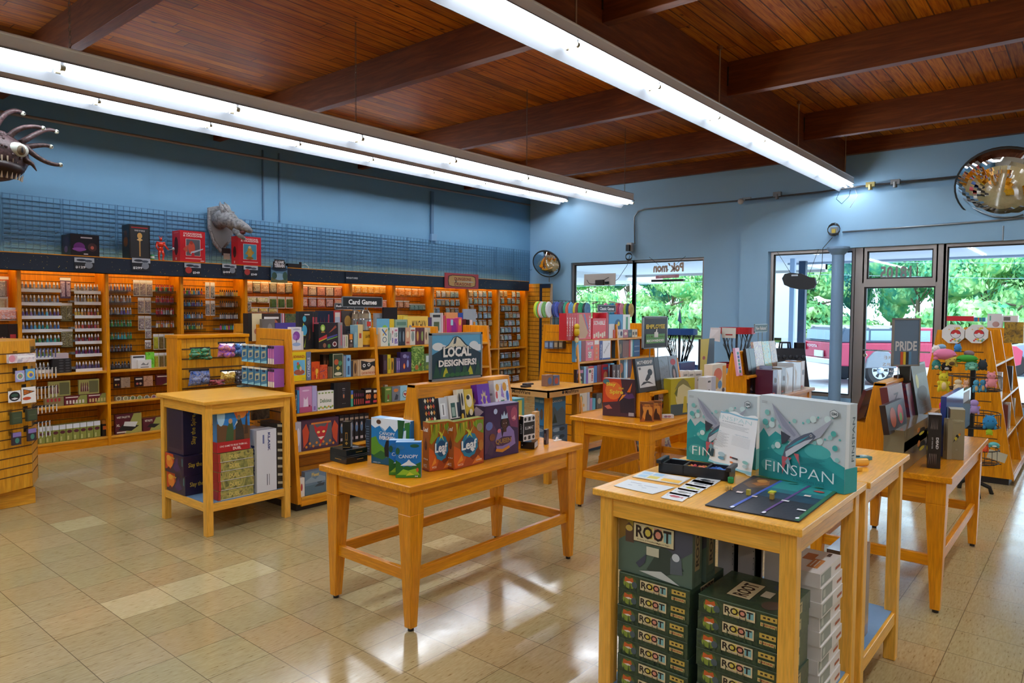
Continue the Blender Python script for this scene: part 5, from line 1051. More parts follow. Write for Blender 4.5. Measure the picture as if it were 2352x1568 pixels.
# black component tray
N=ZP(*r2(392,468),ZT);E_=ZP(*r2(762,516),ZT);F_=ZP(*r2(420,403),ZT+.03);D=E_-N;a=math.atan2(D.y,D.x);w_=D.length;d_=.1;h_=.042
t=thing('component_tray','black plastic token tray with three compartments on the nearest table','tray',N+Vector((0,0,.0012)),a)
mb=MB();k_=flat('#1d1f24',.35);mb.box((0,0,0),(w_,d_,.005),k_)
for a_,b_ in (((0,0,0),(w_,.006,h_)),((0,d_-.006,0),(w_,d_,h_)),((0,0,0),(.02,d_,h_)),((w_-.02,0,0),(w_,d_,h_)),((w_*.35,0,0),(w_*.35+.008,d_,h_)),((w_*.66,0,0),(w_*.66+.008,d_,h_))):mb.box(a_,b_,k_)
mb.box((-.008,-.006,h_-.004),(.012,d_+.006,h_+.012),k_);mb.box((w_-.012,-.006,h_-.004),(w_+.008,d_+.006,h_+.012),k_);mb.build('tray_body',t,.002)
def heap(name,label,cat,n,cols,x0,x1,y0,y1,z,s,seed,par):
    q=random.Random(seed);mb=MB()
    for i in range(n):
        T=Matrix.Translation((q.uniform(x0,x1),q.uniform(y0,y1),z+q.uniform(0,s)))@Matrix.Rotation(q.uniform(0,6),4,'Z')@Matrix.Rotation(q.uniform(-.5,.5),4,'X')
        mb.ball((0,0,0),(s,s*.7,s*.5),q.choice(cols),7,5,T)
    o=mb.build(name);o.location=par.location;o.rotation_euler=par.rotation_euler;return tag(o,label,cat,None,'stuff')
heap('red_tokens','heap of small red and yellow tokens in the middle of the black tray','tokens',70,['#c8303c','#b02030','#d8a838','#d86a3c'],w_*.38,w_*.63,.015,d_-.015,.022,.009,4,t)
heap('blue_tokens','heap of bright blue tokens in the right part of the black tray','tokens',60,['#3a70c8','#4a90dc','#2c5cb0'],w_*.69,w_*.93,.015,d_-.015,.022,.009,5,t)
o=slab('card_deck','small deck of light blue cards in the left part of the black tray','cards',[r2(446,424),r2(510,434),r2(535,424),r2(470,414)],.018,'#5aa8c4',z=ZT+.014)
p=ZP(*r2(771,522),ZT);mb=MB();mb.box((-.011,-.011,.0012),(.011,.011,.023),'#1f8a4c');o=mb.build('green_die',None,.003);o.location=p;o.rotation_euler[2]=.4;tag(o,'green cube piece beside the right end of the black tray','game piece')
p=ZP(*r2(761,560),ZT);mb=MB()
for i in range(3):mb.prism([(-.014,0),(.014,0),(.01,.014),(-.01,.012)],'y',-.012+i*.009,-.006+i*.009,flat('#b8903c',.5))
o=mb.build('wooden_boat_pieces');o.location=p+Vector((0,0,.0012));o.rotation_euler[2]=.5;tag(o,'little row of tan wooden boat pieces near the mat','game piece')
for i,(x,y,c_,lb)in enumerate(((864,585,'#b8a83c','yellow stacked token on the reef part of the mat'),(987,607,'#a88a3c','tan token on the middle of the mat'),(988,574,'#c8cc2c','flat lime tile on the blue dive line of the mat'))):
    p=ZP(*r2(x,y),ZT+.004);mb=MB();mb.box((-.008 if i<2 else-.016,-.006 if i<2 else-.01,.0012),(.008 if i<2 else .016,.006 if i<2 else .01,.02 if i<2 else .006),c_);o=mb.build('mat_token');o.location=p;tag(o,lb,'game piece')
# wooden pieces on the table behind
def r3(x,y):return(1880+x/3.919,840+y/3.919)
p=ZP(*r3(370,845),ZT);mb=MB();mb.box((-.05,-.02,.0012),(.05,.02,.016),'#4a8a94');mb.box((-.04,-.012,.016),(-.01,.012,.02),'#1c2c30');mb.box((.01,-.012,.016),(.03,.012,.02),'#c8ccc8');o=mb.build('teal_piece');o.location=p;o.rotation_euler[2]=-.6;tag(o,'teal game piece on the second light wood table','game piece')
p=ZP(*r3(365,905),ZT);mb=MB();mb.cyl((-.035,0,.0182),(.035,0,.0182),.017,maple('x'),14);o=mb.build('wooden_cylinder');o.location=p;o.rotation_euler[2]=-.7;tag(o,'wooden cylinder lying on the second light wood table','game piece')
p=ZP(*r3(340,945),ZT);mb=MB();mb.box((-.02,-.012,.0012),(.02,.012,.016),maple('x'));o=mb.build('wooden_block');o.location=p;o.rotation_euler[2]=-.9;tag(o,'small wooden block near the joint of the two light wood tables','game piece')
# ---- boxes under the nearest table
ZL=.2355
ROOTF=[('e',.16,.5,.1,.36,'#5c6a2c'),('e',.15,.36,.085,.26,'#8a9c3a'),('p',[(.08,.5),(.09,.78),(.15,.7),(.2,.8),(.22,.52),(.15,.42)],'#cc5f24'),('p',[(.1,.5),(.15,.43),(.21,.5),(.16,.56)],'#e6dfd0'),('e',.23,.4,.04,.2,'#4e5a60'),
('r',.31,.22,.7,.84,'#4a2c1c'),('r',.315,.24,.695,.82,'#dccb9c'),('r',.43,.36,.5,.76,'#d8c04c'),('r',.51,.36,.58,.76,'#d88c74'),('r',.6,.36,.68,.76,'#7fb4b4'),('t',.5,.56,.34,.38,'ROOT','#2a1c16',.03),('r',.4,.28,.64,.3,'#7a5c40'),
('r',.76,.55,.95,.82,'#c8a84c'),('r',.79,.64,.82,.74,'#3a2c1c'),('r',.84,.64,.87,.74,'#3a2c1c'),('c',.915,.69,.012,'#3a2c1c'),('r',.76,.22,.95,.42,'#c8b46c'),('t',.855,.32,.16,.09,'LEDER','#b03c2c',.03),('r',0,.97,1,1,'#6f8578'),('r',0,0,1,.02,'#1a241c')]
ROOTF+=[('p',[(.02+.07*i,.05),(.03+.07*i,.3+.4*((i*7)%3)/3),(.045+.07*i,.05)],'#34462c')for i in range(14)]
ROOTT=[('r',.2,.45,.75,.75,'#3a2c20'),('r',.21,.46,.74,.74,'#cdbd90'),('t',.48,.6,.45,.18,'ROOT','#3a2418',.03),('r',.4,.28,.6,.4,'#c8bfa0'),('e',.2,.2,.14,.1,'#5a4a3c'),('e',.8,.25,.12,.12,'#4a5560')]
ROOTSIDE=[('r',.3,.2,.7,.8,'#b8a87c'),('t',.5,.5,.34,.4,'ROOT','#4a3a2c',.03)]
RMAT=artm(('#26382c','#31452f','#3f5238','#2a3a34'),18)
def root_stack(x0,y0,w,n,h,who,first):
    for i in range(n):
        if i==0 and first is None:pass
        q=random.Random(i+int(x0*100));dx,dy=q.uniform(-.004,.004),q.uniform(-.004,.004)
        pos=['bottom box','second box from the bottom','third box from the bottom','fourth box from the bottom','fifth box from the bottom','sixth box from the bottom','top box'][i]
        yield(x0+dx,y0+dy,ZL+.0015+i*(h+.001)),'dark green woodland game box lying flat, %s of the %s stack'%(pos,who)
hb_=.0615
def mk_root(loc,lab,fr):
    w,d=.282,.282
    mb=MB();mb.box((0,0,0),(w,d,hb_),RMAT)
    art(mb,'L',w,hb_,d,ROOTF);art(mb,'F',w,hb_,d,ROOTSIDE);art(mb,'T',w,hb_,d,ROOTT);o=mb.build('woodland_game_box');return o
rp=None
XL0=RX+.045
for who,y0,n,zt in (('left',RYY+.385,7,0),('right',RYY+.07,7,0)):
    for loc,lab in root_stack(XL0,y0,.28,n,hb_-.001,who,True):
        o=rp.copy()if rp else mk_root(loc,lab,None)
        if rp:C.objects.link(o)
        rp=rp or o;o.location=loc;tag(o,lab,'box','stacked woodland game boxes')
ztop=ZL+.0015+7*hb_
ZUP=ztop+.002
RUP=[('r',0,0,1,.45,'#55695a'),('p',[(0,.4),(0,1),(.25,1),(.6,1),(.55,.7),(.3,.62)],'#8a6a2a'),('p',[(.15,.98),(.3,.75),(.5,.82),(.62,.98)],'#b0571f'),('p',[(.05,.72),(.22,.6),(.4,.68),(.3,.82)],'#a8922c'),('p',[(.6,1),(.62,.4),(.8,.3),(1,.45),(1,1)],'#4a4c58'),('p',[(.4,.1),(.6,.45),(.72,.4),(.9,.2),(.6,.05)],'#38453c'),('e',.16,.87,.06,.07,'#8a8a64'),('p',[(.1,.4),(.1,.6),(.15,.66),(.2,.6),(.22,.4)],'#5c4434'),('e',.15,.58,.05,.04,'#c8a84c'),
('p',[(.25,.15),(.4,.3),(.38,.18),(.3,.1)],'#3f4454'),('p',[(.72,.12),(.72,.32),(.78,.4),(.86,.34),(.88,.14)],'#5a6268'),('e',.79,.34,.05,.05,'#c8d0d4'),('e',.78,.8,.05,.05,'#a03c34'),('p',[(.3,.06),(.6,.02),(.85,.0),(.6,.12)],'#c8ccc4'),
('r',.21,.43,.77,.68,'#3a2418'),('r',.22,.44,.76,.67,'#d8ca9c'),('r',.38,.5,.48,.65,'#d4bc4c'),('r',.5,.5,.6,.65,'#d88c74'),('r',.63,.5,.73,.65,'#86b0ac'),('t',.49,.57,.48,.16,'ROOT','#2a1a14',.03),('t',.49,.465,.44,.025,'A Game of Woodland Might and Right','#5a4430',.005),('r',.4,.29,.57,.4,'#c4c0a4')]
def upr(label,y0,x0):
    mb=MB();w=.295;h=.285;d=.075
    mb.box((0,0,0),(w,d,h),artm(('#4a5c4c','#5c6e58','#3a4a40'),9));art(mb,'F',w,h,d,RUP);art(mb,'R',w,h,d,[('r',.25,.2,.75,.8,'#9c8c64'),('t',.5,.5,.34,.5,'ROOT','#3a2c20',.03,90)]);art(mb,'L',w,h,d,ROOTSIDE)
    o=mb.build('woodland_game_box');o.location=(x0,y0,ZUP);o.rotation_euler[2]=-R(90);return tag(o,label,'box')
upr('woodland game box standing upright facing out on top of the left stack',RYY+.675,XL0+.01)
upr('second woodland game box standing upright just behind the first one',RYY+.665,XL0+.1)
# white tile game boxes beside and behind
QF=[('t',.5,.92,.8,.07,'quarto','#9a8a84',0)]
CR='#dcd8d2'
for i in range(9):
    pos=['bottom','second','third','fourth','fifth','sixth','seventh','eighth','top'][i]
    mb=MB();w,d,h=.26,.13,.052;mb.box((0,0,0),(w,d,h),flat('#ddd8d0',.3));art(mb,'F',w,h,d,[('r',.03,.1,.5,.9,'#8f9488'),('r',.08,.25,.18,.75,'#b8bcae'),('r',.72,.3,.95,.5,'#a8522c')]);art(mb,'L',w,h,d,[('r',.1,.4,.25,.6,'#26282a')])
    if i==8:art(mb,'T',w,h,d,[('r',.2,.2,.6,.5,'#c8803c'),('r',.5,.5,.8,.8,'#b86a2c'),('r',.25,.3,.55,.34,'#e8dcc8'),('r',.25,.4,.55,.44,'#e8dcc8'),('r',.8,.2,.95,.3,'#4a342c')])
    o=mb.build('white_tile_game_box');o.location=(RX+.385+.006*(i%2),RYY+.045+.004*(i%3),ZL+.0015+i*.0525);tag(o,'white game box with orange tiles, %s of the stack behind the woodland boxes'%pos,'box','stacked white tile game boxes')
mb=MB();w,h,d=.3,.4,.06;mb.box((0,0,0),(w,d,h),flat('#e0dcd6',.3))
art(mb,'F',w,h,d,[('t',.62,.9,.62,.1,'quarto','#8a8078',-.01),('r',.62,.82,.95,.84,'#a0362c')]+[('p',[(.1+.14*i,.7-.13*i),(.22+.14*i,.66-.13*i),(.2+.14*i,.55-.13*i),(.09+.14*i,.6-.13*i)],'#b86a34')for i in range(5)]+[('r',.1,.45-.1*i,.8,.455-.1*i,'#8a7a70')for i in range(3)]+[('p',[(.5,.3),(.8,.24),(.78,.1),(.5,.14)],'#c47a34')])
o=mb.build('white_tile_game_box');o.location=(RX+.385,RYY+.19,ZL+.0015+.28);o.rotation_euler[2]=0;tag(o,'tall white game box with orange squares standing upright beside the table leg','box')
for i,(y0,lb)in enumerate(((.36,'left'),(.28,'right'))):
    mb=MB();w,h,d=.06,.34,.3;mb.box((0,0,0),(w,.012,h),'#1c1a1c');mb.box((.0,0,0),(.075,.3,h),flat('#c9c5c4',.3));mb.box((-.0015,.0,0),(0,.012,h),'#222')
    art(mb,'L',.075,h,.075,[('t',.5,.6,.34,.5,'quarto','#4a4a50',-.01,-90)])
    o=mb.build('white_tile_game_box');o.location=(RX+.375,RYY+y0,ZUP-.12);o.scale=(1,.22,1);tag(o,'white spine of an upright game box seen above the right stack, %s of two'%lb,'box','white upright boxes above the right stack')
# things under the second light table
bx('kraft_box','shrink-wrapped brown box standing under the second light wood table',ZL,1963,1993,1275,.12,'#8d7a6c',Yp=RYY+.06,rough=.1)
for i in range(4):pbox('gray_flat_box','grey flat box stacked under the second light wood table, %s one'%['bottom','second','third','top'][i],'box',.12,.085,.2,(RX+.84,RYY+.08,ZL+.0015+i*.0865),0,'#8b8e84',F=[('r',.1,.2,.9,.4,'#a8aaa0')],group='grey flat boxes under the second light table')
# ---------------------------------------------------------------- left light wood table
ZS_=.2355
def r5(x,y):return(360+x/2.903,700+y/2.903)
SPI=[('p',[(0,.15),(0,1),(.45,1),(.5,.6),(.3,.2)],'#c8481c'),('e',.25,.55,.18,.3,'#e8862c'),('e',.2,.75,.12,.15,'#f0a83c'),('p',[(.45,.3),(.6,.7),(.68,.95),(.7,.6),(.85,.3),(.6,.1)],'#4a3060'),('p',[(.05,.1),(.2,.3),(.35,.12)],'#5a2c28')]
def lowx(label,x0,y0,w,d,h,z,col,F=(),L=(),T=(),name='game_box',group=None,rough=.3):return pbox(name,label,'box',w,h,d,(SX+x0,SY+y0,ZS_+.0015+z),0,col,F,L,T,group=group,rough=rough)
for i in range(2):lowx('dark purple flat box with a flaming side, %s of two under the left table'%['lower','upper'][i],.03-.01*i,.36,.3,.3,.145,i*.147,'#2c2440',F=[('t',.42,.5,.6,.3,'Slay the Spire','#d8b83c',.01),('r',.86,.1,.98,.25,'#b8b8c0'),('c',.6,.5,.03,'#9ad0e8')],L=SPI+[('r',.9,.5,.97,.9,'#4a6a70'),('t',.4,.8,.3,.12,'Slay','#d8b83c',.02)],T=[('e',.4,.5,.3,.3,'#6a3430')],group='dark purple spire boxes under the left table')
lowx('tall dark purple game box standing on its end on the two flat ones',.04,.4,.145,.27,.37,.296,'#2c2642',F=[('t',.55,.5,.3,.6,'Slay the Spire','#d8b83c',.01,90),('r',.55,.8,.9,.95,'#6a7a84')],L=[('r',.1,.1,.9,.9,'#241f38')])
for i in range(4):lowx('light blue flat box stacked between the spire boxes and the battle boxes, %s one'%['bottom','second','third','top'][i],.34,.22,.06,.22,.07,i*.072,'#4a86b8',F=[('r',.1,.3,.9,.7,'#8ab8dc')],group='light blue flat boxes under the left table')
for i in range(5):
    lowx('red-sided flat battle game box, %s of five under the upright one'%['bottom','second','third','fourth','top'][i],.125+.004*(i%2),.05,.275,.2,.066,i*.069,artm(('#5a5a34','#8a8a4a','#b8a85c','#3c3c2c'),16),F=[('r',0,0,1,.06,'#e4e2dc'),('r',0,0,.06,1,'#b02c28'),('t',.45,.5,.3,.45,'DUEL','#d8c46c',.03)],L=[('r',0,0,1,1,'#a82420'),('t',.5,.5,.2,.3,'D','#e8d8c0')],group='flat battle game boxes under the left table')
DU=[('r',0,0,1,.2,'#b81f24'),('t',.5,.115,.84,.035,'ONE GAME TO RULE THEM ALL','#f4e8e0',.01),('t',.6,.05,.25,.05,'DUEL','#f4e8e0',.02),('p',[(0,.2),(0,.55),(.3,.5),(.5,.4),(.7,.5),(1,.45),(1,.2)],'#6a4a2c'),('p',[(.4,.9),(.6,.6),(.95,.7),(1,1),(.6,1)],'#d2662c'),('e',.75,.75,.16,.14,'#e88a34'),('e',.12,.7,.12,.2,'#a8d0e8'),
('p',[(.25,.2),(.3,.45),(.38,.58),(.46,.55),(.5,.4),(.48,.2)],'#3f5a34'),('e',.4,.58,.06,.05,'#c8986c'),('p',[(.55,.2),(.56,.5),(.64,.62),(.72,.6),(.8,.4),(.82,.2)],'#3a342c'),('e',.66,.63,.05,.05,'#8a7454'),('p',[(.5,.45),(.62,.54),(.6,.58)],'#c8c8c0'),('p',[(.82,.3),(.9,.75),(.94,.3)],'#4a3424'),('t',.5,.89,.55,.11,'DUEL','#d8c48c',.03),('t',.5,.965,.4,.03,'MIDDLE LAND','#e8dcc0')]
lowx('bright blue and red battle game box standing upright under the left table',.125,.06,.255,.06,.385,.346,'#2f7fc8',F=DU,L=[('r',0,0,1,1,'#4a8ac8'),('r',0,0,1,.2,'#b81f24')])
KL=[('t',.62,.8,.12,.3,'KLASK','#34407c',.04,-90),('r',.3,.78,.38,.92,'#6a74a8'),('r',.5,.1,.54,.28,'#6a6c74'),('r',.6,.1,.64,.28,'#8a8c94')]
for i in range(3):
    lowx('white magnetic game box standing on end, %s of three'%['nearest','middle','farthest'][i],.42+.006*i,.035+.12*i,.165,.112,.475-.01*i,0,'#d9dbe2',F=KL if i==0 else(),L=[('t',.5,.5,.45,.5,'KLASK','#34407c',.05,-90),('c',.5,.1,.2,'#b8bcd0')],T=[('r',.1,.1,.9,.2,'#5a4a6c')],group='white game boxes standing on end under the left table')
for i in range(8):lowx('dark brown box with a pale banner, %s in the stack beside the white boxes'%['bottom','second','third','fourth','fifth','sixth','seventh','top'][i],.6,.05,.09,.24,.062,i*.0635,'#2c2a26',F=[('p',[(.05,.6),(.5,.5),(.95,.6),(.95,.9),(.5,.8),(.05,.9)],'#b8b49c')],L=(),group='dark banner boxes under the left table')
pbox('dark_banner_box','dark brown box with a pale banner standing upright beside the white boxes','box',.15,.17,.03,(SX+.545,SY+.31,ZS_+.0015+.51),0,artm(('#24211e','#4a4036','#6a5a48','#1c1a18')),F=[('p',[(.05,.8),(.5,.74),(.95,.8),(.95,.95),(.5,.9),(.05,.95)],'#c8c4ac'),('t',.5,.85,.8,.08,'ARKHAM','#3a3228',.02)])
for i,(x,y,x1,y1,lb)in enumerate(((640,545,770,530,'left'),(595,552,680,545,'right'))):
    p=ZP(*r5(x-60 if i==0 else x+45,y if i==0 else y-8),.9725);mb=MB();mb.box((-.05,-.035,.0015),(.05,.035,.022),glassm('acrylic2','#dfeaf0'));mb.box((-.045,-.03,.003),(.045,.03,.014),flat('#a8bcc8',.2));mb.box((-.01,-.012,.014),(.012,.012,.0155),flat('#5a7484'))
    o=mb.build('clear_card_case');o.location=p;o.rotation_euler[2]=.1-.3*i;tag(o,'clear plastic case on top of the left light wood table, %s of two'%lb,'box','clear cases on the left table')
# ---------------------------------------------------------------- shelves of games
def fr(z,yc=5.24,hb=.37,ht=.23):return yc-(hb-(hb-ht)*z/1.465)+.02
def title(s,c='#f4ecd8',y=.8,w=.8,h=.12,b=.02):return('t',.5,y,w,h,s,c,b)
def row(conv,z,Yp,items,group=None,where=''):
    for it in items:
        x0,x1,yt,d,col,nm,lb=it[:7];F=it[7]if len(it)>7 else();L=it[8]if len(it)>8 else()
        if isinstance(col,tuple):c_=artm(col,26)
        else:c_=col
        a,b=conv(x0,yt),conv(x1,yt);A,w,h,_=place(z,a[0],b[0],a[1],0,Yp)
        pbox(nm,(lb+' '+where).strip(),'box',abs(w),h,d,A+Vector((0,0,.0015)),0,c_,F,L)
def cA(x,y):return 640+x/9.046,660+y/9.046
def cB(x,y):return 640+x/3.0757,680+y/3.0757
def cC(x,y):return 860+x/5.226,700+y/5.226
def cD(x,y):return 400+x/4.612,560+y/4.612
W1='on the first bookcase top shelf'
row(cA,1.292,5.02,[
(262,478,830,.05,'#e2e0e6','tree_picture_box','white box with a purple tree picture',[('e',.5,.62,.34,.2,'#8a4aa8'),('e',.35,.56,.2,.12,'#a86ac0'),('r',.47,.28,.53,.5,'#5a4038'),('e',.5,.25,.4,.08,'#9ab4dc'),('e',.5,.9,.35,.04,'#b8b4c8')],[('r',.2,.1,.8,.9,'#c8c4d0')]),
(482,515,915,.1,'#dcd8d0','thin_white_box','thin white box right of the purple tree box'),
(835,1003,735,.07,'#232428','frog_game_box','black box with a green frog and red stripe',[('e',.5,.8,.28,.13,'#9ac84a'),('e',.5,.78,.14,.08,'#d0e09a'),('p',[(0,.28),(1,.42),(1,.55),(0,.4)],'#c02c38'),('p',[(0,.26),(1,.39),(1,.42),(0,.3)],'#c8c43c'),('e',.7,.13,.2,.09,'#8a5a44'),('r',.3,.62,.75,.66,'#c88a2c')],[('r',0,.95,1,1,'#c05a6c')]),
(1003,1225,735,.07,'#2c2630','flower_game_box','dark box with a blue stripe and a white flower',[('p',[(0,.36),(1,.5),(1,.56),(0,.44)],'#4a4c9a'),('p',[(0,.32),(1,.44),(1,.47),(0,.35)],'#7ab84a'),('p',[(.15,.6),(.8,.9),(.9,.82),(.4,.66)],'#a04a34'),('c',.72,.17,.2,'#e0d8d8'),('c',.72,.17,.13,'#7a2428'),('e',.2,.1,.14,.08,'#4a8a4c')]),
(1240,1328,730,.03,'#8f8b90','gray_red_box','grey box with a red spine end',[('r',.55,.1,.85,.9,'#b8646c')]),
(1335,1380,1000,.06,'#c8c4c8','tiny_card_box','tiny grey card box',[('r',.6,.1,.8,.9,'#8a4a6a')]),
(1384,1445,990,.06,'#d8d2b8','tiny_card_box','tiny cream card box',[('r',.3,.1,.6,.9,'#8aa070')]),
(1455,1545,970,.05,'#3c2c28','brown_orange_box','small brown and orange box',[('r',.2,.6,.9,.98,'#e08a2c'),('r',.45,.4,.75,.55,'#e0d8d0'),('r',.2,.05,.9,.3,'#6a5a54')]),
(1560,1645,785,.05,'#7fa8b8','blue_yellow_box','pale blue weathered box',[('e',.5,.4,.3,.3,'#9ab8b8')]),
(1648,1750,775,.05,'#dcc488','cream_red_box','cream box with a red patch',[('r',.25,.4,.7,.62,'#b8442c')])],where=W1)
row(cA,1.292,5.1,[
(430,700,500,.05,'#2a2b30','neon_monster_box','black box with a neon creature picture',[('p',[(.2,.35),(.3,.7),(.45,.6),(.5,.35)],'#c8d43c'),('e',.4,.5,.2,.14,'#4aa8d0'),('e',.4,.8,.14,.08,'#3ca8c8'),('p',[(.35,.05),(.5,.3),(.42,.04)],'#a8c83c'),('p',[(.7,.2),(.8,.6),(.86,.3)],'#6a4a34'),('r',.4,.9,.8,.93,'#d8d8d8')]),
(703,745,500,.05,'#34353a','dark_red_spine','dark spine with a red band, left one of two',[('r',.1,.45,.9,.85,'#c04450')]),
(748,815,505,.05,'#303136','dark_red_spine','dark spine with orange and red bands, right one of two',[('r',.2,.45,.8,.85,'#a83a48'),('r',.25,.12,.8,.33,'#d87a34')]),
(1400,1540,805,.05,'#3a3c44','gray_text_box','dark grey box with rows of small text',[('r',.15,.3+.08*i,.85,.33+.08*i,'#8a8c96')for i in range(6)])],where='behind, first bookcase top shelf')
row(cA,1.292,5.28,[
(830,1138,488,.05,'#1c2a44','navy_red_figures_box','navy box with rows of red figures',[('p',[(.1+.12*i,.1),(.14+.12*i,.85-.1*(i%2)),(.19+.12*i,.1)],'#c82c3c')for i in range(5)]+[('r',.65,.2,.72,.9,'#c0485a')]),
(1150,1300,482,.05,'#b03a3c','red_white_box','red box with a white and red picture',[('r',.15,.1,.85,.85,'#b8c4d8'),('p',[(.2,.12),(.4,.5),(.6,.4),(.7,.12)],'#c84838'),('r',.15,.82,.85,.95,'#e4dcd8')]),
(1312,1560,482,.05,'#4a4444','dark_gold_box','dark box with gold shapes',[('e',.5,.7,.28,.16,'#b08a44'),('e',.45,.4,.2,.1,'#8a6a34'),('p',[(.3,.1),(.5,.2),(.7,.08),(.6,.25),(.4,.25)],'#c8b43c'),('e',.85,.55,.1,.25,'#26262c')])],where='at the first bookcase top, behind')
for i,(x0,x1,yd,ym,Yp)in enumerate(((1765,1990,465,640,5.06),(1590,1745,480,655,5.2))):
    A,w,h,_=place(1.292,cA(x0,0)[0],cA(x1,0)[0],cA(0,yd)[1],0,Yp);r_=w/2
    mb=MB();mb.lathe([(r_,0),(r_,h*.05),(r_,h*.42),(r_,h*.45),(r_,h*.73),(r_*.96,h*.76),(r_*.9,h*.9),(r_*.6,h*.98),(.003,h)],'#fff',18,mats=[flat('#6a4a34'),flat('#e0b02c',.3),flat('#4a3428'),flat('#b4b8bc',.15,.8),flat('#8a8c90',.15,.8),flat('#c9b8a0',.12,.7),flat('#8a7a68',.12,.7),flat('#d8c8b0',.12,.7)])
    mb.box((-.02,-r_-.002,h*.55),(.02,-r_*.9,h*.68),'#c83a2c')
    if i==0:mb.text('LA PELLE',(0,-r_-.0015,h*.28),(1,0,0),(0,0,1),r_*1.3,h*.08,'#3a2418',.02)
    o=mb.build('round_tin');o.location=A+Vector((r_,r_,.0015));tag(o,['yellow round tin with a domed metal top and red patch on the first bookcase','second domed tin, half hidden behind the yellow one'][i],'tin')
W2='on the first bookcase second shelf'
BOH=[('r',.06,.2,.94,.72,'#6ab4dc'),('e',.5,.3,.4,.1,'#a8583c'),('e',.45,.5,.14,.1,'#5a9a3c'),('e',.4,.6,.08,.06,'#c84a3c'),('e',.6,.42,.08,.08,'#d8b89a'),title('BOHNANZA','#a02818',.84,.84,.1),('r',.7,.04,.9,.1,'#c8c04c')]
row(cB,1.042,fr(1.042),[
(98,193,398,.05,'#e8cc1c','yellow_bean_game_box','bright yellow box with a blue cartoon picture',BOH),
(197,229,395,.1,'#6a7a9a','blue_gray_spine_box','grey-blue narrow box with white lettering',[('t',.5,.45,.55,.7,'CITADELS','#d8dce8',.02,90)]),
(233,290,466,.06,'#d8501c','orange_card_box','orange and yellow card box',rart(3,['#e8a02c','#f0c040','#b8301c'],6)),
(292,345,488,.04,('#b83024','#e0602c','#6a3a6a'),'red_purple_box','small red and purple box'),
(382,457,408,.05,'#2f4a38','green_cream_box','dark green and cream box with leaf shapes',[('r',.03,.02,.97,.98,'#d8cfa4'),('r',.07,.04,.93,.96,'#3a4a34'),('e',.35,.65,.22,.12,'#b85a34'),('e',.7,.6,.18,.1,'#4a8a5c'),('p',[(.3,.4),(.5,.5),(.7,.4),(.5,.3)],'#d0b84c'),('e',.5,.16,.35,.07,'#e0dcc0')]),
(459,475,425,.08,'#8a94a8','thin_gray_box','thin grey-blue box'),
(478,510,418,.08,'#7ab4dc','sky_blue_box','narrow sky blue box',[('r',.3,.1,.7,.5,'#3a5a8a'),('e',.5,.8,.25,.08,'#2c4a7a')]),
(512,524,460,.08,'#3a3c48','thin_dark_box','thin dark box'),(527,556,456,.06,'#b08a5c','tan_spine_box','tan narrow box with brown swirls',[('e',.5,.5,.3,.35,'#5a3a24')]),(558,573,452,.08,'#c8a884','tan_spine_box','plain tan narrow box beside the cat box'),
(576,692,450,.05,'#ddbb94','cat_game_box','cream box with a big black cat face shape',[('p',[(.05,.95),(.06,.4),(.2,.32),(.55,.38),(.75,.6),(.95,.45),(.98,.9),(.6,.8)],'#1f1f22'),('c',.24,.62,.085,'#e8e8e4'),('c',.24,.62,.045,'#1f1f22'),('c',.52,.66,.085,'#e8e8e4'),('c',.52,.66,.045,'#1f1f22'),title('CAT IN THE BOX','#b8543c',.15,.84,.14)])],where=W2)
for i in range(3):row(cB,1.042,5.05,[(317+21*i,336+21*i,415,.05,'#3a2a20','brown_spine_box','dark brown narrow box, %s of three'%['left','middle','right'][i],[('r',.2,.55,.8,.75,'#7a4a2c'),('r',.3,.1,.7,.3,'#8a7a5c')])],where='behind, '+W2)
row(cB,1.042,4.99,[(348,363,500,.05,'#6a5038','small_brown_box','small brown box, left of two'),(364,380,500,.05,'#7a6048','small_brown_box','small brown box, right of two')],where=W2)
W3='on the first bookcase third shelf'
row(cB,.782,fr(.782),[
(118,131,675,.1,'#1c2430','thin_black_spine','thin black box with white lettering',[('t',.5,.5,.5,.7,'Combo','#e0e4e8',.02,90)]),(132,146,668,.1,'#3a8ac0','thin_blue_box','thin blue box'),
(148,236,645,.05,'#c88ab8','pink_game_box','pink box with a white creature outline',[('p',[(.3,.2),(.35,.6),(.45,.5),(.55,.52),(.65,.62),(.7,.2)],'#e8d8e8'),('r',0,0,1,.22,'#b8507a'),('c',.8,.24,.08,'#8a2a4c'),('e',.5,.85,.3,.03,'#e4c8e0')]),
(238,271,636,.1,'#b0a8d4','lilac_spine_box','lilac narrow box',[('r',.3,.05,.7,.2,'#8a6ab0')]),
(276,389,676,.05,'#eceae4','white_leaf_box','white box with green leaf border and green title',[title('Delicious','#4a7a4a',.5,.7,.2)]+[('e',.08+.12*i,.12+.05*(i%2),.06,.06,('#6a9a4a','#a8b84c','#d0a848')[i%3])for i in range(8)]+[('e',.1+.2*i,.9,.07,.04,'#8aa85c')for i in range(5)]),
(392,508,617,.05,'#24262c','black_bottle_box','black box with a small lit bottle picture',[('e',.58,.5,.08,.16,'#3c3e48'),('e',.58,.46,.04,.08,'#c8784c'),('r',.5,.75,.66,.77,'#b8b8bc'),('r',.5,.68,.66,.7,'#8a8a90'),('c',.5,.17,.015,'#b0b0b4'),('c',.58,.17,.015,'#b0b0b4'),('c',.66,.17,.015,'#b0b0b4'),('r',0,0,.2,1,'#1a1c20')]),
(511,526,668,.08,'#4aa890','thin_colored_box','thin box striped green and orange',[('r',0,.5,1,.75,'#d8a83c'),('r',0,.75,1,1,'#4a6ab8')])],where=W3)
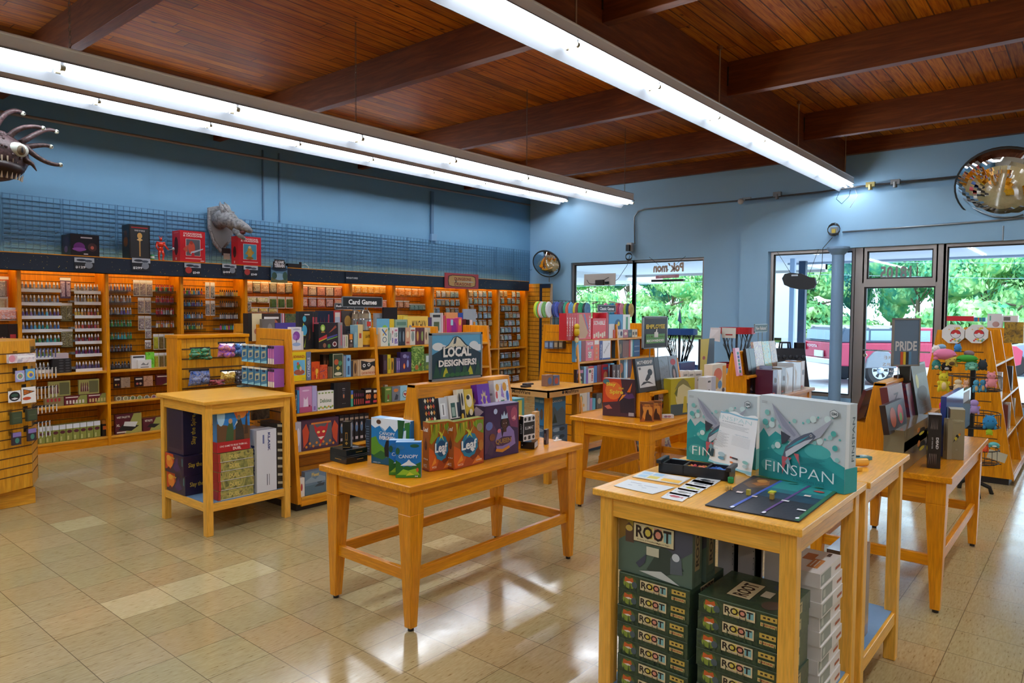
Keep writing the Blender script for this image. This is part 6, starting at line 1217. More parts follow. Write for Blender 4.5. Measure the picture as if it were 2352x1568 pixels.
for i in range(5):row(cB,.782,fr(.782),[(529+15*i,543+15*i,666,.06,'#1f1a1e','black_red_box','black and red narrow card box, %s of five'%['first','second','third','fourth','last'][i],[('r',.2,.1,.8,.45,'#a03a34'),('r',.2,.6,.8,.8,'#6a2c4a')])],where=W3)
for i in range(2):row(cB,.782,fr(.782),[(607+56*i,661+53*i,655,.05,'#201a20','cat_card_box','black card box with an orange cat pair, %s one'%['left','right'][i],[('e',.35,.5,.18,.16,'#d8803c'),('e',.65,.5,.18,.16,'#c86a2c'),('r',.15,.75,.85,.9,'#e8e0d8'),('r',.1,.1,.7,.25,'#c83a4c')])],where=W3)
W4='on the first bookcase fourth shelf'
row(cB,.472,4.99,[(362,428,857,.04,'#1e1a1c','dark_upright_box','dark upright box behind the red devil box')],where=W4)
row(cB,.472,fr(.472),[
(120,160,893,.05,'#b0acb8','silver_box','shiny silver-lilac box',[('e',.5,.5,.3,.3,'#d8d4e0')]),
(163,425,885,.05,'#4a3048','devil_mask_box','wide purple box with a red horned mask',[('p',[(.05,.1),(.02,.7),(.12,.9),(.2,.6),(.16,.3)],'#c84a2c'),('p',[(.95,.1),(.98,.7),(.88,.9),(.8,.6),(.84,.3)],'#c84a2c'),('r',.2,.1,.8,.85,'#5a5c64'),('p',[(.3,.9),(.35,.6),(.45,.35),(.5,.12),(.6,.35),(.68,.62),(.72,.9),(.62,.72),(.5,.76),(.4,.72)],'#c02c34'),('e',.44,.56,.04,.04,'#e0c87a'),('e',.58,.56,.04,.04,'#e0c87a'),('p',[(.42,.4),(.6,.4),(.51,.3)],'#e8d8c8'),('r',.25,.84,.78,.9,'#d07a34')]+[('c',.12+.09*i,.12+.1*(i%2),.03,'#d8842c')for i in range(9)])],where=W4)
for i in range(6):row(cB,.472,fr(.472)+.02,[(431+35*i,462+35*i,845-3*i,.06,'#1c1b22','dark_figure_box','dark narrow box with a blue figure, %s of six'%['first','second','third','fourth','fifth','last'][i],[('r',.1,.82,.9,.9,'#a08a78'),('e',.5,.55,.3,.18,'#5a7aa0'),('r',.2,.1,.8,.2,'#b8b0b8'),('e',.5,.65,.12,.06,'#c8a890')])],where=W4)
W5='on the first bookcase bottom shelf'
row(cB,.112,fr(.112),[
(149,184,1288,.06,'#e0d8cc','white_red_box','small white box with a red drawing',[('e',.4,.5,.2,.2,'#b8443c')]),
(187,333,1245,.05,'#6a8094','fishing_boat_box','grey-blue box with a boat picture',[('r',0,0,1,.4,'#56707f'),('p',[(.45,.3),(.9,.3),(.95,.42),(.6,.4)],'#3a444c'),('e',.7,.5,.12,.1,'#4a5a64'),title('Fleet','#d8b85c',.83,.36,.16),('p',[(.0,.6),(.3,.75),(.5,.62),(.7,.78),(1,.65),(1,.5),(0,.5)],'#8a9caa')]),
(336,352,1237,.08,'#b8ac90','tan_narrow_box','tan narrow box, left one'),(354,371,1240,.08,'#a89c7c','tan_narrow_box','tan narrow box, right one'),(374,394,1243,.08,'#3a5a94','blue_narrow_box','blue narrow box, left one'),(396,417,1243,.08,'#2f4c84','blue_narrow_box','blue narrow box, right one')],where=W5)
# second bay
W6='on the second bookcase top shelf'
sp=[(78,165,'#dce0d4','white_dial_box','white box with a blue dial',[('c',.5,.35,.3,'#4a6a84'),('c',.5,.35,.22,'#dce0d4'),('p',[(.2,.6),(.8,.95),(.9,.88),(.3,.55)],'#d8a83c'),('p',[(.8,.6),(.2,.95),(.1,.88),(.7,.55)],'#3a6ab0')]),(167,183,'#4a8a7a','teal_spine_box','teal narrow box',[('r',.3,.15,.7,.85,'#d0e0d8')]),(185,203,'#e0e0dc','white_spine_box','white narrow box',[('r',.3,.3,.7,.7,'#4a8a7a')]),(205,232,'#e8e4e0','number_card_box','white number card box, left of two',[('t',.5,.3,.5,.3,'8','#4a4ab0',.03),('t',.5,.72,.5,.25,'9','#b04a6a',.03)]),(234,284,'#e8e4ea','number_card_box','white number card box with purple eight',[('t',.5,.25,.7,.3,'8%','#5a3ab0',.03),('t',.5,.6,.6,.22,'15','#3a8a6a',.03),('r',.2,.8,.8,.9,'#c87a9a')]),(286,326,'#2c3a48','dark_spine_box','dark blue narrow box, left of two',[('e',.5,.5,.2,.3,'#6a8a9a')]),(328,370,'#26303c','dark_spine_box','dark blue narrow box, right of two',[('e',.5,.5,.2,.3,'#8a9aa8')]),(372,428,'#d8a888','peach_box','peach and cream box',[('e',.5,.6,.3,.2,'#e8d8b0'),('r',.2,.1,.8,.2,'#b85a4a')]),(430,490,'#d8d8d0','pale_box','pale grey patterned box',[('e',.5,.5,.3,.3,'#8a9a94'),('r',.1,.8,.9,.88,'#b0504a')]),(492,545,'#6a2c38','maroon_box','maroon narrow box, left of two',[('e',.5,.5,.25,.3,'#c8a04c')]),(547,600,'#5a3440','maroon_box','maroon and green box, right of two',[('e',.5,.5,.25,.3,'#8aa05c')]),(602,640,'#d8c8a8','cream_box','cream patterned box, left of two',[('e',.5,.5,.25,.25,'#7a5a44')]),(642,670,'#c8c4b0','cream_box','cream patterned box, right of two',[('e',.5,.5,.25,.25,'#4a6a54')])]
row(cC,1.292,5.02,[(a,b,275,.05,c,n,l,F)for a,b,c,n,l,F in sp],where=W6)
W7='on the second bookcase second shelf'
row(cC,1.042,fr(1.042)+.1,[(360,443,505,.05,'#34482c','dark_green_box','dark green tall box edge',())],where=W7)
row(cC,1.042,fr(1.042),[(106,154,602,.06,'#3a2834','dark_plum_box','dark plum narrow box',[('r',.2,.2,.8,.7,'#5a4454')]),(157,195,600,.06,'#d8c42c','yellow_spine_box','yellow narrow box',[('r',.3,.2,.7,.8,'#8a8a2c')]),(198,232,642,.06,'#c8982c','small_amber_box','small amber box',[('e',.5,.5,.3,.3,'#5a4a24')]),(236,262,632,.06,'#2a2c30','small_black_box','small black box',()),(264,285,640,.06,'#6a5a9a','purple_spine_box','purple narrow box, left of two',[('r',.3,.2,.7,.8,'#a89ac8')]),(287,308,640,.06,'#5c4c8c','purple_spine_box','purple narrow box, right of two',[('r',.3,.2,.7,.8,'#a89ac8')]),(312,440,572,.05,'#3c3060','purple_flame_box','purple box with orange flame jars',[('e',.35,.3,.1,.14,'#d8602c'),('e',.35,.28,.06,.08,'#f0a03c'),('e',.68,.42,.1,.2,'#8a9ad0'),('e',.4,.8,.18,.1,'#8a8ab8'),('e',.68,.75,.12,.08,'#6a6aa8')]),
(447,596,498,.06,('#5a8a34','#3f6a2c','#8ab04a','#c8d49a'),'forest_picture_box','large green forest picture box',[('e',.4,.15,.14,.1,'#b86a34'),('e',.7,.25,.08,.06,'#7a4a2c'),('r',.1,.9,.9,.95,'#a8c070')]),(600,690,592,.05,'#5a7a4a','small_green_box','small green box with a pale screen shape',[('r',.2,.5,.75,.9,'#c8d8dc'),('e',.4,.2,.25,.12,'#8a9a3c'),('e',.8,.2,.15,.14,'#3a6a9a')])],where=W7)
W8='on the second bookcase third shelf'
row(cC,.782,fr(.782)+.08,[(126,160,962,.03,'#d8c8a8','tan_upright_box','small tan box peeping up',())],where=W8)
row(cC,.782,fr(.782),[(127,206,992,.05,'#6a8a44','bird_card_box','green box with a brown bird',[('e',.5,.35,.16,.18,'#8a4a2c'),('e',.5,.85,.4,.06,'#c8c87a'),('e',.45,.12,.15,.04,'#d8d0c0')]),(212,306,987,.05,'#7a8290','orange_gray_box','grey box with orange leaves',[('e',.5,.75,.3,.12,'#d8803c'),('p',[(.3,.1),(.5,.5),(.8,.4),(.7,.1)],'#3c444e')]),(310,408,977,.05,'#9ad0e4','heart_card_box','light blue box with a red heart',[('e',.6,.42,.32,.24,'#2c2c30'),('e',.6,.42,.27,.2,'#d8e8ec'),('p',[(.6,.28),(.4,.44),(.45,.52),(.54,.52),(.6,.46),(.66,.52),(.75,.52),(.8,.44)],'#b83c34')])],where=W8)
# books and games in the row behind and on the back shelves
W9='behind the number card games'
row(cC,1.292,5.36,[(67,180,168,.05,'#6ab4d8','blue_yellow_game_box','light blue and yellow box',[('e',.5,.5,.35,.25,'#8ad048'),('r',0,0,1,.15,'#d8c43c')]),(182,235,172,.05,'#e0c82c','bright_yellow_box','bright yellow box end',()),(252,394,178,.05,'#8ab0a0','green_card_box','grey-green box with small figures',[('r',.1,.1,.9,.4,'#c8a888'),('r',.1,.75,.9,.9,'#5a8a7a')]),
(400,642,138,.06,'#e8cc5c','yellow_card_game_box','wide yellow card game box with dark title',[('t',.56,.66,.7,.36,'MUNCHKIN','#4a3018',.015),('c',.12,.6,.07,'#8a8a9a'),('r',.05,.05,.95,.3,'#f0e4b8')]),(645,688,152,.05,'#4a3a6a','purple_edge_box','dark purple box end',())],where=W9)
row(cC,1.292,5.36,[(905,1000,165,.05,'#b82c88','magenta_box','magenta and blue box',[('p',[(.2,.4),(.2,.7),(.4,.9),(.7,.8),(.85,.6),(.85,.35)],'#8a2a9a'),('r',.1,.7,.4,.95,'#9ad0e8')]),(1003,1050,152,.05,'#d85a7a','pink_spine_box','pink and orange narrow box',[('e',.5,.8,.3,.15,'#f0c04c')]),(1054,1100,172,.05,'#5a1c24','dark_red_box','dark red narrow box',()),(1108,1140,178,.05,'#222226','black_ball_box','black box with round shapes',[('e',.5,.4,.4,.4,'#0f0f12')]),(1143,1172,182,.04,'#ecd8d8','white_pink_book','white and pink booklet',[('r',.1,.1,.9,.5,'#d8909a')])],where='on the back shelf right of the yellow card game')
W10='in the book row behind'
zb=1.292;yb_=6.68
row(cC,zb,yb_,[(10,128,100,.04,'#8f9498','gray_rule_book','grey rule book standing face out',[('r',.15,.2,.85,.8,'#5a6064')]),(690,800,97,.04,'#b8bcb8','gray_green_rule_book','grey-green rule book with a dark picture',[('r',.2,.2,.8,.6,'#4a5a3c'),('r',.1,.8,.9,.92,'#34383c')]),(805,824,98,.1,'#d8b8c0','thin_book','thin pale pink book'),(828,852,130,.1,'#c84a5c','thin_book','thin red book'),(862,1000,92,.04,'#d8905c','orange_rule_book','orange rule book',[('r',.15,.15,.85,.6,'#b86a3c')]),(1005,1062,96,.04,'#2c4a9a','blue_rule_book','blue rule book',()),(1066,1218,50,.02,'#98a0a8','gray_metal_plate','plain grey upright panel',())],where=W10)
for i in range(4):row(cC,zb,yb_,[(275+32*i,304+32*i,122,.12,'#d8b83c','yellow_book','yellow book spine, %s of four'%['first','second','third','last'][i],[('r',.2,.2,.8,.5,'#8a6a2c')])],where=W10)
row(cD,zb,yb_,[(786,824,737,.1,'#26221f','dark_book','dark book end at the left'),(827,930,738,.03,'#d8c89c','cream_book','cream book standing face out',[('e',.4,.35,.2,.1,'#b8785c')]),(935,1128,738,.04,'#3a2c28','brown_rule_book','dark brown rule book with an orange picture',[('e',.6,.5,.3,.3,'#a85a3c'),('r',.1,.8,.9,.88,'#d8d0c8')]),(1176,1312,740,.04,('#2a3428','#4a5c3c','#8a5a34'),'green_rule_book','dark green and brown rule book')],where=W10)
for i in range(4):row(cD,zb,yb_,[(1131+11*i,1141+11*i,736,.12,['#8a9ab0','#b8404c','#e0dcd8','#a83a4a'][i],'thin_book',['slate','red','white','crimson'][i]+' thin book spine')],where=W10)
row(cD,zb,6.6,[(935,1068,797,.05,'#6a6460','gray_game_box','grey box',[('e',.6,.5,.2,.3,'#8a8480')]),(1072,1312,838,.05,'#4a3f8a','purple_title_box','purple box with a pale title',[('r',.2,.4,.8,.6,'#c8a84c')])],where='in front of the brown rule book')
row(cC,zb,6.62,[(112,275,30,.03,'#15171b','black_rule_book','tall black rule book',[('r',.3,.5,.8,.53,'#6a6c70')])],where=W10)
# hanging signs on the bookcases
def sign(name,label,P,w,h,txt,bg='#14181c',fg='#eef0f0',legs=.15,b=.02,th=.7,rz=0,fcol='#8a9094'):
    t=thing(name,label,'sign',P,rz);mb=MB()
    for a,c in (((0,0,0),(w,.012,.009)),((0,0,h-.009),(w,.012,h)),((0,0,0),(.009,.012,h)),((w-.009,0,0),(w,.012,h))):mb.box(a,c,flat(fcol,.35,.4))
    for x in (w*.3,w*.62):mb.cyl((x,.006,-legs),(x,.006,.005),.0035,flat('#8a9094',.3,.6),6)
    mb.build('frame',t);mb=MB();mb.box((.008,.002,.008),(w-.008,.01,h-.008),bg);mb.text(txt,(w/2,.0012,h/2),(1,0,0),(0,0,1),w*th,h*.46,fg,b);mb.build('sign_face',t);return t
A,w,h,_=place(1.6,786,879,681,0,5.3);zz_=YP(830,706,5.3).z
sign('shelf_sign','black sign with a silver frame and white lettering above the domed tins',(A.x,5.3,zz_),w,YP(830,681,5.3).z-zz_,'Card Games',legs=zz_-1.3,b=.035)
A,w,h,_=place(1.6,769,837,697,0,6.9);zz_=YP(800,711,6.9).z
sign('shelf_sign','black sign half hidden behind the front sign in the row of books',(A.x,6.9,zz_),w,YP(800,696,6.9).z-zz_,'Role Playing Games',legs=.3,b=.03,th=.9)
# packs on the slatted end beside the left table
def end_pack(name,cat,label,group,key,mk,X,y,z,rz=-90):
    if key not in PK:PK[key]=mk().build(name);o=PK[key]
    else:o=PK[key].copy();C.objects.link(o)
    tag(o,label,cat,group);o.location=(X,y,z);o.rotation_euler[2]=R(rz)
def card_pack():
    mb=MB();mb.box((-.045,0,-.145),(.045,.02,0),'#3f7fa8');art(mb,'F',.09,.145,.02,[],1)
    for s in [('r',-.045,-.002,.045,.0,'#dcd8c8')]:pass
    mb.box((-.045,-.001,-.012),(.045,.021,.001),'#dcd6c0');mb.add([(-.036+.0*i,-.0012,-.11)for i in (0,)]+[(.03,-.0012,-.095),(.034,-.0012,-.04),(-.03,-.0012,-.05)],[(0,1,2,3)],'#b8b48c')
    mb.add([(-.045,-.0008,-.145),(.045,-.0008,-.145),(.045,-.0008,-.12),(-.045,-.0008,-.135)],[(0,1,2,3)],'#8ac8d8');mb.add([(-.02,-.0016,-.1),(.02,-.0016,-.09),(.02,-.0016,-.06),(-.02,-.0016,-.065)],[(0,1,2,3)],'#2c5a84')
    mb.box((-.02,-.002,-.03),(.02,-.0005,-.012),'#1c2c4c');mb.cyl((0,0,-.006),(0,.1,-.006),.003,GAL,5);return mb
def side_pack():
    mb=MB();mb.box((-.012,0,-.145),(.012,.09,0),'#9a5ab8');mb.box((-.0125,-.001,-.145),(.0125,0,-.1),'#dcd8c8');mb.box((-.0125,-.001,-.02),(.0125,.0,0),'#1c1c24');mb.box((-.0125,-.001,-.095),(.0125,0,-.025),'#c070b0');return mb
for r_,y in enumerate((794,847)):
    z=XP(620,y,3.08).z;nm=['upper','lower'][r_]
    for k in range(4):end_pack('foil_card_pack','card pack','blue foil card pack hanging on the slatted bookcase end, %s row'%nm,'foil card packs, %s row'%nm,'cp',card_pack,3.07,5.5-.1*k,z)
    for k in range(3):end_pack('foil_card_box','card pack','narrow purple and pink card pack at the right of the %s foil pack row'%nm,'narrow card packs, %s row'%nm,'sp',side_pack,3.07,5.125-.032*k,z)
# dice bags on the low slatted panel
def bag(label,px,py,w,h,cols,seed,Yq=6.08):
    p=YP(px,py,Yq);q=random.Random(seed);mb=MB();m_=artm(cols,34,.12)
    mb.box((-w*.45,.02,h*.36),(w*.45,.024,h*.52),'#2c2c30')
    for i in range(7):mb.ball((q.uniform(-w*.33,w*.33),q.uniform(-.02,.02),q.uniform(-h*.35,h*.3)),(w*.2,.035,h*.2),m_,8,6)
    mb.add([(-w/2,.02,-h*.45),(w/2,.02,-h*.4),(w*.45,.01,h*.4),(-w*.4,.015,h*.42),(0,-.03,0)],[(0,1,4),(1,2,4),(2,3,4),(3,0,4)],m_);mb.cyl((0,.0,h*.42),(0,.12,h*.42),.004,BLK,6)
    o=mb.build('dice_bag');o.location=p;tag(o,label,'bag','bags on the low slatted panel')
bag('clear bag of green dice hanging at the upper left of the low slatted panel',462,812,.2,.11,('#1c4a34','#4a9a6a','#20301c','#c8b83c'),1)
bag('purple printed bag at the upper right of the low slatted panel',522,803,.17,.14,('#5a2c9a','#9a5ac8','#e08a4c','#7a4ac0'),2)
bag('blue and black printed bag at the upper right end of the low slatted panel',553,803,.13,.14,('#1c3c8a','#4a8ad8','#101830','#8ab8e8'),3)
bag('black and blue dice bag at the lower left of the low slatted panel',460,868,.2,.15,('#1c1c24','#4a6ab0','#8a8a9a','#16161c'),4)
bag('red dice bag low in the middle of the low slatted panel',500,878,.16,.06,('#8a2c34','#c8606a','#4a1c24','#d8a8a0'),5)
bag('shiny gold foil bag at the lower middle of the low slatted panel',525,866,.15,.13,('#d8a81c','#f0d060','#a8741c','#fff0b0'),6)
bag('black foil bag at the lower right of the low slatted panel',553,865,.11,.13,('#16161a','#3a3a44','#6a6a78','#101014'),7)
for i,(x,lb)in enumerate(((500,'left'),(535,'right'))):bag('silver clear bag under the table height on the low slatted panel, %s one'%lb,x,945,.15,.12,('#8a9094','#c8ccd0','#5a6468','#e8ecec'),8+i)
# ---------------------------------------------------------------- low shelves of the wall bays
def cE(x,y):return x/3.409,600+y/3.409
def wrow(z,Yp,items,where):
    row(cE,z,Yp,items,where=where)
OLV=[('r',.5,.1,.95,.9,'#6a6a44'),('e',.3,.4,.2,.2,'#c8c49a')]+[('p',[(.08+.1*i,.2),(.16+.1*i,.2),(.14+.1*i,.75),(.12+.1*i,.85),(.1+.1*i,.75)],'#6a2c3c')for i in range(4)]
wrow(.62,9.0,[(380,552,945,.03,'#a8a460','paint_set_box','olive paint set box, hanging upper left',OLV),(618,778,930,.03,'#a8a460','paint_set_box','olive paint set box, hanging upper right',OLV)],'in the second wall bay')
wrow(.514,8.98,[(352,500,1070,.05,'#8a7a50','paint_set_box','paint set box with red caps',[('r',.1+.2*i,.5,.22+.2*i,.85,'#a82c34')for i in range(4)]),(505,683,1058,.05,'#6a2430','paint_set_box','maroon and olive paint set box, left one',[('p',[(.4,0),(.7,1),(1,1),(1,0)],'#8a9048')]+[('r',.08+.14*i,.12,.16+.14*i,.5,'#d8d0c8')for i in range(6)]+[('r',.05,.78,.6,.88,'#e8dcd0')]),(687,848,1042,.05,'#6a2430','paint_set_box','maroon and olive paint set box, right one',[('p',[(.4,0),(.7,1),(1,1),(1,0)],'#8a9048')]+[('r',.08+.14*i,.12,.16+.14*i,.5,'#c8b87a')for i in range(6)]+[('r',.05,.78,.6,.88,'#e8dcd0')])],'on the second wall bay middle shelf')
A,w,h,_=place(.886,*[cE(v,0)[0]for v in (415,560)],cE(0,765)[1],0,8.98)
mb=MB();mb.hexa([(0,0,0),(w,0,0),(w,.12,0),(0,.12,0)],[(0,0,h),(w,0,h),(w,.12,h),(0,.12,h)],'#1a1b1e')
for i in range(5):
    for j in range(2):art(mb,'F',w,h,.12,[('e',.45+.35*j,.12+.19*i,.13,.05,'#4a4c50')])
mb.box((.02,.02,h),(w-.02,.1,h+.06),'#c8b8bc');o=mb.build('perforated_stand');o.location=A+Vector((0,0,.0015));tag(o,'black perforated paint stand on the shelf between the paint racks','stand')
for i in range(9):
    x0=305+54*i
    wrow(.109,8.98,[(x0,x0+50,1300-6*i,.1,'#8a9246','mixed_paint_box','white-topped olive hobby box, %s of nine'%['first','second','third','fourth','fifth','sixth','seventh','eighth','last'][i],[('r',0,.72,1,1,'#dfe6ee'),('e',.5,.55,.4,.1,'#5a2430'),('r',.15,.05,.4,.3,'#b8b87a')])],'on the second wall bay bottom shelf')
A,w,h,_=place(.109,*[cE(v,0)[0]for v in (790,860)],cE(0,1245)[1],0,8.99)
mb=MB();mb.lathe([(w/2,0),(w/2,h*.75),(w/2*1.02,h*.77),(w/2*1.02,h*.98),(w/2*.9,h)],BLK,16,mats=[flat('#1c1816',.3),flat('#b87a2c',.3,.5),flat('#b87a2c',.3,.5),flat('#a06a24',.3,.5)]);mb.box((-w*.25,-w*.52,h*.4),(w*.25,-w*.4,h*.62),'#c8682c')
o=mb.build('paint_canister');o.location=A+Vector((w/2,w/2,.0015));tag(o,'black canister with a gold lid on the second wall bay bottom shelf','canister')
wrow(.66,9.02,[(893,943,908,.02,'#26181c','rock_pack','dark pack with round holes, left one',[('c',.3,.3,.15,'#c8a84c'),('c',.7,.3,.15,'#b86a4c'),('r',.1,.7,.9,.85,'#d8d0c8')]),(948,1020,912,.03,('#8a7060','#b09880','#6a5448'),'rock_pack','brown pack of rocks, left one'),(1056,1120,905,.02,'#26181c','rock_pack','dark pack with round holes, right one',[('c',.3,.3,.15,'#a85a4c'),('c',.7,.3,.15,'#c8a88a'),('r',.1,.7,.9,.85,'#d8d0c8')]),(1126,1197,900,.03,('#b07a60','#d0a080','#8a5a44'),'rock_pack','tan pack of rocks, right one'),(1225,1370,892,.04,'#5a2430','basing_set_box','maroon and olive basing set box',[('p',[(.3,0),(1,.5),(1,0)],'#a8a860'),('e',.7,.4,.15,.1,'#4a4a34'),('e',.85,.65,.12,.1,'#4a4a34'),('r',.05,.8,.8,.9,'#e0d8c8')])],'hanging in the third wall bay')
for i in range(7):
    p_=place(.514,cE(905+55*i,0)[0],cE(957+55*i,0)[0],cE(0,1062)[1],0,9.0);A,w,h=p_[0],p_[1],p_[2]
    mb=MB();mb.box((0,0,0),(w*.92,.05,h),flat('#a0a088',.2));art(mb,'F',w*.92,h,.05,[('c',.5,.5,.4,'#c8c4a8'),('c',.5,.5,.3,['#6a5a44','#8a8a5c','#5a6a3c','#7a8a4c','#6a6a60','#7a4a6a','#8a7a3c'][i])])
    o=mb.build('clear_tin');o.location=A+Vector((0,0,.0015));tag(o,'small clear square tin of scenery tufts, %s of seven in the third wall bay'%['first','second','third','fourth','fifth','sixth','last'][i],'tin','clear tins in the third wall bay')
wrow(.109,8.98,[(905,1110,1205,.05,'#5c2430','palette_box','large maroon and olive palette box, left one',[('p',[(.35,0),(.7,1),(1,1),(1,0)],'#a4a458'),('p',[(.1,.2),(.6,.1),(.9,.35),(.3,.5)],'#1e1e20'),('p',[(.3,.4),(.75,.3),(.85,.55),(.35,.62)],'#d8d8d4'),('t',.3,.85,.5,.1,'WET PALETTE','#e8e0d0',.03),('t',.1,.45,.14,.12,'XL','#e8e0d0',.04),('r',.05,.05,.4,.12,'#e0dcd0')]),(1120,1268,1232,.05,'#5c2430','palette_box','smaller maroon and olive palette box, right one',[('p',[(.35,0),(.7,1),(1,1),(1,0)],'#a4a458'),('p',[(.2,.3),(.6,.2),(.9,.45),(.4,.55)],'#1e1e20'),('t',.3,.8,.4,.16,'WET PALETTE','#e8e0d0',.03)])],'on the third wall bay bottom shelf')
wrow(.887,8.98,[(1032,1140,738,.04,'#dcdcdc','white_hobby_box','white hobby box behind another',[('r',.1,.8,.9,.92,'#3a3a3c')]),(1145,1210,712,.03,('#6ac83c','#8ae04c','#4a9a2c'),'bright_green_pack','bright green flock pack')],'on the third wall bay shelf')
wrow(.887,8.95,[(1080,1186,775,.03,'#e4e2de','white_hobby_box','white hobby box in front with a small drawing',[('r',.2,.1,.8,.18,'#3a3a3c'),('p',[(.2,.4),(.4,.7),(.6,.45),(.8,.7),(.75,.35)],'#8a8a8a')])],'on the third wall bay shelf')
# dark boxes at the far left, behind the tower
wrow(.887,8.95,[(-40,70,492,.06,'#1c1416','dark_paint_set_box','black set box with rows of coloured circles',[('c',.2+.2*i,.2+.27*j,.07,('#a84a4c','#c88a7a','#8a5a5c')[(i+j)%3])for i in range(4)for j in range(3)]),(72,148,490,.06,'#241418','dark_paint_set_box','black and red set box beside the circles',[('r',.2,.6,.8,.8,'#b82c34'),('r',.2,.2,.8,.3,'#c8c0bc')]),(150,178,492,.05,'#2c3430','dark_green_set_box','dark green narrow set box',())],'standing above the slatted tower')
for o in list(C.objects):
    if o.name.startswith(('dark_paint_set_box','dark_green_set_box')):o.location.z=.8865
# ---------------------------------------------------------------- on top of the shelving
def cF(x,y):return x/3.36,240+y/3.36
ZC=2.2165
def top2(name,label,xl,xn,xr,yt,col,F,L=(),Yp=8.96):
    A,w,h,_=place(ZC,cF(xn,0)[0],cF(xr,0)[0],cF(0,yt)[1],0,Yp);d=tx(A,(0,1,0),cF(xl,0)[0])
    return pbox(name,label,'box',w,h,max(.04,min(.28,d)),A+Vector((0,0,.001)),0,col,F,L)
top2('statue_box','wide black and purple statue box on top of the wall shelving at the left',475,545,768,995,'#1c1c26',[('e',.3,.4,.2,.22,'#6a2c7a'),('e',.3,.3,.24,.08,'#8a4aa0'),('e',.75,.42,.16,.2,'#4a3034'),('e',.75,.4,.06,.08,'#c86a5c'),('r',.35,.82,.75,.88,'#b8b0b8'),('r',.45,.06,.6,.11,'#c8c0c8')],[('e',.5,.6,.4,.3,'#3a3c5c'),('e',.5,.3,.2,.15,'#6a5c8a')])
top2('scepter_box','tall black box with a gold scepter picture on the wall shelving',945,1000,1160,922,'#202226',[('r',.06,.03,.94,.97,'#34373c'),('r',.47,.08,.53,.6,'#c89a58'),('e',.5,.68,.12,.09,'#d8a860'),('p',[(.35,.56),(.5,.62),(.65,.56),(.5,.52)],'#e0b87c'),('r',.1,.9,.9,.93,'#a83034'),('t',.5,.83,.5,.05,'WAND OF ORCUS','#d8d8d8',.01)],[('e',.5,.5,.3,.15,'#7a4a1c'),('e',.5,.75,.2,.08,'#5a3c24')])
RB=[('t',.5,.91,.72,.06,'DUNGEONS','#f0dcd8',.03),('t',.5,.84,.76,.06,'& DRAGONS','#f0dcd8',.03),('r',.22,.2,.8,.74,'#e8dcd8'),('r',.235,.21,.785,.73,'#5a5f6a')]
top2('dragon_fighter_box','red box with a red warrior picture left of the dragon trophy',1332,1392,1585,968,'#cc2430',RB+[('e',.45,.45,.14,.2,'#c8503c'),('e',.44,.62,.07,.06,'#a8382c'),('p',[(.1,.4),(.3,.55),(.28,.3)],'#c85a44'),('p',[(.4,.25),(.9,.42),(.92,.46),(.42,.33)],'#b8c4d4'),('p',[(.4,.02),(.45,.3),(.55,.3),(.58,.02)],'#cc2430'),('r',.2,.1,.85,.13,'#e8b0b0'),('r',.8,.03,.95,.06,'#f0e0e0')],[('t',.5,.93,.6,.03,'& DRAGONS','#e0a0a0',.01),('e',.5,.5,.25,.3,'#4a2024'),('r',.4,.06,.55,.14,'#e8d8d8')])
top2('dragon_fighter_box','red box with a golden figure on blue right of the dragon trophy',1787,1838,2016,1012,'#cc2430',RB+[('r',.235,.21,.785,.73,'#4a9ab8'),('e',.5,.45,.1,.22,'#c8a03c'),('e',.5,.63,.06,.05,'#d8c8a0'),('p',[(.3,.4),(.45,.56),(.4,.36)],'#b88a34'),('p',[(.7,.45),(.55,.56),(.6,.36)],'#b88a34'),('e',.5,.25,.16,.05,'#8a6a24'),('r',.2,.1,.85,.13,'#e8b0b0')],[('e',.5,.45,.25,.2,'#4a2024'),('r',.4,.06,.55,.14,'#e8d8d8')])
A,w,h,_=place(ZC,cF(1166,0)[0],cF(1198,0)[0],cF(0,1157)[1],0,8.97)
mb=MB();mb.lathe([(w/2,0),(w/2,h*.3),(w/2,h*.75),(w/2,h)],'#fff',12,mats=[flat('#2a8a4c'),flat('#d0e0e0'),flat('#2f9a54')]);o=mb.build('green_tin');o.location=A+Vector((w/2,w/2,0));tag(o,'small green and white tin on the wall shelving beside the red figure','tin')
# red fighter figurine
A,w,h,_=place(ZC,cF(1205,0)[0],cF(1300,0)[0],cF(0,1003)[1],0,9.0);cxx=A.x+w*.48
t=thing('red_figurine','red horned warrior figurine standing on the wall shelving','figurine',(cxx,9.03,ZC));s=h;RD=flat('#d83418',.3)
mb=MB();mb.ball((0,0,s*.62),(s*.13,s*.08,s*.12),RD);mb.ball((0,0,s*.47),(s*.09,s*.065,s*.1),RD);mb.ball((0,-.005,s*.83),(s*.055,s*.055,s*.07),RD)
for sx in (-1,1):
    mb.tube([(sx*s*.05,0,s*.42),(sx*s*.09,-.01,s*.22),(sx*s*.07,0,.01),(sx*s*.08,-.03,.008)],.02,RD,8,rs=[s*.06,s*.045,s*.03,s*.025])
    mb.tube([(sx*s*.12,0,s*.68),(sx*s*.19,-.01,s*.55),(sx*(s*.17 if sx<0 else s*.26),-.04,s*.42)],.02,RD,8,rs=[s*.045,s*.035,s*.028]);mb.tube([(sx*s*.03,0,s*.88),(sx*s*.06,0,s*.97)],.01,RD,6,rs=[s*.015,s*.004])
    mb.ball((sx*s*.12,0,s*.7),(s*.06,s*.055,s*.045),RD,8,6)
mb.build('body',t);mb=MB();mb.cyl((s*.22,-.04,s*.42),(s*.4,-.06,s*.48),.004,flat('#b8bcc0',.3,.7),6);mb.ball((s*.4,-.06,s*.48),(s*.05,.006,s*.06),flat('#b8bcc0',.3,.7),8,5);mb.build('axe',t)
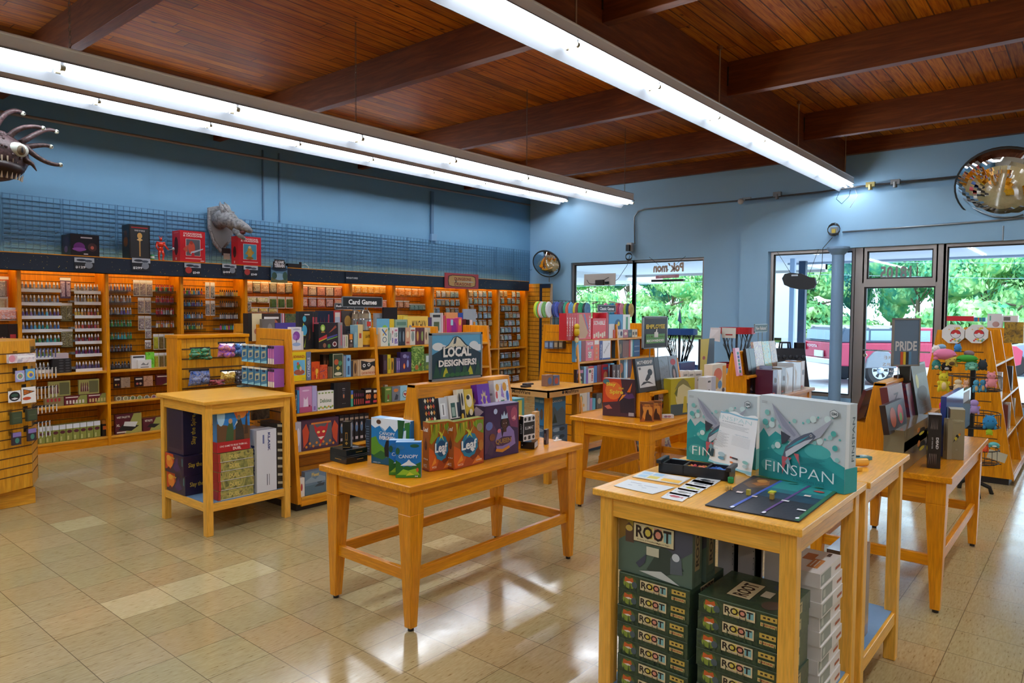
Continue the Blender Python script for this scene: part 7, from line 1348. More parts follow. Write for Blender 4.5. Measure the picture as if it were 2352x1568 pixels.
# dragon head trophy
p=YP(*cF(1705,960),9.2);t=thing('dragon_head_trophy','grey sculpted dragon head on a shield plaque mounted on the wire grid','wall trophy',p);SG=flat('#8b8d8f',.55);SD=noisemat('stone_gray',['#5f6164','#8b8d90','#a3a5a8'],30,.6)
mb=MB();sh=[(-.17,.27),(0,.32),(.2,.25),(.2,.02),(.14,-.16),(.0,-.32),(-.1,-.2),(-.17,.0)]
mb.prism(sh,'y',0,.04,SD);mb.prism([(x*.84,z*.84)for x,z in sh],'y',-.012,0,flat('#77797c',.6));
for x,z in sh:mb.ball((x*.92,-.005,z*.92),.008,SG,6,4)
mb.build('shield',t,.006)
mb=MB();mb.tube([(-.02,0,.12),(0,-.1,.14),(.04,-.2,.1),(.08,-.27,.02)],.1,SD,12,rs=[.13,.12,.1,.085]);mb.ball((.09,-.28,.04),(.085,.12,.085),SD,12,9)
mb.tube([(.1,-.3,.05),(.14,-.4,-.0),(.17,-.48,-.05)],.05,SD,10,rs=[.075,.055,.03]);mb.tube([(.07,-.27,-.02),(.09,-.34,-.1),(.12,-.4,-.15)],.04,SD,10,rs=[.06,.038,.02])
for k in range(8):mb.cyl((.1+.012*k,-.36-.014*k,-.0-.007*k),(.1+.012*k,-.365-.014*k,-.03-.007*k),.006,flat('#cfd0cc'),5,.001)
for k in range(5):mb.cyl((.08+.008*k,-.32-.014*k,-.06-.014*k),(.085+.008*k,-.33-.014*k,-.035-.014*k),.005,flat('#cfd0cc'),5,.001)
for sx in (-1,1):mb.tube([(sx*.04,-.16,.2),(sx*.05,-.1,.3),(sx*.03-.0,-.04,.36)],.03,SD,8,rs=[.035,.022,.006])
mb.tube([(.03,-.2,.2),(.0,-.1,.3),(-.03,-.02,.33)],.03,SD,7,rs=[.03,.03,.01]);mb.ball((.17,-.31,.06),.016,'#5a7a9a',8,6);mb.build('dragon_head',t)
mb=MB();mb.ball((.11,-.35,-.06),(.04,.07,.03),'#6a3436',9,6);mb.build('mouth',t)
mb=MB();mb.box((-.02,-.06,-.36),(.1,-.055,-.26),'#26262a');mb.box((-.0,-.064,-.41),(.09,-.06,-.33),'#a8a8a0');q_=mb.build('price_tag',t)
# things on the header
def band(name,label,x0,y0,x1,y1,col,F=(),y=8.885,th=.006,cat='sign'):
    a=YP(*cF(x0,y1),y);b=YP(*cF(x1,y0),y);w,h=b.x-a.x,b.z-a.z
    mb=MB();mb.box((0,0,0),(w,th,h),col);art(mb,'F',w,h,th,F);o=mb.build(name);o.location=a;return tag(o,label,cat)
PS=[('r',0,.62,1,1,'#b8c0cc'),('e',.35,.8,.25,.1,'#2c3444'),('e',.7,.75,.2,.1,'#4a5464')]
for x0,y0,x1,y1,tx_,lb in ((575,1187,727,1272,'$129','below the purple statue box'),(1020,1190,1160,1278,'$299','below the scepter box'),(1424,1228,1549,1312,'$349','below the left red box'),(1716,1234,1824,1308,'$499','below the dragon trophy'),(1881,1246,1990,1325,'$349','below the right red box')):
    r_='349' in tx_
    band('price_sign','small dark printed price sign %s on the shelving header'%lb,x0,y0,x1,y1,'#1e222c',PS+[('t',.3 if not r_ else .72,.2,.5 if not r_ else .42,.22,tx_,'#eef0f2',.03),('e',.72 if not r_ else .25,.4,.2,.28,'#8a92a0' if not r_ else '#b83a34')],cat='price sign')
band('terrain_sign','tall landscape sign with cut-out white lettering beside the right red box',2092,1245,2218,1372,'#5a86a8',[('r',0,0,1,.3,'#6a6a44'),('e',.5,.35,.4,.2,'#8ab0c8'),('e',.2,.4,.15,.2,'#3a5a4c'),('e',.85,.4,.15,.25,'#3a5a4c'),('e',.5,.8,.5,.15,'#2c4a6a')],y=8.87)
mb=MB();a=YP(*cF(2155,1232),8.862);mb.box((a.x-.095,8.858,a.z-.06),(a.x+.095,8.868,a.z+.035),'#1c1a1e');mb.box((a.x-.07,8.858,a.z+.03),(a.x+.08,8.868,a.z+.065),'#1c1a1e')
mb.text('ALLGAME',(a.x,8.857,a.z+.03),(1,0,0),(0,0,1),.14,.04,'#e6e2e4',.04);mb.text('TERRAIN',(a.x,8.857,a.z-.02),(1,0,0),(0,0,1),.16,.05,'#e6e2e4',.05);o=mb.build('lettering');ts=[x for x in C.objects if x.name=='terrain_sign'][0];o.parent=ts;o.matrix_parent_inverse=Matrix.Translation(-Vector(ts.location))
p=YP(*cF(2262,1262),8.98);p.z=ZC;mb=MB();mb.box((-.1,-.03,.0),(.1,.03,.06),flat('#1d1f23',.4));mb.cyl((-.1,0,.03),(.1,0,.03),.032,flat('#26282c',.4),12);mb.cyl((.12,.0,.0),(.12,.0,.09),.02,BLK,8);mb.tube([(.14,0,.05),(.2,.0,.07),(.26,.0,.03),(.24,-.02,.005)],.005,'#c8ccd0',5)
o=mb.build('speaker');o.location=p;tag(o,'small black speaker with a white cable on top of the wall shelving','speaker')
a=YP(*cD(1882,420),8.885);b=YP(*cD(1815,295),8.885)
mb=MB();x0,x1=YP(*cD(1815,360),8.885).x,YP(*cD(1950,360),8.885).x;z0,z1=YP(*cD(1880,422),8.885).z,YP(*cD(1880,300),8.885).z
mb.box((x0,8.88,z0),(x1,8.888,z1),'#142034');mb.text('MINIATURES',((x0+x1)/2,8.879,z0*.5+z1*.5),(1,0,0),(0,0,1),(x1-x0)*.9,.028,'#e8ecf0',.02);tag(mb.build('section_sign'),'small navy sign reading white capitals on the shelving header','sign')
def cG(x,y):return 860+x/4.611,560+y/4.611
x0,x1=YP(*cG(748,390),8.87).x,YP(*cG(1102,400),8.87).x;z0,z1=YP(*cG(925,476),8.87).z,YP(*cG(925,314),8.87).z;w,h=x1-x0,z1-z0
mb=MB();mb.box((0,0,0),(w,.015,h),'#b0444c')
art(mb,'F',w,h,.015,[('p',[(.1,.2),(.2,.12),(.8,.12),(.9,.2),(.92,.5),(.9,.82),(.8,.88),(.2,.88),(.1,.82),(.08,.5)],'#3a2418'),('p',[(.12,.22),(.21,.16),(.79,.16),(.88,.22),(.9,.5),(.88,.78),(.79,.84),(.21,.84),(.12,.78),(.1,.5)],'#c8a060'),('t',.52,.64,.5,.2,'DUNGEONS','#8a2c24',.03),('t',.52,.3,.5,.2,'DRAGONS','#8a2c24',.03),('p',[(.15,.47),(.8,.5),(.86,.47),(.8,.44)],'#b8bcc4'),('r',.3,.38,.33,.56,'#4a3424')])
o=mb.build('wooden_sign');o.location=(x0,8.87,z0);tag(o,'red bordered parchment sign with a sword on the shelving header','sign')
# ---------------------------------------------------------------- packs on the octagonal tower
def tower_face(k):# unit direction along face k (between corner k and k+1) and outward normal
    a,b=Vector((*o8[k],0)),Vector((*o8[(k+1)%8],0));return a+TC,b+TC,(b-a).normalized(),((a+b)/2).normalized()
def hang(name,label,cat,P,n,w,h,th,col,F=(),group=None,out=.05,peg=True):
    """flat pack hung on a peg from point P with its face along n"""
    rz=math.atan2(n.y,n.x)+R(90);mb=MB();mb.box((0,0,0),(w,th,h),col);art(mb,'F',w,h,th,F)
    if peg:mb.cyl((w/2,th,h-.008),(w/2,th+out,h-.008),.004,BLK,6);mb.box((w/2-.02,th+out,h-.03),(w/2+.02,th+out+.003,h+.02),BLK)
    o=mb.build(name);u=Vector((-n.y,n.x,0));o.location=P+n*out-u*(w/2)+n*th-Vector((0,0,h));o.rotation_euler[2]=rz;return tag(o,label,cat,group)
A7,B7,u7,n7=tower_face(6)   # face on the camera side, left of the visible corner
A0,B0_,u0_,n0=tower_face(7)
zt=lambda y:XP(58,y,1.877).z
FS=[(.22,'oval white sticker pack with pink','wide',[(0,)])]
def tf(s):return A7+u7*(B7-A7).length*s
hang('sticker_sheet_pack','long clear sticker roll pack, topmost on the front of the slatted tower','sticker pack',tf(.62)+Vector((0,0,zt(808))),n7,.22,.07,.03,artm(('#d8b8c0','#f0e8e8','#b0a8b8'),20,.1),[('e',.1,.5,.12,.4,'#d88a9a'),('r',.3,.55,.95,.8,'#f4f0f0')])
hang('round_sticker_pack','small round sticker pack with a green ring in the second row of the tower','sticker pack',tf(.6)+Vector((0,0,zt(845))),n7,.075,.09,.006,'#a8a8d8',[('c',.5,.5,.4,'#d8dcd8'),('c',.5,.5,.28,'#7aa88a'),('c',.5,.5,.14,'#c8786a')])
hang('round_sticker_pack','small round sticker pack with a yellow picture in the second row of the tower','sticker pack',tf(.87)+Vector((0,0,zt(843))),n7,.08,.09,.006,'#6aa8d8',[('c',.5,.5,.36,'#e8c84c'),('c',.55,.45,.2,'#5a6ab8')])
hang('shaped_sticker','black and white mouth-shaped sticker in the third row of the tower','sticker',tf(.45)+Vector((0,0,zt(888))),n7,.1,.09,.004,'#e8e8e8',[('e',.5,.5,.45,.42,'#1c1c20'),('e',.5,.6,.3,.15,'#3a5a4c'),('p',[(.2,.3),(.5,.4),(.8,.3),(.5,.2)],'#e8e8e8')])
A_=hang('pennant_sticker','white-edged orange pennant sticker in the third row of the tower','sticker',tf(.82)+Vector((0,0,zt(883))),n7,.12,.13,.004,'#ecebe6',[('p',[(.1,.9),(.95,.7),(.12,.5)],'#2a2420'),('p',[(.15,.84),(.8,.7),(.16,.56)],'#d8782c'),('t',.4,.7,.4,.1,'DREAM','#2a2420',.02),('e',.35,.3,.3,.1,'#c8502c')])
for i,(s,y,c_,lb)in enumerate(((.45,934,'#3c4a34','left'),(.85,932,'#3a4438','right'))):hang('dark_green_case','dark green boxed pack in the fourth row of the tower, %s one'%lb,'pack',tf(s)+Vector((0,0,zt(y))),n7,.085,.095,.025,c_,[('r',.1,.1,.9,.9,'#46543c'),('r',.2,.5,.8,.53,'#6a745c')])
for i,(s,y,lb)in enumerate(((.45,978,'left'),(.85,975,'right'))):hang('purple_figure_pack','small purple and dark figure pack in the lowest row of the tower, %s one'%lb,'pack',tf(s)+Vector((0,0,zt(y))),n7,.07,.1,.02,'#3a3440',[('r',0,.65,1,1,'#8a78b8'),('e',.5,.35,.25,.22,'#4a8a7a')])
def tg(s):return A0+u0_*(B0_-A0).length*s
for r_,(y,n,col,nm,w,h)in enumerate(((800,6,'#4a5a94','blue charm pack',.05,.075),(845,6,'#d8d8d4','white pin card',.06,.09),(888,6,'#e0dcd4','cream pin card',.06,.1),(932,6,'#e4e0d8','small white charm card',.045,.06),(968,4,'#dcdcdc','black and white sticker strip',.05,.13))):
    for k in range(n):
        o=hang('pin_card_pack','%s hanging on the angled right face of the slatted tower'%nm,'pin pack',tg(.2+.13*k)+Vector((0,0,zt(y)-.002*k)),n0,w,h,.004,col,[('e',.5,.45,.2,.16,'#3a3a44' if r_ in (3,4)else '#b8705c'),('r',.1,.86,.9,.95,'#8a8a90')],group=nm+'s on the slatted tower',out=.04+.022*k)
# one-eyed monster sculpture at the top left
p=YP(-14,358,8.7);t=thing('monster_head_sculpture','dark one-eyed toothy monster head with eye stalks at the top left edge','sculpture',p);FL=noisemat('monster_skin',['#2c2224','#4c3a3c','#6a5254'],40,.45);s=.3
mb=MB();mb.ball((0,0,0),(s,s*.9,s*.85),FL,20,14)
q=random.Random(5)
for k in range(70):
    a,b=q.uniform(-1.5,1.5),q.uniform(-.2,1.3);d=Vector((math.sin(a)*math.cos(b),-math.cos(a)*math.cos(b),math.sin(b)));mb.ball((d.x*s*.97,d.y*s*.88,d.z*s*.83),.018,FL,6,4)
mb.tube([(s*.7,-s*.55,-.02),(s*.95,-s*.6,-.06),(s*1.1,-s*.5,-.12)],.02,FL,6,rs=[.04,.02,.004]);mb.build('head',t)
mb=MB();mb.ball((s*.5,-s*.66,s*.2),(.1,.08,.075),'#c8cfc6',14,10);mb.ball((s*.55,-s*.9,s*.16),(.04,.03,.05),'#6a5a44',10,7);mb.ball((s*.555,-s*.99,s*.16),(.012,.012,.035),'#15120f',8,5);mb.build('eye',t)
mb=MB();mb.ball((0,-s*.35,-s*.42),(s*.8,s*.62,s*.32),'#240c0e',16,9);mb.ball((0,-s*.6,-s*.45),(s*.4,s*.35,s*.14),'#7a3a3c',12,7);mb.build('mouth',t)
mb=MB()
for k in range(13):
    a=-1.3+.2*k+.1;x,y=math.sin(a)*s*.82,-math.cos(a)*s*.86;mb.cyl((x,y,-s*.08),(x*1.04,y*1.04,-s*.32),.013,'#d8cdb8',6,.001)
mb.build('teeth',t);mb=MB()
for k in range(13):
    a=-1.3+.2*k+.1;x,y=math.sin(a)*s*.82,-math.cos(a)*s*.86;mb.cyl((x*.92,y*.92,-s*.8),(x,y,-s*.58),.012,'#d8cdb8',6,.001)
mb.build('teeth',t)
for k,pts in enumerate(([(0,0,s*.7),(.03,-.05,s*1.4),(.16,-.08,s*1.75),(.24,-.08,s*1.55)],[(.1,-.1,s*.6),(.16,-.18,s*1.05),(.3,-.2,s*1.12),(.38,-.2,s*1.08)],[(.2,-.05,s*.5),(.34,-.05,s*.85),(.44,-.05,s*1.3),(.55,-.05,s*1.15)],[(.24,-.08,s*.4),(.34,-.1,s*.5),(.42,-.1,s*.62),(.48,-.1,s*.55)],[(.24,-.1,s*.45),(.32,-.12,s*.1),(.44,-.12,-s*.12),(.56,-.12,-s*.05)])):
    mb=MB();cr=[]
    P=[Vector(v)for v in pts]
    for i in range(13):u=i/12;cr.append(P[0]*(1-u)**3+P[1]*3*u*(1-u)**2+P[2]*3*u*u*(1-u)+P[3]*u**3)
    mb.tube(cr,.02,FL,8,rs=[.032-.014*i/12 for i in range(13)]);st=mb.build('eye_stalk',t);mb=MB();mb.ball(P[3],.024,'#c8cfc0',9,7);mb.ball(P[3]+Vector((.008,-.018,0)),.009,'#15120f',6,5);mb.build('eyeball',st)
mb=MB();mb.cyl((0,.1,0),(0,.62,0),.03,BLK,8);mb.build('wall_mount',t)
# ---------------------------------------------------------------- right half of the shop
def cH(x,y):return 1300+x/7.838,760+y/7.838
def cI(x,y):return 1300+x/6.532,560+y/6.532
def cJ(x,y):return 1360+x/6.532,820+y/6.532
def cK(x,y):return 1560+x/6.918,720+y/6.918
def cL(x,y):return 1140+x/7.841,600+y/7.841
def cN(x,y):return 2140+x/5.6,680+y/5.6
def f2(z):return fr(z,4.83)
W='on the classic games top shelf'
RS=[('t',.5,.5,.5,.7,'SCRABBLE','#f0d8d8',.02,90)]
for i in range(4):row(cI,1.292,4.62,[(2+38*i,37+38*i,1042,.1,'#c42834','red_word_game_box','red word game box standing spine out, %s of four'%['first','second','third','last'][i],RS)],where=W)
row(cI,1.292,4.62,[(155,378,1035,.05,'#c83848','red_word_game_box','large red word game box with a tan board',[('p',[(.15,.95),(.35,.95),(.78,.25),(.6,.05),(.2,.05)],'#c8a888'),('p',[(.45,.95),(.55,.95),(.8,.4),(.75,.35)],'#8a9ac8'),('t',.88,.5,.1,.8,'SCRABBLE','#f4e8e8',.03,90)]),
(396,598,1118,.04,'#d8303c','red_word_game_box','red word game box with letter tiles at its bottom',[title('SCRABBLE','#f6ecec',.78,.84,.2,.03)]+[('r',.08+.15*i,.05+.06*(i%2),.2+.15*i,.25+.05*(i%3),'#e8dcc8')for i in range(6)]),(602,634,1040,.1,'#b82430','thin_red_box','thin red box'),
(640,848,1058,.05,'#3a8ac0','blue_card_game_box','blue and white card game box',[('r',0,0,.4,.6,'#dce4ec'),('e',.65,.5,.25,.3,'#2c5a8a'),('e',.7,.6,.08,.1,'#d8c83c')]),(852,958,1060,.08,'#e0e6e4','white_green_box','white and green box',[('r',.4,.1,.7,.9,'#5aa88a')])],where=W)
row(cI,1.292,4.72,[(432,592,1030,.04,'#c02c38','red_game_box','red game box behind the tile game',[('r',.55,.5,.95,.9,'#6aa8d8'),('r',.1,.5,.5,.8,'#7a1c24')])],where=W)
row(cI,1.292,f2(1.292),[(722,748,1290,.08,'#c8503c','small_card_box','small red card box',()),(752,800,1285,.05,'#d8d8e0','small_card_box','small white card box with blue dots',[('e',.5,.5,.3,.3,'#4a5aa0')]),(803,855,1285,.05,'#c8c4c0','small_card_box','small grey card box',[('e',.5,.5,.3,.3,'#3a3c5a')]),(858,930,1288,.05,'#a85a6a','small_card_box','small rose card box',[('e',.5,.5,.3,.2,'#e0c8b0')]),(933,990,1290,.05,'#2c3a40','small_card_box','small dark teal card box',[('r',.2,.2,.8,.6,'#5a7a7a')]),(993,1028,1285,.05,'#d8c49c','small_card_box','small cream card box',[('r',.2,.3,.8,.7,'#4a3c34')]),(1032,1070,1285,.05,'#d0c0a0','small_card_box','small tan card box',[('r',.2,.3,.8,.7,'#5a4434')])],where='on the top shelf left of the employee sign')
W='on the classic games second shelf'
row(cH,1.042,f2(1.042),[(170,218,182,.05,'#4a8ab0','yellow_blue_box','blue box with a yellow picture',[('e',.4,.5,.3,.25,'#d8a83c'),('r',0,0,1,.15,'#d8d8d0')]),(221,272,178,.1,'#6ab0e0','sky_spine_box','light blue narrow box',()),(276,348,178,.1,'#8a2c34','dark_red_box','dark red narrow box',()),
(352,498,178,.05,'#d86a7c','pink_dice_box','pink dice game box',[title('YAHTZEE','#f4eaec',.85,.8,.14,.03),('e',.35,.6,.1,.07,'#c8c4b8'),('e',.75,.65,.12,.08,'#5a9ac0'),('r',.3,.15,.7,.45,'#ecece8'),('c',.4,.36,.04,'#222'),('c',.6,.36,.04,'#222'),('c',.5,.3,.04,'#222'),('c',.4,.23,.04,'#222'),('c',.6,.23,.04,'#222')]),(501,598,152,.05,'#e0683c','orange_dice_box','orange dice game box',[('r',.1,.75,.9,.95,'#ecece8'),('e',.5,.55,.2,.06,'#d8a07a'),('e',.5,.35,.2,.06,'#d8a07a'),('e',.5,.15,.2,.06,'#d8a07a')]),(602,655,178,.05,'#2c3a8a','navy_spine_box','navy narrow box',[('t',.5,.45,.4,.7,'SEQUENCE','#e0e4f0',.02,-90)]),(657,800,180,.05,'#e4e8f0','white_sequence_box','white box with diagonal dark lettering',[('t',.5,.6,.95,.12,'SEQUENCE','#34406a',0,45),('r',0,0,1,.08,'#3a5aa8')])],where=W)
row(cH,1.042,f2(1.042)-.0+.03,[(882,934,178,.05,'#4a5a64','gray_deck_box','grey-blue card box',()),(937,1018,168,.05,'#4a3c34','brown_deck_box','dark brown card box',[('e',.5,.5,.3,.3,'#8a7a5c')])]+[(1021+22*i,1041+22*i,168,.06,'#8a5c50','brown_deck_box','thin brown card box, %s of five'%['first','second','third','fourth','last'][i],())for i in range(5)]+[(1135,1160,160,.05,'#c84a44','red_deck_box','red card box',()),(1163,1213,158,.05,'#dce4e4','white_deck_box','white and teal card box',[('r',.6,0,1,1,'#3a9aa8')]),(1216,1328,156,.05,'#3c6090','blue_deck_box','blue card box with dots',[('c',.2+.2*i,.3+.3*j,.05,'#c8d0dc')for i in range(4)for j in range(2)])],where='on the second shelf beside the employee sign')
W='on the classic games third shelf'
row(cH,.782,f2(.782),[(192,318,700,.04,'#2c2428','dark_card_game_box','dark box with scattered cards',[('r',.1,.75,.9,.95,'#c88ab0'),('p',[(.4,.5),(.6,.55),(.7,.4),(.5,.34)],'#d8d8d8'),('e',.2,.4,.12,.1,'#a85a4a'),('e',.5,.15,.3,.1,'#8ab05a')]),(322,360,642,.1,'#8ab8d8','light_blue_box','light blue narrow box',()),(364,396,690,.1,'#8a5ab0','purple_box','purple narrow box',()),(399,498,640,.05,'#e4dcd8','white_red_card_box','white box with red lettering',[('r',.0,.88,1,1,'#b82c34'),('t',.7,.45,.3,.7,'GAMES','#b82c44',.03,-90),('e',.3,.7,.2,.1,'#4a5a4a')]),(502,556,630,.1,'#3a6ab0','blue_narrow_box','blue narrow box',()),(560,636,615,.08,'#7a1c28','crimson_box','crimson box, left of two',()),(640,756,612,.05,'#a82c38','crimson_box','crimson box with a picture, right of two',[('e',.6,.35,.3,.25,'#c88a5c'),('r',.2,.7,.9,.85,'#2c5a8a')]),(760,800,600,.1,'#4a9ac8','cyan_box','cyan narrow box',[('r',.2,.1,.8,.9,'#e0e8ec')]),(804,865,585,.1,'#6ab4dc','cyan_box','wider cyan box at the shelf end',())],where=W)
row(cH,.782,f2(.782)+.03,[(905,1038,492,.05,'#2c3438','dark_picture_box','dark box with an orange and white picture',[('e',.6,.5,.3,.25,'#b86a4a'),('p',[(.2,.2),(.5,.8),(.6,.3)],'#1c1c20')]),(1042,1108,478,.08,'#8ac0e4','pale_blue_box','pale blue tall box',[('r',.5,0,.8,1,'#e8f0f4')]),(1112,1180,490,.08,'#5a1c28','wine_box','wine red box',())],where='on the third shelf behind the second table')
for i in range(2):row(cH,.782,4.35,[(988+72*i,1052+76*i,622,.06,'#4a2c28','brown_spine_box','dark brown box with pale lettering leaning beside the riser, %s one'%['left','right'][i],[('t',.5,.4,.4,.6,'BOOK','#d8ccc4',.03,90)])])
for o in list(C.objects):
    if o.get('label','').startswith('dark brown box with pale lettering leaning'):o.location.y+=.12;o.scale=(1,.6,1)
row(cH,.472,f2(.472),[(222,378,1090,.05,'#d8d0bc','cream_game_box','cream box with a plant picture',[('e',.3,.6,.2,.2,'#8aa06a'),('e',.6,.3,.1,.08,'#d8a84c')]),(382,425,1092,.1,'#b8c0cc','pale_narrow_box','pale grey narrow box',()),(432,472,1215,.08,'#b88ab0','mauve_box','mauve narrow box',()),(476,530,1218,.08,'#5ab0c8','aqua_box','aqua narrow box',()),(548,648,1130,.06,'#5a4c3c','brown_picture_box','brown box with a pale picture',[('e',.5,.5,.3,.2,'#b8a88a')])],where='on the classic games fourth shelf')
A,w,h,_=place(1.4,1373,1414,700,0,4.83);z0=YP(1394,717,4.83).z
sign('shelf_sign','small dark sign in front of the flying discs above the word games',(A.x,4.83,z0),w,YP(1394,700,4.83).z-z0,'Classic Games',bg='#1c2c38',legs=.2,b=.03,th=.8)
# yellow plush keychain on the bookcase corner, boxes on the slatted end and tray
p=XP(1325,762,6.6);mb=MB();mb.ball((0,0,0),(.035,.035,.05),'#d8b81c',10,7);mb.ball((0,0,.06),.035,'#d8b81c',10,7);mb.ball((0,-.0,-.09),(.004,.03,.035),'#e0dca8',8,6);mb.box((-.002,-.03,-.06),(.002,.03,-.05),'#3a2c20');o=mb.build('yellow_keychain_toy');o.location=p-Vector((.03,.02,0));tag(o,'small yellow plush keychain with a tag hanging at the bookcase corner','toy')
for k in range(4):
    a=XP(1254+10.8*k,800,6.585);b=XP(1264+10.8*k,783,6.585);mb=MB();w_=abs(a.y-b.y);mb.box((-.03,-w_*.96,0),(.05,0,b.z-a.z),'#5a6a84' if k<2 else '#5a5040');mb.box((-.031,-w_*.8,(b.z-a.z)*.2),(-.03,-w_*.15,(b.z-a.z)*.8),'#8aa8c8' if k<2 else '#a89878');o=mb.build('mini_puzzle_box');o.location=a;tag(o,'tiny %s box on the slatted end, %s'%(['blue','blue','brown','brown'][k],['leftmost','second from the left','third from the left','rightmost'][k]),'box')
ST=(5.107,3.84)
bx('picture_cube_box','small colourful cube box on the tray of the tan stand, left one',.886,(1255,879),1270,862,.06,'#8a6a5a',F=[('e',.5,.5,.3,.3,'#4a6aa0')],Yp=ST[1]+.25);bx('picture_cube_box','small colourful cube box on the tray of the tan stand, right one',.886,(1271,880),1285,863,.06,'#5a6a8a',F=[('e',.5,.5,.3,.3,'#a84a3a')],Yp=ST[1]+.25)
p=ZP(1214,876,.9);mb=MB();mb.box((-.07,-.03,0),(.02,.03,.018),'#2a2a2e');mb.box((-.03,-.02,.018),(.07,.04,.034),'#3a3438');o=mb.build('black_flat_packs');o.location=(5.25,4.2,.896);tag(o,'two small black flat packs on the tray of the tan stand','pack')
for i in range(3):pbox('mountain_flat_box','blue grey mountain picture box lying flat on the tan stand, %s of three'%['bottom','middle','top'][i],'box',.3,.07,.3,(ST[0]+.13,ST[1]+.09,.3215+.0715*i),0,'#4a6a84',F=[('e',.4,.5,.2,.3,'#8aa8bc'),('e',.7,.5,.15,.25,'#2c4454')],L=[('e',.5,.5,.3,.3,'#8aa0b0')])
for i in range(3):pbox('mountain_lake_box','blue mountain lake box standing upright in the tan stand, %s of three'%['nearest','middle','farthest'][i],'box',.27,.27,.06,(ST[0]+.14+.02*i,ST[1]+.1+.07*i,.537),0,'#3f86b8',F=[('p',[(0,0),(0,.5),(.3,.7),(.5,.5),(.8,.65),(1,.45),(1,0)],'#5a7484'),('p',[(.2,.1),(.35,.45),(.5,.1)],'#2c4a44'),title('CASCADIA','#d8e8f0',.87,.6,.08,.01)],L=[('e',.5,.4,.3,.2,'#6a5a4c'),('r',.1,.8,.9,.9,'#8ac0e0')])
# second table
TT=.76
def fx(x,y):return cJ(x,y)
SL=[('p',[(0,.35),(0,1),(.55,1),(.6,.7),(.45,.4)],'#c8401c'),('e',.33,.68,.26,.24,'#e8762c'),('e',.1,.92,.1,.07,'#4a7a84'),('p',[(0,0),(0,.3),(.3,.32),(.6,.4),(1,.3),(1,0)],'#4a2c38'),('p',[(.55,.1),(.52,.45),(.65,.62),(.82,.62),(.95,.5),(.98,.1)],'#2c2434'),('p',[(.6,.52),(.7,.66),(.78,.6),(.9,.64),(.98,.52),(.8,.48)],'#5c3c74'),('p',[(.5,.4),(.62,.5),(.72,.6),(.6,.58)],'#e8902c'),('p',[(.74,.66),(.9,.92),(.84,.66)],'#e8782c'),('p',[(.05,.25),(.2,.3),(.3,.2),(.15,.18)],'#c86a5a'),('t',.25,.84,.3,.12,'Slay','#e8cc3c',.03),('t',.56,.76,.16,.06,'the','#d8b83c',.03),('t',.42,.64,.42,.14,'Spire','#e8cc3c',.03),('r',.8,.03,.96,.12,'#b0acb4')]
def bxr(name,label,z,p,tl,tr,d,col,F,Rr,T=(),rough=.3,group=None,h=None):
    A=ZP(*p,z);h=h or ty(A,(0,0,1),tl);B=ZP(*tr,z+h);D=B-A;D.z=0;A.z+=.0015;return pbox(name,label,'box',D.length,h,d,A,math.atan2(D.y,D.x),col,F,(),T,Rr,group=group,rough=rough)
bxr('spire_game_box','large dark box with a fiery cover on the second table',TT,cJ(158,872),cJ(158,318)[1],cJ(655,343),.09,'#4a3440',SL,[('t',.5,.6,.4,.6,'Slay the Spire','#d8b83c',.01,90),('r',.5,.85,.9,.97,'#5a8a90')],T=[('r',0,0,1,1,'#8a8a90')])
FX=[('e',.5,.5,.4,.42,'#d8903c'),('p',[(.1,.1),(.25,.5),(.1,.9),(.02,.9),(.02,.1)],'#5a3420'),('p',[(.35,.05),(.4,.35),(.5,.6),(.6,.62),(.65,.4),(.8,.3),(.9,.05)],'#4a2818'),('r',.05,.88,.95,.98,'#7a4a28'),('t',.5,.8,.84,.1,'The Fox in the Forest','#7a2c14',.02)]
for i,(a,b,c_,lb)in enumerate((((850,950),655,(1048,660),'rear'),((718,970),672,(930,676),'front'))):bxt('fox_card_box','small orange-brown fox card box on the second table, %s of two'%lb,TT,cJ(*a),cJ(0,b)[1],cJ(*c_),.03,'#a8602c',F=FX)
bxt('green_fox_box','white and green box with an orange fox behind the small brown ones',TT,cJ(930,860),cJ(0,552)[1],cJ(1188,556),.04,'#8aa03c',F=[('r',0,.66,1,1,'#d8d8dc'),('e',.62,.45,.25,.16,'#c8641c'),('e',.55,.42,.1,.12,'#5a4a44'),('e',.5,.2,.5,.1,'#c8c06a'),('t',.6,.8,.66,.12,'Fox in the Forest','#8a3424',.02),('r',.02,.7,.24,.98,'#4a4a4c')])
bxt('small_floral_box','tiny white floral box lying in front of the green fox box',TT,cJ(1052,920),cJ(0,868)[1],cJ(1228,866),.05,'#d8d4d0',F=[('e',.3,.5,.15,.3,'#8a6a8a'),('e',.6,.5,.15,.3,'#a8788a')])
CS=[('e',.55,.5,.35,.35,'#d8cf9c'),('p',[(.3,.9),(.5,1),(.7,.9),(.85,.7),(.5,.85),(.15,.7)],'#8a8454'),('r',0,0,1,.3,'#4a5c60'),('p',[(.5,.05),(.55,.5),(.65,.5),(.7,.05)],'#c8b83c'),('p',[(.15,.6),(.3,.8),(.25,.5)],'#6a7038')]
for i,(a,b,c_,lb)in enumerate((((1048,850),325,(1168,338),'left'),((1175,885),335,(1540,308),'right'))):bxt('yellow_castle_box','tall yellow-green and grey game box on the second table, %s one'%lb,TT,cJ(*a),cJ(0,b)[1],cJ(*c_),.08,'#bcae2c',F=CS,T=[('r',0,0,1,1,'#cfc9a0')])
ZR=.9775
def rr(name,label,conv,x0,x1,yt,col,F=(),Yp=2.79,d=.025,L=(),z=ZR,tilt=-.16,cat='book'):
    a,b=conv(x0,yt),conv(x1,yt);A,w,h,_=place(z,a[0],b[0],a[1],0,Yp);return pbox(name,label,cat,abs(w),h,d,A+Vector((0,0,.003)),0,artm(col,24)if isinstance(col,tuple)else col,F,L,tilt=tilt)
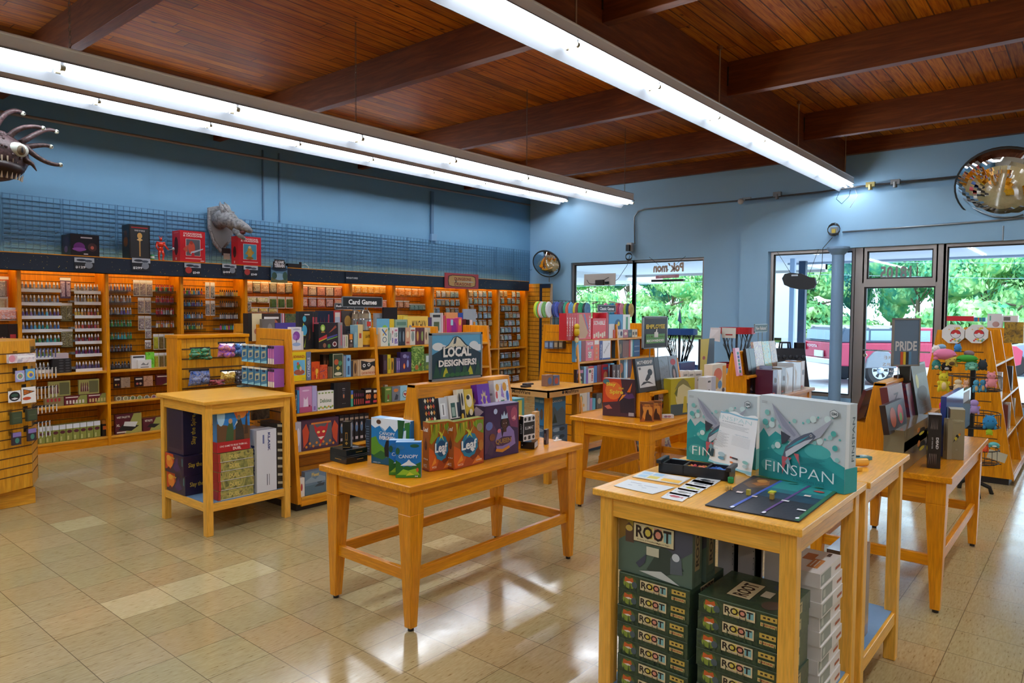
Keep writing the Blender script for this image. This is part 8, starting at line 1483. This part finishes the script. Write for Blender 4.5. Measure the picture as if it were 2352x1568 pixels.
rr('black_rule_book','black book with a white drawn astronaut panel on the second riser',cJ,706,975,28,'#26272a',[('r',.08,.14,.94,.76,'#dcdcda'),('t',.5,.87,.84,.11,'MOTHERSHIP','#e8e8e6',.03),('e',.72,.56,.13,.1,'#26272a'),('p',[(.4,.35),(.55,.5),(.75,.55),(.7,.4),(.5,.3)],'#2f3034'),('p',[(.12,.2),(.5,.26),(.85,.2),(.6,.3),(.3,.3)],'#3a3b3e'),('r',.12,.66,.24,.73,'#6a6a6c')])
rr('dark_book','plain dark book beside the astronaut book',cJ,980,1045,5,'#303034');rr('gray_book','grey shiny book on the second riser',cJ,1050,1190,-5,('#5a626c','#6a7480','#4c545e'));rr('portrait_book','blue-grey book with a dark figure and red hair on the second riser',cJ,1195,1322,-15,'#7a8898',[('e',.5,.4,.28,.3,'#2c2a30'),('e',.5,.42,.13,.16,'#a88a84'),('e',.5,.8,.3,.1,'#b83a44')])
t=sign('employee_sign','dark framed employee recommended sign with a thumbs-up on the second riser',(0,0,0),.2,.275,'',legs=.14,bg='#23262a')
A,w,h,_=place(1.3,1476,1533,725,0,2.9);z0=YP(1500,800,2.9).z;t.location=(A.x,2.9,z0);s_=w/.2;hh=YP(1500,726,2.9).z-z0;t.scale=(s_,1,hh/.275)
mb=MB();art(mb,'F',.2,.275,.01,[('t',.5,.68,.76,.14,'EMPLOYEE','#e8c81c',.05),('r',.12,.16,.88,.45,'#5a9a4a'),('t',.5,.24,.7,.08,'RECOMMENDED','#ecf0e8',.04),('p',[(.44,.34),(.44,.5),(.5,.52),(.52,.6),(.56,.6),(.56,.5),(.6,.5),(.6,.34)],'#e4e8e4'),('r',.08,.93,.92,.94,'#b8b8b8')]+[('p',[(x+.025*math.cos(R(90+72*k*2)),.37+.018*math.sin(R(90+72*k*2)))for k in range(5)],'#c8b83c')for x in (.19,.27,.35,.66,.74,.82)]);mb.build('print',t)
# things on the third table and beyond
bx('navy_box','dark blue box with pale lettering behind the yellow castle boxes',TT,cJ(1312,0)[0],cJ(1535,0)[0],cJ(0,92)[1],.08,'#2c4a84',F=[('t',.25,.72,.4,.12,'DIA','#d0dcec',.02)],Yp=3.05)
for i in range(3):bx('white_triangle_box','white box with small triangle marks behind the yellow boxes, %s of three'%['left','middle','right'][i],TT,cJ(1352+88*i,0)[0],cJ(1435+90*i+(28 if i==2 else 0),0)[0],cJ(0,213)[1],.07,'#dcdad4',F=[('p',[(.35,.7),(.5,.78),(.65,.7)],'#5a5a58'),('r',.2,.86,.8,.9,'#8a8a88'),('e',.6,.35,.15,.12,'#c84a5c')],Yp=2.9)
t0=6.98
bx('disc_golf_box','tall yellow and charcoal target box standing between the tables',.0,1605,1637,779,.03,'#3a3d42',F=[('p',[(0,1),(.62,1),(.2,.3),(0,.2)],'#d8bc1c'),('t',.3,.25,.22,.3,'TRAVELER','#d8bc1c',.03,90),('t',.75,.38,.2,.55,'DISC GOLF TARGET','#d8bc1c',.02,90),('e',.25,.8,.1,.02,'#b84a2c')],Yp=4.05)
bx('small_white_box','small white box with black symbols on the third table',TT,cK(432,0)[0],cK(572,0)[0],cK(0,1018)[1],.08,'#dcdce0',F=[('r',.1,.85,.4,.9,'#444'),('e',.25,.6,.08,.06,'#333'),('e',.25,.45,.08,.06,'#333'),('r',.5,0,1,1,'#b8bccc')],Yp=2.56)
bx('orange_fantasy_box','orange and cream fantasy picture box on the third table',TT,cK(517,0)[0],cK(736,0)[0],cK(0,818)[1],.08,'#e0d4c0',F=[('e',.4,.75,.3,.16,'#d86a44'),('e',.3,.55,.2,.14,'#c8a04c'),('e',.55,.5,.15,.1,'#5a8ab8'),('r',.72,.4,1,.95,'#e8a01c'),('e',.8,.35,.1,.06,'#4a2c2c'),('t',.4,.22,.5,.08,'HEROES','#3a2c34',.01)][:6],Yp=2.7)
bx('green_dark_box','dark green box left of the mountain scene box',TT,cK(742,0)[0],cK(848,0)[0],cK(0,962)[1],.06,'#2c3c34',F=[('r',0,0,.1,1,'#3f8a6a'),('r',.3,.3,.9,.8,'#26302c')],Yp=3.02)
WW=[('r',0,.55,1,1,'#5a648c'),('p',[(0,.85),(.5,.95),(1,.85),(1,1),(0,1)],'#8a94b0'),('p',[(.3,.2),(.7,.35),(1,.2),(1,.45),(.5,.5)],'#2c3a64'),('p',[(.42,.1),(.42,.42),(.48,.5),(.5,.62),(.55,.62),(.57,.5),(.68,.3),(.75,.15),(1,.05),(1,0),(.4,.0)],'#1c1e28'),('p',[(.3,.12),(.38,.2),(.42,.08)],'#c8ccd8'),('t',.5,.8,.36,.08,'A WAR OF','#1c2440',.02),('t',.5,.71,.55,.08,'WHISPERS','#1c2440',.02)]
bxt('whispers_game_box','blue stormy box with a dark cloaked figure on the third table',TT,cK(955,1250),cK(0,818)[1],cK(1475,838),.07,'#36406c',F=WW)
WB='on the third table right of the stormy box'
for i,(x0,x1,yt,c_,nm)in enumerate(((1482,1548,905,'#5a2c44','plum upright box'),(1552,1618,900,'#d0d4d8','shrink-wrapped white box'),(1622,1680,868,'#7a6a58','brown upright box'),(1684,1798,870,'#d4d8dc','shrink-wrapped tall white box'),(1812,1928,790,'#ccd0d4','shrink-wrapped larger white box'),(1932,1985,760,'#b88c58','tan upright box'))):bx('upright_game_box',nm+' '+WB,TT,cK(x0,0)[0],cK(x1,0)[0],cK(0,yt)[1],.18,c_,F=[('e',.6,.6,.3,.1,'#8a9098'),('r',.1,.08,.5,.14,'#c8503c')]if i in (0,2,5)else[('p',[(.1,.95),(.5,.6),(.3,.1),(.2,.5)],'#eef2f6')],Yp=2.56+.0*i,rough=.12)
bx('green_art_box','green picture box showing above the shrink-wrapped boxes',TT,cK(1700,0)[0],cK(1810,0)[0],cK(0,785)[1],.08,'#5a6a34',F=[('e',.6,.9,.3,.06,'#8a8a44')],Yp=2.8)
rr('striped_board','white and pink board with coloured stripes leaning on the small riser',cK,945,1010,548,'#e8a8c0',[('r',.3,.1+.13*i,.75,.2+.13*i,('#2c8a5c','#3a4aa8','#1c9a9a')[i%3])for i in range(6)],Yp=2.8,cat='board')
for x0,x1,yt,c_,nm in ((1112,1158,558,'#2a221c','black and orange'),(1162,1238,560,'#3a4a50','dark teal'),(1242,1372,448,('#c8b06a','#b08a9a','#e0d0a8','#8a5a6a'),'yellow and pink floral'),(1378,1490,442,('#5a9a9c','#8ac0b0','#c8b86a','#3a6a74'),'teal and gold'),(1494,1585,436,('#6a7a80','#c8905c','#4a5a64'),'grey book with a glowing orange')):rr('fantasy_rule_book',nm+' illustrated book on the small riser',cK,x0,x1,yt,c_,Yp=2.77,d=.03)
# folding pavement sign
P0=ZP(1830,905,0);t=thing('folding_sign','black plastic folding pavement sign standing by the window','sign',(10.1,3.42,0),R(-42));K=flat('#1a202a',.35)
mb=MB()
for s in (-1,1):
    mb.hexa([(-.3,s*.3-.015,0),(.3,s*.3-.015,0),(.3,s*.3+.015,0),(-.3,s*.3+.015,0)],[(-.28,s*.03-.015,1.12),(.28,s*.03-.015,1.12),(.28,s*.03+.015,1.12),(-.28,s*.03+.015,1.12)],K)
    mb.box((-.28,s*.03-.015,1.1),(-.16,s*.03+.015,1.2),K);mb.box((.16,s*.03-.015,1.1),(.28,s*.03+.015,1.2),K);mb.tube([(-.07,s*.03,1.1),(-.06,s*.03,1.2),(.06,s*.03,1.2),(.07,s*.03,1.1)],.014,K,6)
mb.build('panels',t,.004);mb=MB()
for i in range(6):mb.ball((-.24+.095*i,-.085,1.0),(.03,.01,.03),'#2f3742',8,6)
mb.build('knobs',t)
# disc golf baskets
def basket(label,px,X,ytop,ybot,w,col,band=True):
    p=XP(px,700,X);t=thing('disc_golf_basket',label,'disc golf basket',(X,p.y,0));zt_=XP(px,ytop,X).z;zb_=XP(px,ybot,X).z;BL_=flat(col,.4);r_=w
    mb=MB();mb.lathe([(r_,zb_),(r_,zt_),(r_-.006,zt_),(r_-.006,zb_)],BL_,24,smooth=False);mb.cyl((0,0,zt_-.03),(0,0,zt_-.02),r_*.98,BL_,24);mb.build('top_band',t)
    mb=MB();mb.cyl((0,0,.02),(0,0,zt_),.018,flat('#5a626c',.3,.6),10);mb.cyl((0,0,0),(0,0,.03),.25,flat('#2a3038'),18);mb.build('pole',t)
    mb=MB()
    for k in range(16):
        a=k*math.pi/8;c,s=math.cos(a),math.sin(a)
        mb.tube([(c*r_*.85,s*r_*.85,zb_),(c*r_*.62,s*r_*.62,(zb_*.55+.85*.45)),(c*.1,s*.1,.86)],.0065,flat('#6c747c',.3,.8),4)
        mb.tube([(c*r_*.45,s*r_*.45,zb_),(c*.2,s*.2,zb_*.6+.34),(c*.06,s*.06,.86)],.005,flat('#6c747c',.3,.8),4)
    mb.build('chains',t);zq=.82;mb=MB()
    for z in (zq,zq-.2):mb.tube([(math.cos(q*.3927)*r_*1.12,math.sin(q*.3927)*r_*1.12,z)for q in range(17)],.012,BL_,6)
    for k in range(24):a=k*math.pi/12;mb.tube([(math.cos(a)*r_*1.12,math.sin(a)*r_*1.12,zq),(math.cos(a)*r_*1.1,math.sin(a)*r_*1.1,zq-.2),(0,0,zq-.24)],.005,BL_,4)
    mb.lathe([(r_*1.13,zq-.05),(r_*1.13,zq+.01),(r_*1.12,zq-.05)],BL_,24,smooth=False);mb.build('tray',t);return t,zt_,zb_
t,a_,b_=basket('blue banded disc golf basket with a little flag in front of the left window',1562,9.6,755,768,.26,'#1f4f94')
mb=MB();mb.cyl((0,0,a_),(0,0,a_+.28),.006,BLK,6);mb.prism([(-.06,a_+.12),(.06,a_+.08),(.0,a_+.3)],'y',-.003,.003,'#1f3f84');mb.build('flag',t)
t,a_,b_=basket('red banded disc golf basket with cards hanging on it left of the wall corner window',1694,10.6,752,766,.27,'#c82430')
mb=MB();mb.hexa([(-.4,.1,b_-.12),(-.39,.28,b_-.1),(-.385,.28,b_-.1),(-.395,.1,b_-.12)],[(-.38,.1,a_),(-.34,.28,a_),(-.335,.28,a_),(-.375,.1,a_)],'#e4dcda');mb.build('card',t);mb=MB();mb.box((-.29,-.1,b_-.06),(-.285,.12,a_+.0),'#e0dcd0');mb.box((-.292,-.05,b_-.02),(-.29,.06,b_),'#b83a34');mb.build('card',t)
A,w,h,_=place(.76,1731,1760,743,0,3.1);z0=YP(1745,763,3.1).z
sign('shelf_sign','small green sign with white lettering left of the porch window',(A.x,3.1,z0),w,YP(1745,744,3.1).z-z0,'New Releases!',bg='#1f4a44',legs=z0-.765,b=.03,th=.84)
# disc rack behind the classic games
t=thing('wire_disc_rack','black wire grid rack standing behind the classic games bookcase','rack',(0,5.9,0));a,b=YP(1266,690,5.9),YP(1392,690,5.9);mb=MB();K=flat('#15181c',.4)
for k in range(17):x=a.x+(b.x-a.x)*k/16;mb.box((x-.003,0,0 if k in (0,16,8)else .6),(x+.003,.006,a.z+.0),K)
for k in range(14):z=a.z-.085*k;mb.box((a.x,-.004,z-.003),(b.x,0,z+.003),K)
mb.build('grid',t)
DC=[(760,'#c8dc2c','yellow-green'),(785,'#4ab83c','bright green'),(805,'#d8602c','orange'),(825,'#dcdce0','white'),(842,'#c8ccd0','pale grey'),(885,'#6aa83c','leaf green'),(960,'#d4d8dc','large white'),(1080,'#2c3a7a','navy'),(1110,'#3c4ab0','blue'),(1190,'#4a3a5c','plum and yellow'),(1280,'#2c9a7a','sea green'),(1310,'#e0602c','deep orange'),(1365,'#5a9ad0','sky blue'),(1455,'#d8c02c','golden'),(1480,'#8a2c34','maroon'),(1540,'#2cb06a','emerald'),(1620,'#2a3a40','dark teal'),(1650,'#5a8ab0','steel blue')]
for i,(x,c_,nm)in enumerate(DC+[(1640+345,'#e86a9c','pink'),(2070,'#3a9a8c','teal'),(2110,'#2c8ac0','bright blue'),(2190,'#d85a4c','coral'),(2230,'#b82c5c','crimson'),(2270,'#e890b0','light pink'),(2350,'#a8c83c','lime'),(2385,'#1c4a6a','dark blue'),(2440,'#d8b04c','tan yellow')]):
    p=YP(*cL(x,870 if x<1300 else 880),5.72-.0*i);mb=MB();T=Matrix.Rotation(R(90),4,'X')
    mb.lathe([(.0,0),(.1,.0),(.108,-.006),(.11,-.018),(.104,-.018)][::-1],flat(c_,.3),24,T);mb.cyl((0,-.001,0),(0,-.0015,0),.05,flat(c_,.2),16);mb.cyl((0,.01,.09),(0,.16,.09),.004,K,5)
    o=mb.build('flying_disc');o.location=p;o.rotation_euler=(0,R(8),R(10));tag(o,nm+' flying disc standing in the wire rack behind the classic games','flying disc','flying discs in the wire rack')
# slatted posts in the corner
for a,b,yy,lb,fc in ((1212,1240,8.75,'tall narrow slatted panel right of the last wall bay',None),(1240,1264,8.5,'tall slatted panel with a navy edge in the corner by the round mirror','#1c2c44')):
    p,q=XP(a,652,11.25),XP(b,652,11.25);t=thing('slatwall_rack',lb,'display rack',(11.25,q.y,0));w=p.y-q.y;z1=p.z;mb=MB();mb.box((0,0,0),(.08,w,z1),oakl('z'));z=z1-.08
    while z>.1:mb.box((-.002,.01,z-.005),(.001,w-.02,z+.005),GRV);z-=.085
    mb.build('slatwall',t)
    if fc:mb=MB();mb.box((-.01,w-.06,0),(.02,w,z1),fc);mb.box((-.01,0,z1-.08),(.02,w-.06,z1),fc);mb.build('edge',t)
# low slanted bookcase behind the second table
p=ZP(1352,1092,0);t=thing('low_book_display','low oak display with slanted shelf and dark books behind the second table','bookcase',(6.1,3.45,0));mb=MB();mb.prism([(0,0),(.5,0),(.38,.62),(.12,.62)],'x',0,.03,oak('z'));mb.build('side_panel',t);mb=MB();mb.prism([(0,0),(.5,0),(.38,.62),(.12,.62)],'x',1.3,1.33,oak('z'));mb.build('side_panel',t)
mb=MB();mb.box((.03,.0,.1),(1.3,.5,.13),oak('x'));mb.box((.03,.24,.13),(1.3,.26,.62),oak('x'));mb.box((.03,.02,0),(1.3,.05,.1),oak('x'));mb.build('shelf',t)
for i,(c_,nm)in enumerate(((('#1c2024','#4a4030','#c8a03c','#8a3c2c'),'dark book with yellow and red creature art'),(('#3a3c48','#5a6478','#2a4a3c','#c8ccd0'),'dark grey comic book with a pale figure'),(('#4a3444','#6a4a5c','#a8a07a','#2c2c3c'),'purple-grey comic book')),):pbox('comic_book',nm+' leaning on the low display','book',.2,.27,.02,(6.2+.24*i,3.5,.132),0,artm(c_,14),tilt=-.25)
# right table
zt_=.76;WR='on the right table'
def rb(name,label,xn,yn,xr,yt,d,col,F=(),L=(),z=zt_,**k):return bxr(name,label,z,r3(xn,yn),r3(0,yt)[1],r3(xr,yt+8),d,col,F,L,**k)
rb('dead_game_box','black splattered upright box with white sideways lettering at the table edge',975,918,1112,440,.1,'#2c2626',[('t',.72,.47,.2,.22,'DEAD','#dcdcdc',.05,-90),('t',.35,.47,.1,.22,'OF WINTER','#b8b8b8',.03,-90)]+[('p',[(.2+.12*i,.75),(.3+.1*i,.95),(.24+.12*i,.72)],'#8a7a74')for i in range(5)]+[('p',[(.15+.12*i,.28),(.1+.14*i,.05),(.2+.12*i,.26)],'#8a7a74')for i in range(5)],[('r',.2,.1,.8,.9,'#9aa0a4')],T=[('r',0,0,1,1,'#b8bcc0')],rough=.1)
BIRD=[('e',.52,.46,.1,.04,'#26241c'),('p',[(.42,.46),(.3,.38),(.24,.33),(.34,.37),(.5,.42)],'#26241c'),('e',.44,.42,.1,.035,'#c8b82c'),('e',.66,.5,.08,.028,'#d8a82c'),('e',.7,.52,.04,.018,'#c85a2c'),('r',.5,.36,.52,.42,'#4a4438'),('t',.5,.78,.8,.04,'WINGSPAN','#c8c0a0',.01),('r',.3,.72,.7,.725,'#6a6450'),('c',.5,.2,.12,'#7a7258'),('c',.5,.2,.105,'#9a9070')]
rb('bird_game_box','tall tan-grey box with a yellow and black bird at the right end of the table',1172,840,1322,392,.12,'#9a9070',BIRD,[('r',0,0,1,1,'#a8b4c0'),('r',.2,.1,.7,.9,'#c4ccd4')],T=[('r',0,0,1,1,'#b8b49c')],rough=.1)
rb('thin_tan_box','thin tan upright box between the black and the bird boxes',1118,832,1168,470,.1,'#8f8468',[('r',.3,.2,.6,.9,'#6a6250')])
for i in range(2):bx('bird_flat_box','tan box with a yellow and black bird lying flat beside the riser, %s one'%['lower','upper'][i],zt_+.108*i,r3(765,0)[0],r3(1010,0)[0],r3(0,[693,588][i])[1],.1,'#86795c',F=[('e',.62,.5,.13,.15,'#26241c'),('e',.5,.62,.05,.12,'#c87a2c'),('p',[(.7,.45),(.95,.25),(.9,.4)],'#26241c'),('e',.62,.38,.1,.07,'#c8b82c')],Yp=.8,rough=.1)
bx('navy_clear_box','blue box in clear wrap at the far end of the right table',zt_,r3(1135,0)[0],r3(1290,0)[0],r3(0,282)[1],.03,'#2f4a94',F=[('t',.5,.55,.8,.12,'BEYOND','#d8e0f0',.04),('r',0,0,1,.35,'#5a94c8')],Yp=.7,rough=.1)
bx('dark_clear_box','dark box in clear wrap behind the blue one on the right table',zt_,r3(1235,0)[0],r3(1360,0)[0],r3(0,262)[1],.03,'#4a4648',F=[('r',.1,.7,.9,.95,'#b8bcc0')],Yp=.76,rough=.1)
def rs(name,label,x0,x1,yt,col,F=(),Yp=.875,d=.03,**k):return rr(name,label,r3,x0,x1,yt,col,F,Yp=Yp,d=d,cat='box',**k)
rs('small_red_picture_box','small dark box with red and green pictures at the front of the right riser',640,800,362,'#2a1c1c',[('e',.3,.5,.15,.35,'#a8502c'),('e',.7,.5,.15,.35,'#b83c3c'),('e',.7,.4,.08,.15,'#6a8a3c')],Yp=.845)
rs('brown_clear_box','dark red upright box in loose clear wrap on the right riser',672,800,198,'#6a2c30',[('t',.5,.5,.3,.6,'RUIN','#3a1418',.03,90)],d=.04);rs('red_story_box','tall dark red box shading to purple on the right riser',830,925,170,('#8a3438','#6a2a3c','#3c2c4c'),d=.05)
rs('tiny_dark_red_box','small black and red box behind the tall red ones',778,845,85,'#2a1518',[('r',.2,.6,.8,.85,'#b02c30')],Yp=.92)
rs('tall_dark_game_box','tallest dark game box with a pale round picture on the right riser',900,1020,-4,'#2a2c26',[('r',.05,.8,.95,.96,'#6a6448'),('c',.25,.66,.1,'#c8c06a'),('e',.5,.4,.35,.15,'#4a4434'),('r',.3,.12,.7,.13,'#8a8a80')],d=.07,Yp=.86)
for i in range(3):pbox('leaning_book','dark red book leaning on the far side of the right riser, %s of three'%['nearest','middle','farthest'][i],'book',.2,.2,.02,(4.78+.22*i,1.14,.9785),math.pi,('#5a2c30','#3a3034','#6a3434')[i],tilt=-.3,rough=.1)
A=XP(2054,838,4.95);t=thing('framed_sign','grey framed upright sign with rainbow stripes on the right riser','sign',(4.85,.985,1.3),R(-38));mb=MB();w,h=.2,.3
for a,b in (((0,0,0),(w,.012,.01)),((0,0,h-.01),(w,.012,h)),((0,0,0),(.01,.012,h)),((w-.01,0,0),(w,.012,h))):mb.box(a,b,flat('#8a8680',.3,.4))
for x in (.05,.14):mb.cyl((x,.006,-.09),(x,.006,0),.003,GAL,6)
mb.build('frame',t);mb=MB();mb.box((.008,.003,.008),(w-.008,.01,h-.008),'#5c7288');mb.text('PRIDE',(w/2,.0022,h*.42),(1,0,0),(0,0,1),w*.78,h*.2,'#c8c8c8',.03)
for k in range(4):mb.box((w*.3+.02*k,.001,.01),(w*.3+.02*k+.018,.0024,h*.3),('#c8502c','#d8b82c','#2a2a2c','#5a8ab0')[k])
mb.build('print',t)
# toys and packs on the right bookcase
XB=8.04
for i,x in enumerate((275,575)):
    c=XP(*cN(x,485),XB-.0);r_=abs(XP(*cN(x-148,485),XB).y-c.y);mb=MB();o8_=[(r_*math.cos(R(22.5+45*k))*1.05,r_*1.02*math.sin(R(22.5+45*k)))for k in range(8)]
    mb.prism(o8_,'x',0,.05,'#e2e2e0');q=random.Random(8);
    def disc(y,z,r,c_,L):mb.add([(-.0006*L,y+r*math.cos(k*.393),z+r*math.sin(k*.393))for k in range(16)],[tuple(range(16))],c_)
    y0=-.22*r_;disc(y0,0,.45*r_,'#1c1c20',1);disc(y0,0,.41*r_,'#dcdce0',2);mb.add([(-.0018,y0+.41*r_*math.cos(k*.314),.41*r_*math.sin(k*.314))for k in range(11)],[tuple(range(11))],'#c82c30');disc(y0,0,.12*r_,'#e8e8e8',4)
    for k in range(14):disc(q.uniform(-.7,.75)*r_,q.choice((-.7,-.55,.45,.6))*r_,q.uniform(.05,.12)*r_,q.choice(['#e0a86a','#d8403c','#4a8a5c','#e8c03c','#6a5a4c','#8ab0a0']),1+k*.1)
    o=mb.build('octagonal_toy_pack');o.location=c;tag(o,'white octagonal pack with a red and white ball emblem, %s of two'%['left','right'][i],'toy pack')
def bk(name,label,x0,x1,y0,y1,col,X=XB+.15,d=.12,F=()):
    a,b=XP(*cN(x0,y1),X),XP(*cN(x1,y0),X);w,h=a.y-b.y,b.z-a.z;return pbox(name,label,'box',w,h,d,(X,a.y,a.z),R(-90),col,F)
bk('red_board_box','long red box lying on top of the right bookcase',190,540,258,318,'#cc2838',d=.2);bk('striped_box','small box with blue and orange stripes on the right bookcase',548,690,275,325,'#3a7ab0',F=[('r',.3,0,.45,1,'#d87a3c'),('r',.6,0,.7,1,'#5aa86a')])
bk('white_shelf_box','white box with a small red emblem on the right bookcase',712,905,225,405,'#dcdadc',F=[('r',.15,.5,.25,.85,'#6aa89a'),('e',.6,.25,.25,.2,'#b89088')]);bk('white_shelf_box','white box with a grey panel behind the brown one',915,1110,250,330,'#e0dce0',X=XB+.5,F=[('r',.05,.2,.5,.8,'#6a6468')]);bk('olive_map_box','large brown and gold map box at the right edge',925,1187,335,600,artm(('#6a5c3c','#9a7c3c','#c8a43c','#7a684a'),18),X=XB+.35)
for x0,x1,z in ((8.2,.1,.1),(8.5,.08,.46),(8.7,.12,.46),(8.25,.1,.8),(9.1,.12,.1),(9.2,.1,.46),(9.3,.1,.8)):pbox('spine_out_box','%s game box on the right bookcase, %s shelf, %s'%({8.5:'brown',8.7:'pale'}.get(x0,'plain'),{.1:'bottom',.46:'second',.8:'third'}[z],'near the slatted end' if x0<8.4 else 'in the middle' if x0<8.9 else 'in the last bay'),'box',x1,.26,.26,(x0,1.03-.44+.11*z+.04,z+.0015),0,{8.2:'#c8902c',8.5:'#8a4a3c',8.7:'#d0c8c0',8.25:'#e0e0e0',9.1:'#2a6a94',9.2:'#b8a888',9.3:'#4a4a50'}[x0],F=[('e',.5,.5,.3,.2,'#4a3a2c')])
t=thing('plush_rack','black wire floor rack holding plush toys before the right bookcase','rack',(7.52,.87,0));mb=MB();K=flat('#101214',.35)
mb.cyl((0,0,.05),(0,0,1.18),.022,K,10);mb.build('pole',t)
for a in (0,90,180,270):mb=MB();mb.tube([(0,0,.2),(.04*math.cos(R(a-60)),.04*math.sin(R(a-60)),.12),(.17*math.cos(R(a-60)),.17*math.sin(R(a-60)),.06),(.19*math.cos(R(a-60)),.19*math.sin(R(a-60)),0)],.018,K,8);mb.build('leg',t)
for z in (.3,.62,.95):
    mb=MB()
    for zz in (z,z+.12):mb.tube([(.0+.22*math.cos(q*.524),.22*math.sin(q*.524),zz)for q in range(13)],.005,K,5)
    for k in range(20):a=k*.314;mb.tube([(.22*math.cos(a),.22*math.sin(a),z+.12),(.22*math.cos(a),.22*math.sin(a),z),(0,0,z-.02)],.003,K,4)
    mb.build('wire_basket',t)
def plush(label,x,y,w,h,col,belly=None,ears=0,eyes=True,X=7.32):
    c=XP(*cN(x,y),X);s=abs(XP(*cN(x+w,y),X).y-c.y);v=abs(XP(*cN(x,y+h),X).z-c.z);F_=flat(col,.95);mb=MB();t=thing('plush_toy',label,'plush toy',c,R(195))
    if h>w*1.15:mb.ball((0,0,-v*.35),(s*.8,s*.9,v*.62),F_,12,9);mb.ball((0,0,v*.5),(s*.8,s*.8,v*.45),F_,12,9)
    else:mb.ball((0,0,0),(s*.8,s,v),F_,14,9)
    for e in (-1,1):mb.ball((s*.2,e*s*.75,-v*.75),(s*.3,s*.25,v*.3),F_,8,6);mb.ball((s*.35,e*s*.8,-v*.05),(s*.25,s*.25,v*.2),F_,8,6)
    mb.build('body',t)
    if ears:
        for e in (-1,1):mb=MB();mb.ball((0,e*s*.5,v*.95),(s*.15,s*.22,v*.25*ears),F_,8,6);mb.build('ear',t)
    if belly:mb=MB();mb.ball((s*.35,0,-v*.35),(s*.55,s*.55,v*.45),flat(belly,.95),10,7);mb.build('belly',t)
    if eyes:
        mb=MB()
        for e in (-1,1):mb.ball((s*.68,e*s*.32,v*(.55 if h>w*1.15 else .25)),s*.09,'#101014',8,6)
        mb.build('eyes',t)
for a in (('white plush toy at the top left of the rack',55,680,55,50,'#e4e0d8',None,1),('long soft pink plush lying across the top of the rack',165,745,150,72,'#e07fa4',None,0,False),('small blue plush peeping over the pink one',335,665,50,52,'#3f86c0',None,.8,False,7.45),('pale blue plush behind the white one',130,650,55,35,'#8ab4d0',None,0,False,7.5),('yellow and brown round-faced plush',255,830,85,75,'#d8c05a','#6a5030',.8),('bright green plush stretched along the rack top',455,800,140,48,'#3f9a34',None,0,False),('pale teal plush sitting at the right of the rack top',512,892,88,62,'#6ab49c','#8fd0b4',.8),('dark grey plush at the right end of the rack top',655,885,62,68,'#2f3a40',None,1),('black plush with a white tag left of the middle',190,905,70,55,'#1c1a1c','#c8c8cc',0,False),('teal and cream plush at the left edge of the rack',60,880,60,65,'#3a8a84','#d8c8a8',0),('mauve grey plush with a feathery top behind',480,735,70,40,'#8a7478',None,0,False,7.5),('tall yellow plush with a cream belly',152,1105,82,125,'#d4c42c','#e0c890',.8),('cream round plush in the middle row',340,1140,65,75,'#dcc8a4',None,0,False),('peach plush beside the cream one',440,1150,45,70,'#e0b090',None,1),('blue plush with a tan belly, left of the matching pair',572,1155,52,85,'#4a9abc','#c8a468',0),('blue plush with a tan belly, right of the matching pair',658,1150,52,82,'#458fb4','#c8a468',0),('round pink plush hanging at the right of the rack',765,1075,78,100,'#e0909a',None,.6),('lilac cushion-like plush low in the rack',545,1420,75,95,'#a890c8',None,0,False),('magenta plush peeping out low at the left',130,1400,35,40,'#d82c84',None,0,False),('big blue plush head hanging low at the right',745,1620,95,88,'#2c7fb0',None,.5),('lime green plush tail under the blue one',740,1745,45,40,'#a8c82c',None,0,False),('orange plush low on the rack',690,1930,45,75,'#e0562c',None,0,False),('striped teal plush wing low at the right',800,1910,75,35,'#5aa8a4','#d8d8cc',0,False),('teal plush in the lowest basket',560,2130,55,70,'#2c9c8c','#c8b890',0,False)):plush(*a)
mb=MB();p=XP(*cN(840,2055),7.5);mb.box((0,-.07,-.04),(.002,.07,.04),'#c8c0a4');o=mb.build('hang_tag');o.location=p;o.rotation_euler=(.25,.0,0);tag(o,'cream paper tag hanging low in front of the slatted end','tag')
